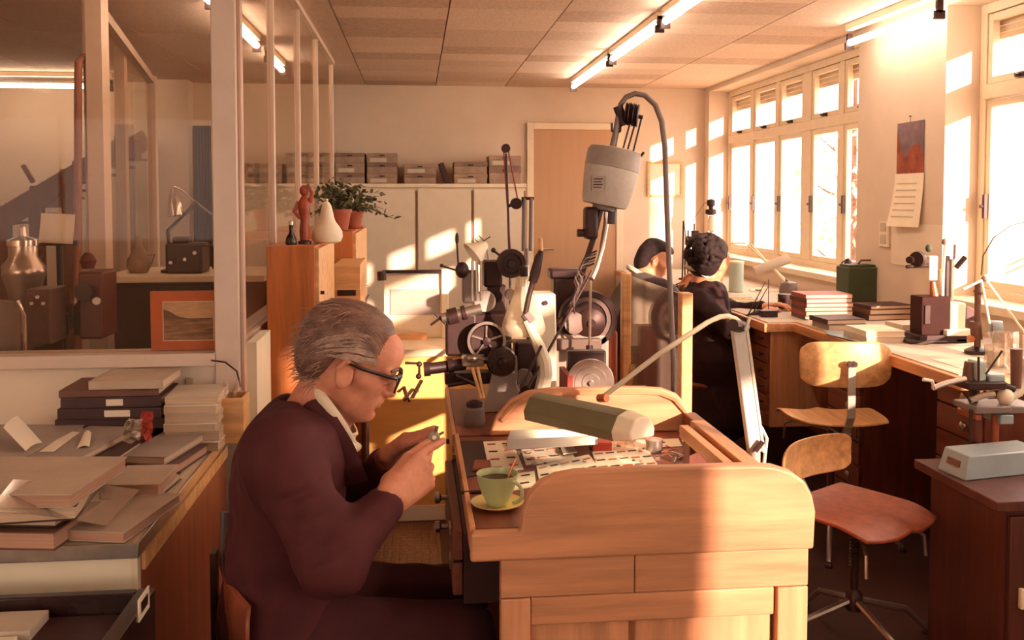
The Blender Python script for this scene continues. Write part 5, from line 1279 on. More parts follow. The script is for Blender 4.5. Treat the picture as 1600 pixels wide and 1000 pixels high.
rows = [[P(219 + 18 * j / 4, 688 - 45 * i / 5, Y=2.66) + Vector((rr.uniform(-.006, .006), rr.uniform(-.012, .012), 0)) for j in range(5)] for i in range(6)]
tag(MB().sheet(rows, .004).build('red_wrapper', 'red_box', smooth=0), 'crumpled red wrapper standing between the books', 'wrapper')
# wooden box with glass bulbs and a wire
wbx = thing('wooden_box', 'small pale wooden box at the sideboard end below the corner post', 'box', P(362, 660, Y=2.92)[:2] + (K,))
a, b = P(340, 655, Y=2.9), P(384, 618, Y=2.9)
for q_ in ((a.x, b.x, 2.86, 2.87), (a.x, b.x, 2.96, 2.97)): B('box_side', 'wood_light', wbx, *q_, K, b.z, bevel=.001)
for q_ in ((a.x, a.x + .008, 2.87, 2.96), (b.x - .008, b.x, 2.87, 2.96)): B('box_side', 'wood_light', wbx, *q_, K, b.z, bevel=.001)
B('box_floor', 'wood_light', wbx, a.x + .008, b.x - .008, 2.87, 2.96, K, K + .006)
for k, x in enumerate((352, 368)):
    p_ = P(x, 607, Y=2.915); p_.z = b.z - .03
    tag(MB().lathe([(.008, 0), (.016, .02), (.018, .035), (.010, .055), (.006, .075)], p_, (.1 * k, 0, 1), 16).build('glass_bulb', 'clear_plastic'), 'clear glass bulb in the pale wooden box', 'bulb', 'bulbs in the wooden box')
tag(MB().tube([P(330, 563, Y=2.98), P(352, 566, Y=2.97), P(370, 580, Y=2.96), P(376, 605, Y=2.94)], .003, 6).build('electric_wire', 'black'), 'black wire curling from the sill into the wooden box', 'wire')
p_ = P(297, 598, Y=PY - .022); tag(B('wall_socket', 'cov_tan', None, p_.x - .012, p_.x + .012, PY - .03, PY - .0201, p_.z - .016, p_.z + .016, bevel=.002), 'small tan socket on the low white wall', 'socket')

# framed picture standing on the partition sill
fp = thing('framed_picture', 'landscape photograph in wide orange mount standing on the partition sill', 'picture', (P(292, 548, Y=3.08).x, 3.085, SZ + .012))
a, b = P(236, 549, Y=3.075), P(350, 454, Y=3.075); zb0 = SZ + .0125
B('mount', 'mat_orange', fp, a.x, b.x, 3.075, 3.085, zb0, b.z, bevel=.001)
c, d = P(255, 533, Y=3.075), P(334, 470, Y=3.075)
B('picture_border', 'paper', fp, c.x, d.x, 3.073, 3.075, c.z, d.z)
pr = B('print', 'sepia', fp, c.x + .003, d.x - .003, 3.0722, 3.073, c.z + .003, d.z - .003)
w_, h_ = d.x - c.x, d.z - c.z
MB().prism([(c.x + .003, c.z + h_ * .55), (c.x + .003, c.z + h_ * .80), (c.x + w_ * .12, c.z + h_ * .76), (c.x + w_ * .3, c.z + h_ * .62), (c.x + w_ * .5, c.z + h_ * .57), (c.x + w_ * .97, c.z + h_ * .57), (c.x + w_ * .97, c.z + h_ * .54)], 3.0716, 3.0722).build('printed_hills', 'sepia_dark', pr, smooth=0)
B('printed_water', 'sepia_mid', pr, c.x + .003, d.x - .003, 3.0717, 3.0722, c.z + .003, c.z + h_ * .55)

# ================================================================ on the cabinets along the partition
va = thing('gourd_vase', 'white gourd-shaped vase on the tall orange cabinet', 'vase', P(510, 381, Y=3.85)[:2] + (cz,))
c = P(511, 381, Y=3.85); c.z = cz; k = pxm(3.85)
MB().lathe([(15 * k, .0005), (21 * k, 3 * k), (24 * k, 10 * k), (23.5 * k, 18 * k), (19 * k, 26 * k), (13.5 * k, 33 * k), (11 * k, 40 * k), (9.5 * k, 48 * k), (7.5 * k, 57 * k), (4 * k, 63 * k), (1 * k, 65 * k)], c, n=36).build('vase_body', 'cream', va)
MB().lathe([(1.8 * k, 64 * k), (2.4 * k, 67 * k), (.5 * k, 69 * k)], c, n=12).build('vase_stopper', 'cream', va)
fg = thing('figurine', 'small red-brown standing figurine beside the white vase', 'figurine', P(476, 381, Y=3.8)[:2] + (cz,))
c = P(476, 381, Y=3.8); c.z = cz; k = pxm(3.8)
MB().lathe([(10 * k, 0), (10 * k, 4 * k), (7 * k, 6 * k)], c, n=20).build('base', 'black', fg)
m = MB(); m.tube([c + Vector((0, 0, q_ * k)) for q_ in (5, 20, 35, 50, 62, 70, 74)], [7 * k, 8 * k, 6 * k, 9 * k, 10 * k, 6 * k, 4 * k], 12)
m.ell(c + Vector((0, 0, 82 * k)), (7 * k, 7 * k, 9 * k)); m.tube([c + Vector((-8 * k, 0, 64 * k)), c + Vector((-15 * k, -.01, 50 * k)), c + Vector((-6 * k, -.02, 40 * k))], [4 * k, 3 * k, 2.5 * k], 8); m.tube([c + Vector((8 * k, 0, 64 * k)), c + Vector((13 * k, -.01, 78 * k)), c + Vector((6 * k, -.01, 92 * k))], [4 * k, 3 * k, 2.5 * k], 8)
m.build('figure', 'figurine', fg)
db = thing('dark_bottle', 'small dark bottle beside the red-brown figurine', 'bottle', P(452, 381, Y=3.75)[:2] + (cz,))
c = P(455, 381, Y=3.75); c.z = cz; k = pxm(3.75)
MB().lathe([(8 * k, 0), (9 * k, 3 * k), (7 * k, 12 * k), (3 * k, 18 * k), (3 * k, 26 * k), (3.6 * k, 30 * k)], c, n=20).build('bottle_body', 'black_gloss', db); MB().lathe([(3.8 * k, 30 * k), (3.8 * k, 36 * k), (1 * k, 37 * k)], c, n=14).build('stopper', 'steel', db)
def plant(label, px_, py_, Y, r, seed, n, spread, h):
    p_ = P(px_, py_, Y=Y); p_.z = c2z; t = thing('potted_plant', label, 'plant', p_, 0, 'potted plants on the cabinet')
    MB().lathe([(r * .7, 0), (r * .72, .002), (r * .98, r * 1.5), (r * 1.08, r * 1.5), (r * 1.08, r * 1.8), (r * .95, r * 1.8), (r * .9, r * 1.6), (.001, r * 1.6)], (0, 0, .006), n=24).build('pot', 'terracotta', t, local=True)
    MB().lathe([(r * .9, 0), (r * 1.05, .008), (r, .008), (r * .8, .004)], (0, 0, 0), n=20).build('pot_saucer', 'terracotta', t, local=True)
    rg = random.Random(seed); st_ = MB(); lf = MB()
    for i in range(n):
        a_ = rg.uniform(0, 6.28); L = rg.uniform(.5, 1); dx = math.cos(a_) * spread * L; dy = math.sin(a_) * spread * L * .7; hh = h * rg.uniform(.25, 1)
        pts = [Vector((0, 0, r * 1.6)), Vector((dx * .35, dy * .35, r * 1.6 + hh * .7)), Vector((dx, dy, r * 1.6 + hh - abs(dx) * .35))]
        st_.tube(pts, .0015, 4, False)
        for j in range(7):
            q_ = pts[1].lerp(pts[2], j / 5) if j < 6 else pts[0].lerp(pts[1], .7); q_ = q_ + Vector((rg.uniform(-.02, .02), rg.uniform(-.02, .02), rg.uniform(-.012, .016)))
            R_ = Euler((rg.uniform(-1, 1), rg.uniform(-1, 1), rg.uniform(0, 6.28))).to_matrix(); s_ = rg.uniform(.013, .022)
            lf.add([q_ + R_ @ Vector(v) * s_ for v in ((-1, 0, 0), (-.3, .55, .1), (.5, .5, .05), (1.2, 0, -.1), (.5, -.5, .05), (-.3, -.55, .1))], [(0, 1, 2, 3, 4, 5)])
    st_.build('stems', 'leaf', t, local=True)['kind'] = 'stuff'; lf.build('foliage', 'leaf', t, local=True, smooth=0)['kind'] = 'stuff'
plant('bushy plant in a terracotta pot on the cabinet by the partition', 531, 360, 5.15, .062, 1, 34, .15, .2)
plant('trailing plant in a terracotta pot on the cabinet corner', 553, 358, 5.5, .055, 2, 40, .26, .18)
plant('smaller plant in a terracotta pot behind the figurine', 521, 375, 5.85, .05, 3, 22, .07, .18)

# cartons on the white cupboards
CY_ = 8.02
def carton(label, x0, x1, y0, y1, g='cartons on the white cupboards', tall=False):
    a, b = P(x0, y1, Y=CY_), P(x1, y0, Y=CY_)
    return a.x, b.x, a.z, b.z
cols = [((386, 397), 2), ((417, 440), 2), ((446, 478), 3), ((481, 519), 3), ((523, 570), 3), ((573, 621), 3), ((631, 682), 2), ((709, 762), 2), ((764, 815), 2)]
wd = ('bottom', 'middle', 'top')
for ci, ((x0, x1), n) in enumerate(cols):
    a, b = P(x0, 285, Y=CY_), P(x1, 285, Y=CY_); z = ctz
    for k in range(n):
        h = .088 if not (ci == 8) else (.155, .09)[k]
        if ci in (7, 6): h = (.085, .105)[k] if ci == 7 else .085
        nm = 'archive carton, %s of %s stack on the white cupboards' % (wd[k] if n == 3 else ('bottom', 'top')[k], ('the first', 'the second', 'the third', 'the fourth', 'the fifth', 'the sixth', 'the low seventh', 'the eighth', 'the last')[ci])
        nm = 'archive carton, %s of the %s on the white cupboards' % (wd[k] if n == 3 else ('bottom', 'top')[k], ('ninth stack from the door', 'eighth stack from the door', 'seventh stack from the door', 'sixth stack from the door', 'fifth stack from the door', 'fourth stack from the door', 'third stack from the door', 'second stack from the door', 'stack next to the door')[ci])
        t = thing('archive_carton', nm, 'box', ((a.x + b.x) / 2, CY_ + .15, z), 0, 'cartons on the white cupboards'); w2 = (b.x - a.x) / 2 - .004
        MB().box(-w2, w2, -.13, .15, .0005, h * .62).build('carton_body', 'carton', t, local=True, bevel=.002); MB().box(-w2 - .003, w2 + .003, -.134, .153, h * .62, h - .001).build('carton_lid', ('carton_lid', 'carton')[(ci + k) % 2], t, local=True, bevel=.002)
        MB().box(-.022, .022, -.139, -.134, h * .68, h * .80).build('carton_pull', 'dark_metal', t, local=True)
        if (ci + k) % 2: MB().box(-w2 * .8, w2 * .3, -.1312, -.13, h * .12, h * .5).build('carton_label', 'paper_grey', t, local=True)
        z += h
a = P(686, 285, Y=CY_); m = MB(); m.obox((a.x + .05, CY_ + .1, ctz + .085), (.05, .12, .2), 0, 0, -.35)
tag(m.build('dark_folder', 'cov_dark', bevel=.003), 'dark folder leaning between the carton stacks', 'folder')

# ================================================================ the glazed office
mat('rib_dark', (96, 66, 60), .5, var=.05); mat('pipe_red', (150, 92, 74), .5, var=.05); mat('machine_red', (98, 42, 36), .45, var=.1)
ob = thing('office_counter', 'dark counter with pale top in the glazed office', 'counter', (-1.2, 4.7, 0)); oz = P(250, 431, Y=4.4).z
x0, x1 = P(163, 500, Y=4.4).x, PX - .1
B('counter_body', 'black', ob, x0, x1, 4.42, 4.95, 0, oz - .03); B('counter_top', 'laminate', ob, x0 - .02, x1, 4.38, 4.97, oz - .03, oz, bevel=.003)
for k in range(3): B('door', 'cov_dark', ob, x0 + .01 + k * (x1 - x0) / 3, x0 - .01 + (k + 1) * (x1 - x0) / 3, 4.405, 4.42, .05, oz - .05, bevel=.002)
# inner glazed booth
gb_ = struct(B('trim_1', 'post_grey', None, P(138, 0, Y=4.35).x, P(163, 0, Y=4.35).x, 4.3, 4.4, 0, H), 'grey post of the inner glazed booth')
pp = MB().tube([P(122, 560, Y=4.3), P(122, 120, Y=4.3), P(123, 98, Y=4.3), P(130, 90, Y=4.32), P(152, 87, Y=4.36)], .017, 10)
tag(pp.build('service_pipe', 'pipe_red'), 'reddish service pipe beside the booth post', 'pipe')
tag(B('pipe_casing', 'frame_white', None, P(129, 0, Y=4.34).x, P(137, 0, Y=4.34).x, 4.33, 4.38, 0, 2.42), 'pale pipe casing beside the booth post', 'casing')
for k, (x, Y) in enumerate(((192, 5.9), (240, 7.2))):
    q_ = P(x, 300, Y=Y); struct(B('trim_%d' % (k + 2), 'post_grey', None, q_.x - .03, q_.x + .03, Y - .03, Y + .03, 0, H - .1), 'slim grey post of the inner booth')
xa, xb = P(150, 300, Y=4.4).x, P(240, 300, Y=7.2).x
rail = MB().bar((xa, 4.42, 2.38), (xb, 7.17, 2.38), .05, .05); struct(rail.build('trim_4', 'post_grey'), 'rail of the inner booth')
pn = MB(); pn.add([(xa, 4.42, .9), (xb, 7.17, .9), (xb, 7.17, 2.35), (xa, 4.42, 2.35)], [(0, 1, 2, 3)]); o = pn.build('window_5', 'pane_part'); struct(o, 'glass pane of the inner booth')
# ribbed door and pale frame in the end wall of the office
rx0, rx1 = P(301, 300, Y=YB).x, P(333, 300, Y=YB).x; rzt = P(300, 197, Y=YB).z
rd = struct(B('door_2', 'rib_dark', None, rx0, rx1, YB - .03, YB - .001, 0, rzt), 'dark ribbed door in the glazed office')
for k in range(7):
    x = rx0 + (k + .5) * (rx1 - rx0) / 7; B('door_slat', 'cov_plum', rd, x - .008, x + .008, YB - .045, YB - .03, .02, rzt - .02)
m = MB(); m.box(rx0 - .05, rx0, YB - .05, YB - .001, 0, rzt + .05); m.box(rx1, rx1 + .06, YB - .05, YB - .001, 0, rzt + .05); m.box(rx0, rx1, YB - .05, YB - .001, rzt, rzt + .05); m.build('door_frame', 'frame_white', rd)
q_ = P(268, 300, Y=YB); struct(B('wall_pillar', 'wall', None, P(245, 0, Y=8.3).x, P(295, 0, Y=8.3).x, 8.2, YB, 0, H), 'cream pillar at the office end wall')
tag(B('wall_panel', 'paper_grey', None, P(203, 0, Y=8.35).x, P(235, 0, Y=8.35).x, 8.33, YB - .001, 1.4, P(200, 140, Y=8.35).z), 'grey panel on the office end wall', 'panel')
# stair flight seen through the office: sloping stringers and risers painted pale for their lit look
stp = thing('stair_flight', 'dark stair flight with risers painted pale as if lit at the far end of the office', 'stairs', (-3.2, 7.4, 0))
s0, s1 = P(-10, 350, Y=7.4), P(190, 232, Y=7.4)
MB().bar(s0, s1, .05, .16, up=(0, 0, 1)).build('stringer', 'wood_dark', stp); MB().bar(s0 + Vector((0, .7, .12)), s1 + Vector((0, .7, .12)), .05, .16).build('stringer', 'wood_dark', stp)
for k in range(9):
    t_ = (k + .5) / 9; p_ = s0.lerp(s1, t_); w2 = (s1.x - s0.x) / 18
    B('riser', ('cream', 'wood_dark')[k % 3 == 2], stp, p_.x - .012, p_.x + .012, 7.44, 8.06, p_.z - .02, p_.z + .13)
    B('tread', 'wood_dark', stp, p_.x - w2, p_.x + w2 * 1.3, 7.43, 8.07, p_.z - .04, p_.z - .02)
for x in (8, 60, 112): 
    q_ = P(x, 430, Y=7.4); t_ = (q_.x - s0.x) / (s1.x - s0.x); B('stair_post', 'wood_dark', stp, q_.x - .05, q_.x + .05, 7.37, 7.43, 0, s0.z + (s1.z - s0.z) * t_ - .05)
MB().bar(P(36, 258, Y=7.3), P(52, 285, Y=7.3), .03, .03).build('handrail_bracket', 'wood_dark', stp)
# lower machine bench in the office
lb = thing('office_bench', 'dark low bench behind the partition glass', 'workbench', (-1.75, 3.75, 0)); lz = .98
B('bench_top', 'wood_dark', lb, -2.4, -1.42, 3.4, 4.1, lz - .04, lz, bevel=.003)
for x in (-2.35, -1.5):
    for y in (3.45, 4.05): B('leg', 'black', lb, x - .03, x + .03, y - .03, y + .03, 0, lz - .04)
B('back_board', 'black', lb, -2.36, -1.46, 4.03, 4.06, .1, lz - .04)
ho = thing('steel_vessel', 'shiny steel vessel with lid on the low office bench', 'vessel', (P(38, 460, Y=3.75).x, 3.75, lz)); k = pxm(3.75)
c = P(38, 470, Y=3.75); c.z = lz; zt = P(38, 372, Y=3.75).z - lz
MB().lathe([(12 * k, 0), (14 * k, zt * .2), (30 * k, zt * .62), (30 * k, zt * .7), (20 * k, zt * .8), (20 * k, zt * .92)], c, n=28).build('vessel_body', 'steel', ho); MB().lathe([(22 * k, zt * .92), (22 * k, zt * .98), (6 * k, zt * 1.02), (4 * k, zt * 1.12), (.5 * k, zt * 1.14)], c, n=24).build('lid', 'chrome', ho)
cbx = thing('control_box', 'grey control box with red switches on the low office bench', 'control box', (P(60, 500, Y=3.5).x, 3.5, lz)); a, b = P(40, 480, Y=3.45), P(78, 452, Y=3.45)
B('box_body', 'cov_plum', cbx, a.x, b.x, 3.45, 3.6, lz, b.z, bevel=.004)
for i in range(3):
    for j in range(2): q_ = P(50 + 9 * i, 464 + 10 * j, Y=3.45); MB().cyl(q_, q_ + Vector((0, -.008, 0)), .006, n=10).build('switch', ('machine_red', 'paper')[(i + j) % 2], cbx)
mr = thing('red_machine', 'dark red geared machine on the low office bench', 'machine', (P(135, 480, Y=3.6).x, 3.6, lz))
a, b = P(122, 480, Y=3.55), P(160, 425, Y=3.55)
B('machine_body', 'machine_red', mr, a.x, b.x, 3.55, 3.72, lz, b.z, bevel=.01); q_ = P(138, 420, Y=3.6); MB().lathe([(.02, 0), (.03, .03), (.02, .05), (.01, .06)], q_, n=16).build('machine_head', 'machine_red', mr)
disc('machine_wheel', 'dark_metal', mr, 133, 455, 3.545, 14, .02)
disc('machine_dial', 'steel', mr, 152, 470, 3.545, 6, .01)
q_ = P(90, 400, Y=3.9); t = thing('paper_stand', 'white sheet on a dark copy stand in the office', 'copy stand', (q_.x, 3.9, lz))
MB().obox((q_.x, 3.9, P(90, 357, Y=3.9).z), (.13, .004, .12), 0, -.15, .05).build('sheet', 'paper', t); MB().obox((q_.x, 3.91, P(90, 380, Y=3.9).z), (.15, .02, .02)).build('stand_ledge', 'black', t); MB().cyl((q_.x, 3.92, lz), (q_.x, 3.92, P(90, 375, Y=3.9).z), .012).build('stand_post', 'black', t)
MB().lathe([(.05, 0), (.05, .01), (.01, .02)], (q_.x, 3.92, lz), n=16).build('stand_base', 'black', t)
rr = random.Random(21)
for i in range(7):
    q_ = P(rr.uniform(60, 112), 0, Y=3.5 + .1 * (i % 4)); r_ = rr.uniform(.018, .03); h_ = rr.uniform(.05, .12); yv = 3.68 + .13 * (i % 3); q_ = P(62 + 9 * i, 0, Y=yv)
    t = thing('oil_can', ('squat', 'tall', 'narrow', 'stout', 'slim', 'small', 'wide')[i] + ' dark oil can among the office machines', 'can', (q_.x, yv, lz), 0, 'oil cans in the office')
    MB().lathe([(r_, 0), (r_, h_), (r_ * .4, h_ + .015), (.003, h_ + .06)], (0, 0, .0005), n=16).build('can_body', ('dark_metal', 'machine_red', 'steel')[i % 3], t, local=True); MB().lathe([(r_ * 1.03, h_ * .3), (r_ * 1.03, h_ * .6)], (0, 0, 0), n=16).build('can_band', 'cov_dark', t, local=True)
# chromed lamp, black machine and pot on the counter
cl_ = thing('counter_lamp', 'chromed bullet-shaped lamp on jointed arm above the office counter', 'lamp', (P(300, 430, Y=4.6).x, 4.6, oz)); k = pxm(4.6); c = P(270, 293, Y=4.6)
MB().lathe([(2 * k, 0), (4 * k, -6 * k), (8 * k, -16 * k), (11 * k, -30 * k), (12 * k, -42 * k), (10 * k, -44 * k)], c, (-.1, 0, 1), 24).build('shade', 'chrome', cl_)
rod('upper_arm', 'steel', cl_, [(272, 292, 4.6), (283, 297, 4.6), (350, 350, 4.6)], .004); rod('lower_arm', 'dark_metal', cl_, [(308, 316, 4.6), (262, 360, 4.6), (268, 425, 4.6)], .009)
q_ = P(268, 431, Y=4.6); MB().lathe([(.05, 0), (.05, .012), (.012, .025)], (q_.x, 4.6, oz), n=18).build('lamp_base', 'black', cl_)
bm_ = thing('black_machine', 'black bench motor with knobs on the office counter', 'machine', (P(290, 431, Y=4.55).x, 4.55, oz)); a, b = P(258, 431, Y=4.5), P(316, 380, Y=4.5)
B('motor_housing', 'black', bm_, a.x, b.x, 4.5, 4.66, oz, b.z, bevel=.012); B('motor_cap', 'black', bm_, a.x + .03, a.x + .1, 4.52, 4.62, b.z, b.z + .03, bevel=.006)
for x, y in ((268, 410), (290, 405), (305, 395)): q_ = P(x, y, Y=4.5); MB().cyl(q_, q_ + Vector((0, -.02, 0)), .008, n=10).build('knob', 'steel', bm_)
rod('motor_bar', 'dark_metal', bm_, [(300, 384, 4.5), (333, 384, 4.5), (333, 420, 4.5)], .005)
vs_ = thing('office_jug', 'pale round jug standing on the office counter', 'jug', (P(217, 431, Y=4.6).x, 4.6, oz)); c = P(217, 431, Y=4.6); c.z = oz
MB().lathe([(12 * k, 0), (17 * k, 8 * k), (17 * k, 18 * k), (10 * k, 32 * k), (5 * k, 44 * k), (4 * k, 52 * k), (5 * k, 56 * k)], c, n=24).build('jug_body', 'carton', vs_); MB().tube([c + Vector((13 * k, 0, 26 * k)), c + Vector((24 * k, 0, 28 * k)), c + Vector((18 * k, 0, 12 * k))], .004, 6).build('handle', 'carton', vs_)
oc = thing('office_chair', 'dark chair back with chrome edge behind the partition glass', 'chair', (P(15, 545, Y=3.25).x, 3.25, 0)); a, b = P(-30, 545, Y=3.25), P(32, 470, Y=3.25)
rows = [[(a.x + (b.x - a.x) * j / 6, 3.25 + .02 * math.sin(j / 6 * 3.14), a.z - .1 + (b.z - a.z + .1) * i / 6 - .02 * (abs(j - 3) / 3) ** 3 * (i == 6)) for j in range(7)] for i in range(7)]
MB().sheet(rows, .02).build('backrest', 'grey_dark', oc, bevel=.004); MB().tube([(b.x + .01, 3.25, .45), (b.x + .01, 3.25, b.z - .05), (b.x - .01, 3.25, b.z)], .007, 8).build('back_tube', 'chrome', oc)
B('seat', 'grey_dark', oc, a.x, b.x, 3.25, 3.38, .43, .47, bevel=.01)
for x in (a.x + .02, b.x - .02):
    for y in (3.26, 3.36): MB().cyl((x, y, 0), (x, y, .43), .009, n=8).build('leg', 'chrome', oc)
# ================================================================ window side
mat('machine_brown', (58, 28, 22), .6, var=.1, spec=.1); mat('green_box', (62, 70, 46), .6, var=.08); mat('cal_blue', (126, 100, 104), .6, var=.3, scale=6); mat('cal_red', (150, 72, 48), .6, var=.35, scale=14); mat('aqua', (178, 190, 176), .35, var=.05)
mat('teal_grey', (148, 158, 158), .4, .1, var=.06); mat('bark', (92, 62, 48), .9, var=.3, scale=20); mat('leaf_out', (200, 168, 120), .7, var=.3, scale=6)
WX = XR - .002
ca_ = thing('wall_calendar', 'wall calendar with red and blue picture above hanging month sheets', 'calendar', P(1420, 355, X=WX)[:2] + (P(1420, 355, X=WX).z,))
def onwall(x, y, off=0): return P(x, y, X=WX - off)
a, b = onwall(1402, 272), onwall(1445, 187)
B('picture_sheet', 'cal_blue', ca_, WX - .004, WX, b.y, a.y, a.z, b.z)
MB().prism([(a.y, a.z), (a.y, b.z - .05), (a.y - .08, b.z - .2), (a.y - .14, a.z + .14), (b.y + .05, a.z + .16), (b.y, a.z + .1), (b.y, a.z)], WX - .0048, WX - .004, 'yz').build('printed_hill', 'cal_red', ca_, smooth=0)
c, d = onwall(1398, 353), onwall(1440, 271)
rows = [[(WX - .004 - .05 * (i / 8) ** 1.6 * (1 - .5 * j / 4), a.y + .01 + (b.y - a.y - .02) * j / 4, a.z - .0 - (a.z - c.z) * i / 8) for j in range(5)] for i in range(9)]
MB().sheet(rows, .002).build('month_sheets', 'paper', ca_, smooth=60)
for i in range(6): MB().bar((WX - .009 - .05 * ((i + 1.5) / 8) ** 1.6, a.y - .02, a.z - (a.z - c.z) * (i + 1.5) / 8), (WX - .007 - .03 * ((i + 1.5) / 8) ** 1.6, b.y + .05, a.z - (a.z - c.z) * (i + 1.5) / 8), .001, .006).build('printed_line', 'paper_grey', ca_)
MB().cyl((WX - .012, (a.y + b.y) / 2, b.z + .03), (WX, (a.y + b.y) / 2, b.z + .03), .003, n=8).build('nail', 'dark_metal', ca_)
MB().tube([(WX - .006, (a.y + b.y) / 2, b.z + .03), (WX - .004, (a.y + b.y) / 2, b.z)], .0012, 5).build('hanging_thread', 'dark_metal', ca_)
a, b = onwall(1376, 385), onwall(1391, 347)
sw = thing('light_switch', 'cream twin light switch on the pillar under the calendar', 'switch', (WX, (a.y + b.y) / 2, a.z)); B('switch_plate', 'cream', sw, WX - .012, WX, b.y, a.y, a.z, b.z, bevel=.003)
for k in (0, 1): B('rocker', 'paper_grey', sw, WX - .018, WX - .012, b.y + .02, a.y - .02, a.z + .02 + k * .07, a.z + .07 + k * .07, bevel=.002)
a, b = onwall(1393, 412), onwall(1474, 352); tag(B('pinned_notice', 'wall_white', None, WX - .003, WX, b.y, a.y, a.z, b.z), 'pale blank notice pinned under the calendar', 'notice')
# small picture on the back wall
a, b = P(1015, 304, Y=YB - .02), P(1064, 256, Y=YB - .02); pc = thing('small_picture', 'small pale picture in thin frame on the sunlit back wall', 'picture', ((a.x + b.x) / 2, YB - .02, a.z))
B('picture_sheet', 'paper', pc, a.x, b.x, YB - .012, YB - .001, a.z, b.z)
for q_ in ((a.x - .02, a.x, a.z - .02, b.z + .02), (b.x, b.x + .02, a.z - .02, b.z + .02), (a.x, b.x, a.z - .02, a.z), (a.x, b.x, b.z, b.z + .02)): B('frame_strip', 'wood_light', pc, q_[0], q_[1], YB - .02, YB - .001, q_[2], q_[3])
# on the bench
BZ = bz2 + .0042
def bp(x, y): return P(x, y, Z=BZ)
def stack(label, x, y, w, d, hs, mats, grp, rz=0, jit=.01):
    p_ = bp(x, y); z = BZ; rg = random.Random(int(x))
    for k, h in enumerate(hs):
        o_ = ('bottom', 'second', 'third', 'fourth', 'fifth', 'sixth', 'seventh')[k] if k < len(hs) - 1 or len(hs) == 1 else 'topmost'
        t = thing('notebook', (o_ + ' ' if len(hs) > 1 else '') + label, 'book', (p_.x + rg.uniform(-jit, jit), p_.y + d / 2 + rg.uniform(-jit, jit), z), rz + rg.uniform(-.04, .04), grp)
        MB().box(-w / 2, w / 2, -d / 2, d / 2, .0004, .003).build('cover', mats[k % len(mats)], t, local=True); MB().box(-w / 2, w / 2, -d / 2, d / 2, h - .003, h - .0003).build('cover', mats[k % len(mats)], t, local=True)
        MB().box(-w / 2 + .003, w / 2 - .003, -d / 2 + .003, d / 2 - .003, .003, h - .003).build('page_block', 'pages', t, local=True); MB().box(-w / 2, -w / 2 + .003, -d / 2, d / 2, .003, h - .003).build('spine', mats[k % len(mats)], t, local=True)
        z += h
stack('red-brown notebook of the neat stack beside the green box', 1296, 500, .26, .2, (.022, .024, .022, .022, .024, .022), ('cov_plum', 'cov_red'), 'neat notebook stack', 0, .004)
stack('book of the low dark pile in front of the green box', 1325, 517, .2, .2, (.03, .025), ('cov_grey', 'cov_dark'), 'low dark pile')
stack('white-paged book on the bench edge beside the green mat', 1382, 536, .18, .22, (.028, .026), ('paper_grey', 'paper'), 'white books on the bench edge')
stack('brown book behind the white-paged books', 1390, 500, .26, .18, (.03, .028, .02), ('cov_dark', 'cov_brown'), 'brown books on the bench', .1)
stack('tan book lying at the foot of the pillar', 1400, 470, .22, .15, (.035, .03), ('cov_tan', 'carton'), 'tan books at the pillar', .05)
stack('pale book tied with string next to the grinder bench', 1430, 524, .14, .16, (.03, .02), ('paper', 'paper_grey'), 'tied pale books')
q_ = [bp(1290, 522), bp(1330, 532), bp(1335, 524), bp(1296, 514)]
tag(MB().add([v for v in q_] + [v + Vector((0, 0, .003)) for v in q_], [(0, 1, 2, 3), (7, 6, 5, 4), (0, 4, 5, 1), (1, 5, 6, 2), (2, 6, 7, 3), (3, 7, 4, 0)]).build('green_mat', 'teal_grey'), 'thin grey-green mat on the bench edge', 'mat')
gp = bp(1362, 484); gx = thing('green_box', 'dark green upright box file on the window bench', 'box', gp)
w_ = 82 * pxm(gp.y) / 2; h_ = 70 * pxm(gp.y)
MB().box(-w_, w_, 0, .16, .0005, h_).build('box_body', 'green_box', gx, local=True, bevel=.006); MB().box(-w_ + .01, w_ - .01, .02, .14, h_, h_ + .012).build('lid', 'green_box', gx, local=True, bevel=.004)
MB().tube([(-.05, .08, h_ + .01), (-.03, .08, h_ + .035), (.06, .08, h_ + .035), (.08, .08, h_ + .01)], .006, 6).build('handle', 'cov_brown', gx, local=True)
MB().box(w_ - .05, w_ - .035, -.004, 0, h_ * .75, h_ * .82).build('catch', 'steel', gx, local=True)
# thin black rod lamp in front of the green box
t = thing('rod_lamp', 'thin black rod lamp bent over the notebooks', 'lamp', bp(1300, 470)); p_ = bp(1300, 466); Y_ = p_.y
MB().tube([p_, P(1305, 440, Y=Y_), P(1316, 410, Y=Y_), P(1322, 406, Y=Y_)], .004, 6).build('lamp_rod', 'black', t); MB().lathe([(.012, 0), (.03, -.03), (.028, -.032)], P(1324, 404, Y=Y_), (-.3, 0, 1), 16).build('shade', 'black', t); MB().lathe([(.04, 0), (.04, .01), (.01, .015)], p_, n=16).build('lamp_base', 'black', t)
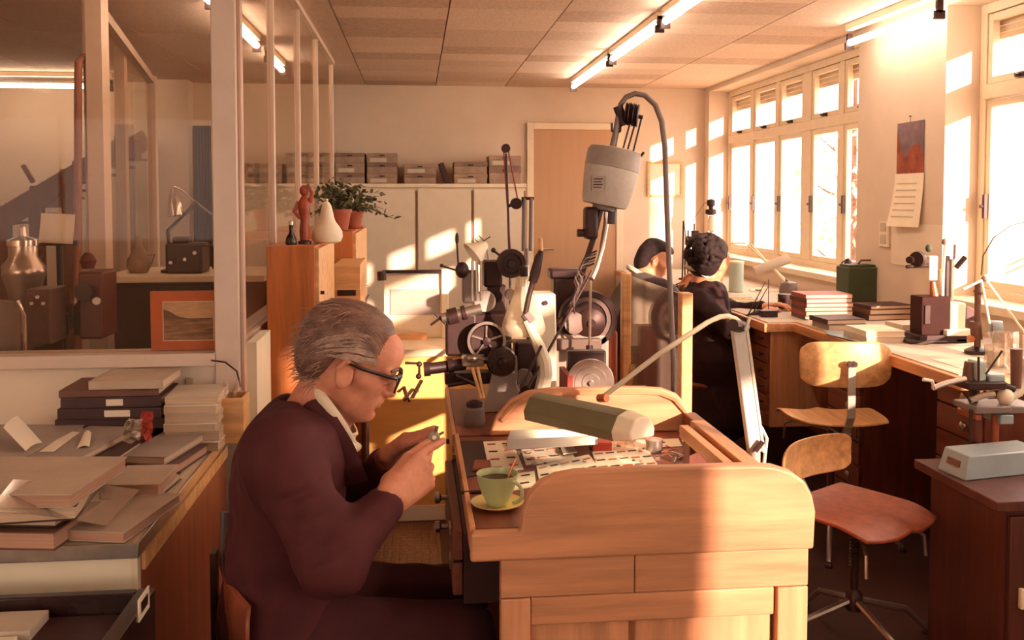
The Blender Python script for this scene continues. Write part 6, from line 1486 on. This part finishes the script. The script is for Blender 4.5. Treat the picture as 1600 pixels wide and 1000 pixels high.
# items in front of the two workers
def jar2(name, label, cat, x, y, r, h, m, lid=None):
    p_ = bp(x, y); t = thing(name, label, cat, p_); MB().lathe([(r * .94, .0005), (r, .004), (r, h), (r * .9, h), (r * .88, h * .5), (.002, h * .5)], (0, 0, 0), n=24).build('vessel', m, t, local=True)
    MB().lathe([(r * 1.05, h), (r * 1.05, h + .012), (r * .4, h + .018)] if lid else [(r * 1.03, h - .008), (r * 1.03, h)], (0, 0, 0), n=24).build('lid' if lid else 'rim', lid or m, t, local=True)
jar2('black_cup', 'black pen cup on the window bench', 'cup', 1226, 482, .04, .085, 'black')
jar2('aqua_bottle', 'pale aqua bottle beside the curly-haired worker', 'bottle', 1150, 456, .05, .20, 'aqua', 'cream')
jar2('white_pot', 'white pot on the window bench under the sash', 'pot', 1168, 430, .04, .06, 'cream', 'cream')
jar2('dark_jar', 'dark lidded jar at the lamp foot', 'jar', 1245, 448, .03, .09, 'black', 'black')
t = thing('ink_box', 'small black box on the bench corner', 'box', bp(1203, 496)); MB().box(-.045, .045, 0, .05, .0005, .03).build('box_body', 'black', t, local=True, bevel=.003); MB().box(-.046, .046, -.001, .051, .03, .036).build('lid', 'black', t, local=True, bevel=.002)
tag(MB().cyl(bp(1203, 494) + Vector((0, .025, .036)), bp(1203, 494) + Vector((0, .025, .2)), .002, n=6).build('wire_pin', 'black'), 'thin upright wire on the small black box', 'wire')
for k, (x, y) in enumerate(((1158, 470), (1178, 476), (1195, 455), (1222, 440))):
    p_ = bp(x, y); t = thing('parts_tray', ('white tray beside the aqua bottle', 'white tray before the curly-haired worker', 'pale tray at the sill', 'pale tray beneath the lamp arm')[k], 'tray', p_, .2 * k, 'trays on the window bench')
    MB().box(-.09, .09, -.06, .06, .0005, .006).build('tray_floor', 'tray_white', t, local=True)
    for q_ in ((-.09, .09, -.06, -.054), (-.09, .09, .054, .06)): MB().box(q_[0], q_[1], q_[2], q_[3], .006, .02).build('tray_wall', 'tray_white', t, local=True)
    for i in range(4): MB().box(-.07 + .04 * i, -.05 + .04 * i, -.03, .02, .006, .014).build('part', ('dark_metal', 'copper')[i % 2], t, local=True)
for k, (x0, y0, x1, y1) in enumerate(((1176, 490, 1202, 445), (1170, 490, 1196, 440))):
    a = P(x0, y0, Y=4.98); tag(MB().tube([a, P(x1, y1, Y=5.02)], [.004, .002], 6).build('tweezers', 'dark_metal'), 'long dark tweezers held over the bench corner', 'tool', 'tweezers at the bench corner')
# white jointed arm lamp between the workers
al = thing('arm_lamp', 'white jointed arm lamp with flat head by the window bench', 'lamp', bp(1240, 450)); AY = 5.9
for dy in (0, 9):
    MB().tube([P(1140, 380 + dy, Y=AY), P(1165, 380 + dy, Y=AY)], .006, 8).build('upper_arm', 'lamp_white', al); MB().tube([P(1168 + dy * .6, 382, Y=AY), P(1226, 436 + dy * .4, Y=AY)], .007, 8).build('lower_arm', 'lamp_white', al)
MB().tube([P(1178, 424, Y=AY), P(1232, 404, Y=AY)], [.03, .034], 12).build('lamp_head', 'paper_grey', al); p_ = P(1232, 455, Y=AY); MB().lathe([(.06, 0), (.06, .05), (.05, .09), (.02, .1)], (p_.x, AY, BZ), n=20).build('lamp_base', 'grey_dark', al)
MB().tube([P(1228, 437, Y=AY), (p_.x, AY, BZ + .09)], .01, 8).build('lamp_post', 'grey_dark', al)
hl = thing('hung_lamp', 'black socket lamp hung on thin wire in front of the window reveal', 'lamp', P(1112, 345, Y=7.3)); HY = 7.3
MB().lathe([(.012, 0), (.034, -.01), (.034, -.05), (.02, -.06), (.02, -.08), (.045, -.085), (.045, -.12), (.02, -.13)], P(1111, 311, Y=HY), n=20).build('lamp_socket', 'black', hl)
MB().lathe([(.02, 0), (.04, -.06), (.03, -.12), (.005, -.14)], P(1112, 337, Y=HY), n=16).build('bulb', 'lamp_white', hl); MB().tube([P(1111, 312, Y=HY), P(1100, 318, Y=HY), P(1082, 345, Y=HY)], .003, 6).build('lamp_wire', 'grey_dark', hl)
MB().tube([P(1140, 325, Y=HY), P(1150, 340, Y=HY), P(1150, 362, Y=HY), P(1142, 385, Y=HY)], .004, 6).build('lamp_cord', 'cream', hl); MB().tube([P(1112, 345, Y=HY), Vector((P(1112, 345, Y=HY).x, HY, BZ))], .006, 6).build('lamp_stem', 'steel', hl)
gl_ = thing('shade_lamp', 'grey cone-shaded work lamp beside the curly-haired worker', 'lamp', bp(1085, 440)); SY = 6.6; p_ = P(1078, 398, Y=SY)
MB().lathe([(.03, 0), (.05, .03), (.11, .15), (.105, .15), (.045, .03)], p_ + Vector((.05, 0, .03)), (.5, 0, -1), 24).build('shade', 'grey_paint', gl_); MB().tube([p_ + Vector((.05, 0, .03)), P(1072, 372, Y=SY), P(1068, 345, Y=SY), P(1066, 440, Y=SY), (1.85, SY, BZ)], .006, 6).build('lamp_arm', 'dark_metal', gl_); MB().lathe([(.06, 0), (.06, .015), (.012, .02)], (1.85, SY, BZ), n=16).build('lamp_base', 'dark_metal', gl_)
for k, (x, y0, y1) in enumerate(((1055, 360, 430), (1071, 350, 380), (1062, 390, 440))):
    Y_ = 7.0; p_ = P(x, y1, Y=Y_); t = thing('bench_stand', ('slim dark tool stand', 'short black gauge stand', 'dark dial stand')[k] + ' on the far end of the window bench', 'tool stand', (p_.x + .1, Y_ + .1 * k, BZ), 0, 'tool stands on the window bench')
    hh = P(x, y0, Y=Y_).z - BZ; MB().cyl((0, 0, 0), (0, 0, hh), .006, n=8).build('stand_rod', 'dark_metal', t, local=True); MB().lathe([(.05, 0), (.05, .012), (.012, .02)], (0, 0, 0.0005), n=16).build('stand_base', 'dark_metal', t, local=True); MB().obox((.0, -.02, hh * .8), (.05, .05, .07)).build('stand_head', 'dark_metal', t, local=True, bevel=.006)
sill_items = ((1228, 405, 'cream'), (1262, 404, 'carton'))
# ---- measuring machine on the bench
MY = 3.95
ms = thing('measuring_machine', 'dark and white measuring microscope standing on the window bench below the calendar', 'microscope', (P(1465, 520, Y=MY).x, MY, BZ))
def mb_(name, m, x0, x1, y0, y1, d0=-.04, d1=.06, bev=.004): a, b = P(x0, y1, Y=MY), P(x1, y0, Y=MY); return B(name, m, ms, a.x, b.x, MY + d0, MY + d1, max(BZ, a.z), b.z, bevel=bev)
mb_('machine_foot', 'dark_metal', 1425, 1500, 520, 560, -.06, .1); mb_('machine_body', 'machine_brown', 1432, 1478, 462, 522); mb_('body_plate', 'dark_metal', 1436, 1446, 475, 505, -.046, -.04)
mb_('white_block', 'cream', 1478, 1504, 472, 522, -.03, .05, .008); mb_('table', 'cream', 1466, 1510, 512, 522, -.07, .06); mb_('lower_block', 'paper_grey', 1480, 1512, 524, 552, -.06, .05, .008)
mb_('optic_column', 'cream', 1450, 1464, 400, 438, -.01, .02); MB().tube([P(1457, 440, Y=MY), P(1460, 465, Y=MY)], [.012, .02], 12).build('objective', 'copper', ms)
MB().ell(P(1451, 388, Y=MY), (.014, .014, .018)).build('eyepiece_cap', 'green_box', ms); disc('focus_wheel', 'dark_metal', ms, 1437, 405, MY, 13, .03, axis=(-.8, -.5, 0)); disc('focus_wheel', 'dark_metal', ms, 1424, 406, MY, 6, .02, axis=(-.8, -.5, 0))
rod('focus_axle', 'dark_metal', ms, [(1416, 417, MY), (1452, 415, MY)], .008)
mb_('vertical_rail', 'dark_metal', 1477, 1485, 400, 470, .0, .03); mb_('side_rail', 'cream', 1471, 1477, 420, 470, .0, .02); mb_('side_rail', 'cream', 1486, 1492, 405, 470, .0, .02)
rod('rail_lever', 'beige_paint', ms, [(1474, 425, MY), (1476, 395, MY), (1477, 372, MY)], .006); MB().ell(P(1475, 378, Y=MY), (.01, .01, .014)).build('lever_knob', 'cov_brown', ms)
rod('clamp_lever', 'dark_metal', ms, [(1494, 418, MY), (1508, 402, MY)], .012); rod('pin', 'steel', ms, [(1491, 405, MY), (1492, 382, MY)], .006)
disc('big_wheel', 'cov_plum', ms, 1500, 505, MY + .06, 30, .03); mb_('cross_slide', 'dark_metal', 1408, 1470, 528, 556, -.07, .05, .008)
rod('slide_handle', 'cream', ms, [(1465, 546, MY - .1), (1525, 539, MY - .1)], .013, 12); rod('slide_screw', 'steel', ms, [(1420, 545, MY - .08), (1450, 535, MY - .08)], .01, 10)
# ---- dial stand with drum
DY = 3.62
ds = thing('dial_stand', 'brown column stand with grey dial drum near the window', 'gauge', (P(1527, 560, Y=DY).x, DY, BZ)); p_ = P(1527, 545, Y=DY)
MB().lathe([(.05, 0), (.05, .015), (.02, .03)], (p_.x, DY, BZ), n=20).build('stand_base', 'dark_metal', ds); MB().tube([(p_.x, DY, BZ + .02), P(1528, 440, Y=DY)], .013, 12).build('column', 'cov_brown', ds); MB().tube([P(1528, 458, Y=DY), P(1529, 455, Y=DY)], .02, 12).build('column_ring', 'cov_brown', ds)
rod('whip_rod', 'cov_brown', ds, [(1533, 430, DY), (1536, 400, DY), (1552, 372, DY), (1580, 352, DY), (1610, 345, DY)], .0028); rod('head_block', 'cov_brown', ds, [(1524, 502, DY), (1526, 530, DY)], .022, 10)
disc('dial_drum', 'teal_grey', ds, 1545, 518, DY - .02, 19, .05, axis=(.85, -.5, 0)); disc('drum_face', 'cov_brown', ds, 1549, 518, DY - .065, 14, .004, axis=(.85, -.5, 0)); rod('drum_knob', 'copper', ds, [(1516, 528, DY), (1518, 530, DY - .03)], .014, 10)
# ---- white arm lamp by the near window
wl = thing('arm_lamp', 'white jointed arm lamp reaching over the measuring machine by the pillar', 'lamp', (P(1590, 520, Y=3.4).x, 3.4, BZ)); WY_ = 3.45
for a, b in (((1538, 432), (1612, 398)), ((1540, 440), (1612, 410)), ((1540, 436), (1604, 524)), ((1534, 440), (1546, 505)), ((1505, 452), (1538, 436))): MB().tube([P(*a, Y=WY_), P(*b, Y=WY_)], .005, 8).build('arm_tube', 'lamp_white', wl)
MB().ell(P(1538, 436, Y=WY_), .012).build('joint', 'grey_dark', wl); p_ = P(1604, 524, Y=WY_); MB().cyl((p_.x, p_.y, BZ), p_, .014).build('lamp_post', 'lamp_white', wl); MB().lathe([(.06, 0), (.06, .012), (.015, .02)], (p_.x, p_.y, BZ), n=20).build('lamp_base', 'lamp_white', wl)
# ---- drill stand on the low table
TY = 2.92
dr_ = thing('drill_stand', 'grey-based precision drill stand with curved arm on the low dark table', 'drill stand', (P(1530, 730, Y=TY).x, TY, tz))
a = P(1465, 735, Z=tz); b = P(1486, 702, Y=a.y + .01)
pz_ = [P(1464, 733, Z=tz), P(1508, 752, Z=tz), P(1600, 742, Z=tz)]
h0 = .075; f0_, f1_ = pz_[0], pz_[1]; rgt = Vector((.32, .06, 0)); 
vs = [f0_, f1_, f1_ + rgt, f0_ + rgt]; ins = Vector((.02, .02, h0))
vs2 = [vs[0] + Vector((.025, .0, h0)), vs[1] + Vector((.02, .012, h0)), vs[2] + Vector((-.01, .0, h0)), vs[3] + Vector((-.01, -.01, h0))]
MB().add(vs + vs2, [(0, 1, 2, 3), (7, 6, 5, 4), (0, 4, 5, 1), (1, 5, 6, 2), (2, 6, 7, 3), (3, 7, 4, 0)]).build('base', 'teal_grey', dr_, bevel=.004)
e_ = (f1_ - f0_); nrm = Vector((-e_.y, e_.x, 0)).normalized() * -1
if nrm.x > 0: nrm = -nrm
pl_ = [f0_ + e_ * .28 + Vector((.010, .002, h0 * .42)), f0_ + e_ * .74 + Vector((.010, .004, h0 * .42)), f0_ + e_ * .74 + Vector((.014, .006, h0 * .68)), f0_ + e_ * .28 + Vector((.014, .003, h0 * .68))]
MB().add([v + nrm * .004 for v in pl_] + [v - nrm * .01 for v in pl_], [(0, 1, 2, 3), (7, 6, 5, 4), (0, 4, 5, 1), (1, 5, 6, 2), (2, 6, 7, 3), (3, 7, 4, 0)]).build('name_plate', 'cov_brown', dr_)
ztop = tz + h0
def drod(name, m, x, y0, r, Y=TY): p_ = P(x, y0, Y=Y); return MB().cyl((p_.x, Y, ztop - .01), p_, r, n=12).build(name, m, dr_)
drod('pillar', 'wood_dark', 1527, 640, .018, TY); drod('pillar', 'wood_red', 1555, 648, .013, TY - .02); drod('feed_rod', 'dark_metal', 1517, 640, .006, TY - .05)
def dbox(name, m, x0, x1, y0, y1, d0=-.05, d1=.06, bev=.004, Y=TY): a, b = P(x0, y1, Y=Y), P(x1, y0, Y=Y); return B(name, m, dr_, a.x, b.x, Y + d0, Y + d1, a.z, b.z, bevel=bev)
dbox('work_table', 'grey_dark', 1505, 1560, 628, 640, -.07, .06); dbox('work_table', 'grey_dark', 1562, 1612, 630, 642, -.05, .08); dbox('table_clamp', 'teal_grey', 1549, 1570, 643, 658); dbox('table_clamp', 'copper', 1511, 1521, 642, 652)
MB().ell(P(1571, 620, Y=TY - .03), (.026, .026, .03)).build('arm_socket', 'cream', dr_)
MB().tube([P(1571, 620, Y=TY), P(1590, 612, Y=TY), P(1600, 595, Y=TY), P(1604, 560, Y=TY)], [.022, .02, .018, .016], 12).build('curved_arm', 'cream', dr_)
MB().tube([P(1587, 606, Y=TY - .02), P(1588, 575, Y=TY - .02), P(1588, 545, Y=TY - .02)], [.016, .018, .019], 12).build('arm_handle', 'cov_brown', dr_)
dbox('slide', 'dark_metal', 1500, 1560, 592, 606, -.05, .05, .006); dbox('slide_upper', 'teal_grey', 1535, 1560, 582, 596, -.04, .04, .006); MB().tube([P(1520, 598, Y=TY), P(1522, 640, Y=TY)], .014, 10).build('drill_spindle', 'dark_metal', dr_)
MB().tube([P(1512, 598, Y=TY), P(1514, 565, Y=TY)], [.02, .014], 10).build('head_cone', 'cov_brown', dr_); dbox('head_block', 'aqua', 1518, 1534, 562, 594, -.03, .03, .006); rod('depth_rod', 'black', dr_, [(1529, 600, TY - .04), (1529, 558, TY - .04)], .004)
rod('feed_arm', 'steel', dr_, [(1508, 592, TY - .06), (1480, 598, TY - .08), (1458, 606, TY - .1)], .009, 10); rod('feed_crank', 'cream', dr_, [(1461, 608, TY - .1), (1456, 595, TY - .1), (1442, 593, TY - .1)], .006, 8)
rod('cross_screw', 'steel', dr_, [(1515, 626, TY - .06), (1535, 618, TY - .06), (1553, 616, TY - .06)], .011, 10); rod('lever', 'dark_metal', dr_, [(1540, 585, TY - .04), (1566, 548, TY - .04)], .0035); rod('tie_bar', 'dark_metal', dr_, [(1556, 598, TY - .03), (1584, 608, TY - .03)], .012, 10)
# paper pack and white case by the near window
p_ = P(1570, 575, Y=3.3); t = thing('plastic_pack', 'crumpled clear bag of parts on the bench beside the drill stand arm', 'bag', (p_.x, 3.35, BZ)); rg = random.Random(3)
rows = [[(p_.x - .05 + .1 * j / 6, 3.3 + .06 * math.sin(j) * .4 + rg.uniform(-.01, .01), BZ + .001 + .14 * i / 6) for j in range(7)] for i in range(7)]
MB().sheet(rows, .03).build('bag', 'plastic_film', t, smooth=0); B('contents', 'paper_grey', t, p_.x - .04, p_.x + .04, 3.31, 3.36, BZ, BZ + .06, bevel=.01)
# plain paper sheets over the bench end
for k, (x, y, w_, d_) in enumerate(((1540, 560, .22, .3), (1500, 575, .2, .2))):
    p_ = P(x, y, Z=BZ + .001); tag(B('paper_sheet', 'paper', None, p_.x, p_.x + w_, p_.y, p_.y + d_, BZ + .0006 * (k + 1), BZ + .0006 * (k + 1) + .0005), ('large white paper sheet under the near arm lamp', 'white paper sheet under the measuring machine edge')[k], 'paper')
# ---- trees outside
def tree(label, x, y, h, r, zc, n, seed, gr=''):
    t = thing('tree', label, 'tree', (x, y, -3)); rg = random.Random(seed)
    MB().tube([(0, 0, 0), (.05, 0, h * .4), (0, .05, h * .75), (.03, 0, h)], [.16, .13, .08, .02], 10).build('trunk', 'bark', t, local=True)
    for i in range(14):
        z0 = h * rg.uniform(.4, .92); a = rg.uniform(0, 6.28); L = r * rg.uniform(.6, 1)
        MB().tube([(0, 0, z0), (math.cos(a) * L * .5, math.sin(a) * L * .5, z0 + .3), (math.cos(a) * L, math.sin(a) * L, z0 + .7)], [.04, .025, .008], 6).build('branch', 'bark', t, local=True)
    lf = MB()
    for i in range(n):
        d = Vector((rg.gauss(0, 1), rg.gauss(0, 1), rg.gauss(0, 1))).normalized() * (rg.random() ** .4); q_ = Vector((d.x * r, d.y * r, zc + d.z * r * 1.5)); R_ = Euler((rg.uniform(0, 3), rg.uniform(0, 3), rg.uniform(0, 6))).to_matrix(); s_ = rg.uniform(.07, .14)
        lf.add([q_ + R_ @ Vector(v) * s_ for v in ((-1, 0, 0), (-.2, .5, .1), (1, 0, 0), (-.2, -.5, .1))], [(0, 1, 2, 3)])
    lf.build('foliage', 'leaf_out', t, local=True, smooth=0)['kind'] = 'stuff'
T_ = 9.0; c = Vector((2.95, 5.85, 1.75)) - SUN / SUN.y * T_
tree('added unseen tree that keeps sun off the back door', c.x, c.y, 3 + c.z + .6, .66, 3 + c.z, 2600, 1)  # added on the sun path, out of view, to shade the door
tree('thin autumn tree seen through the near sash of the far window', 9.2, 18.8, 7, 1.3, 4.6, 420, 2)
struct(B('ground', 'wall', None, 3.2, 40, -30, 40, -3.2, -3), 'pale ground outside the windows')
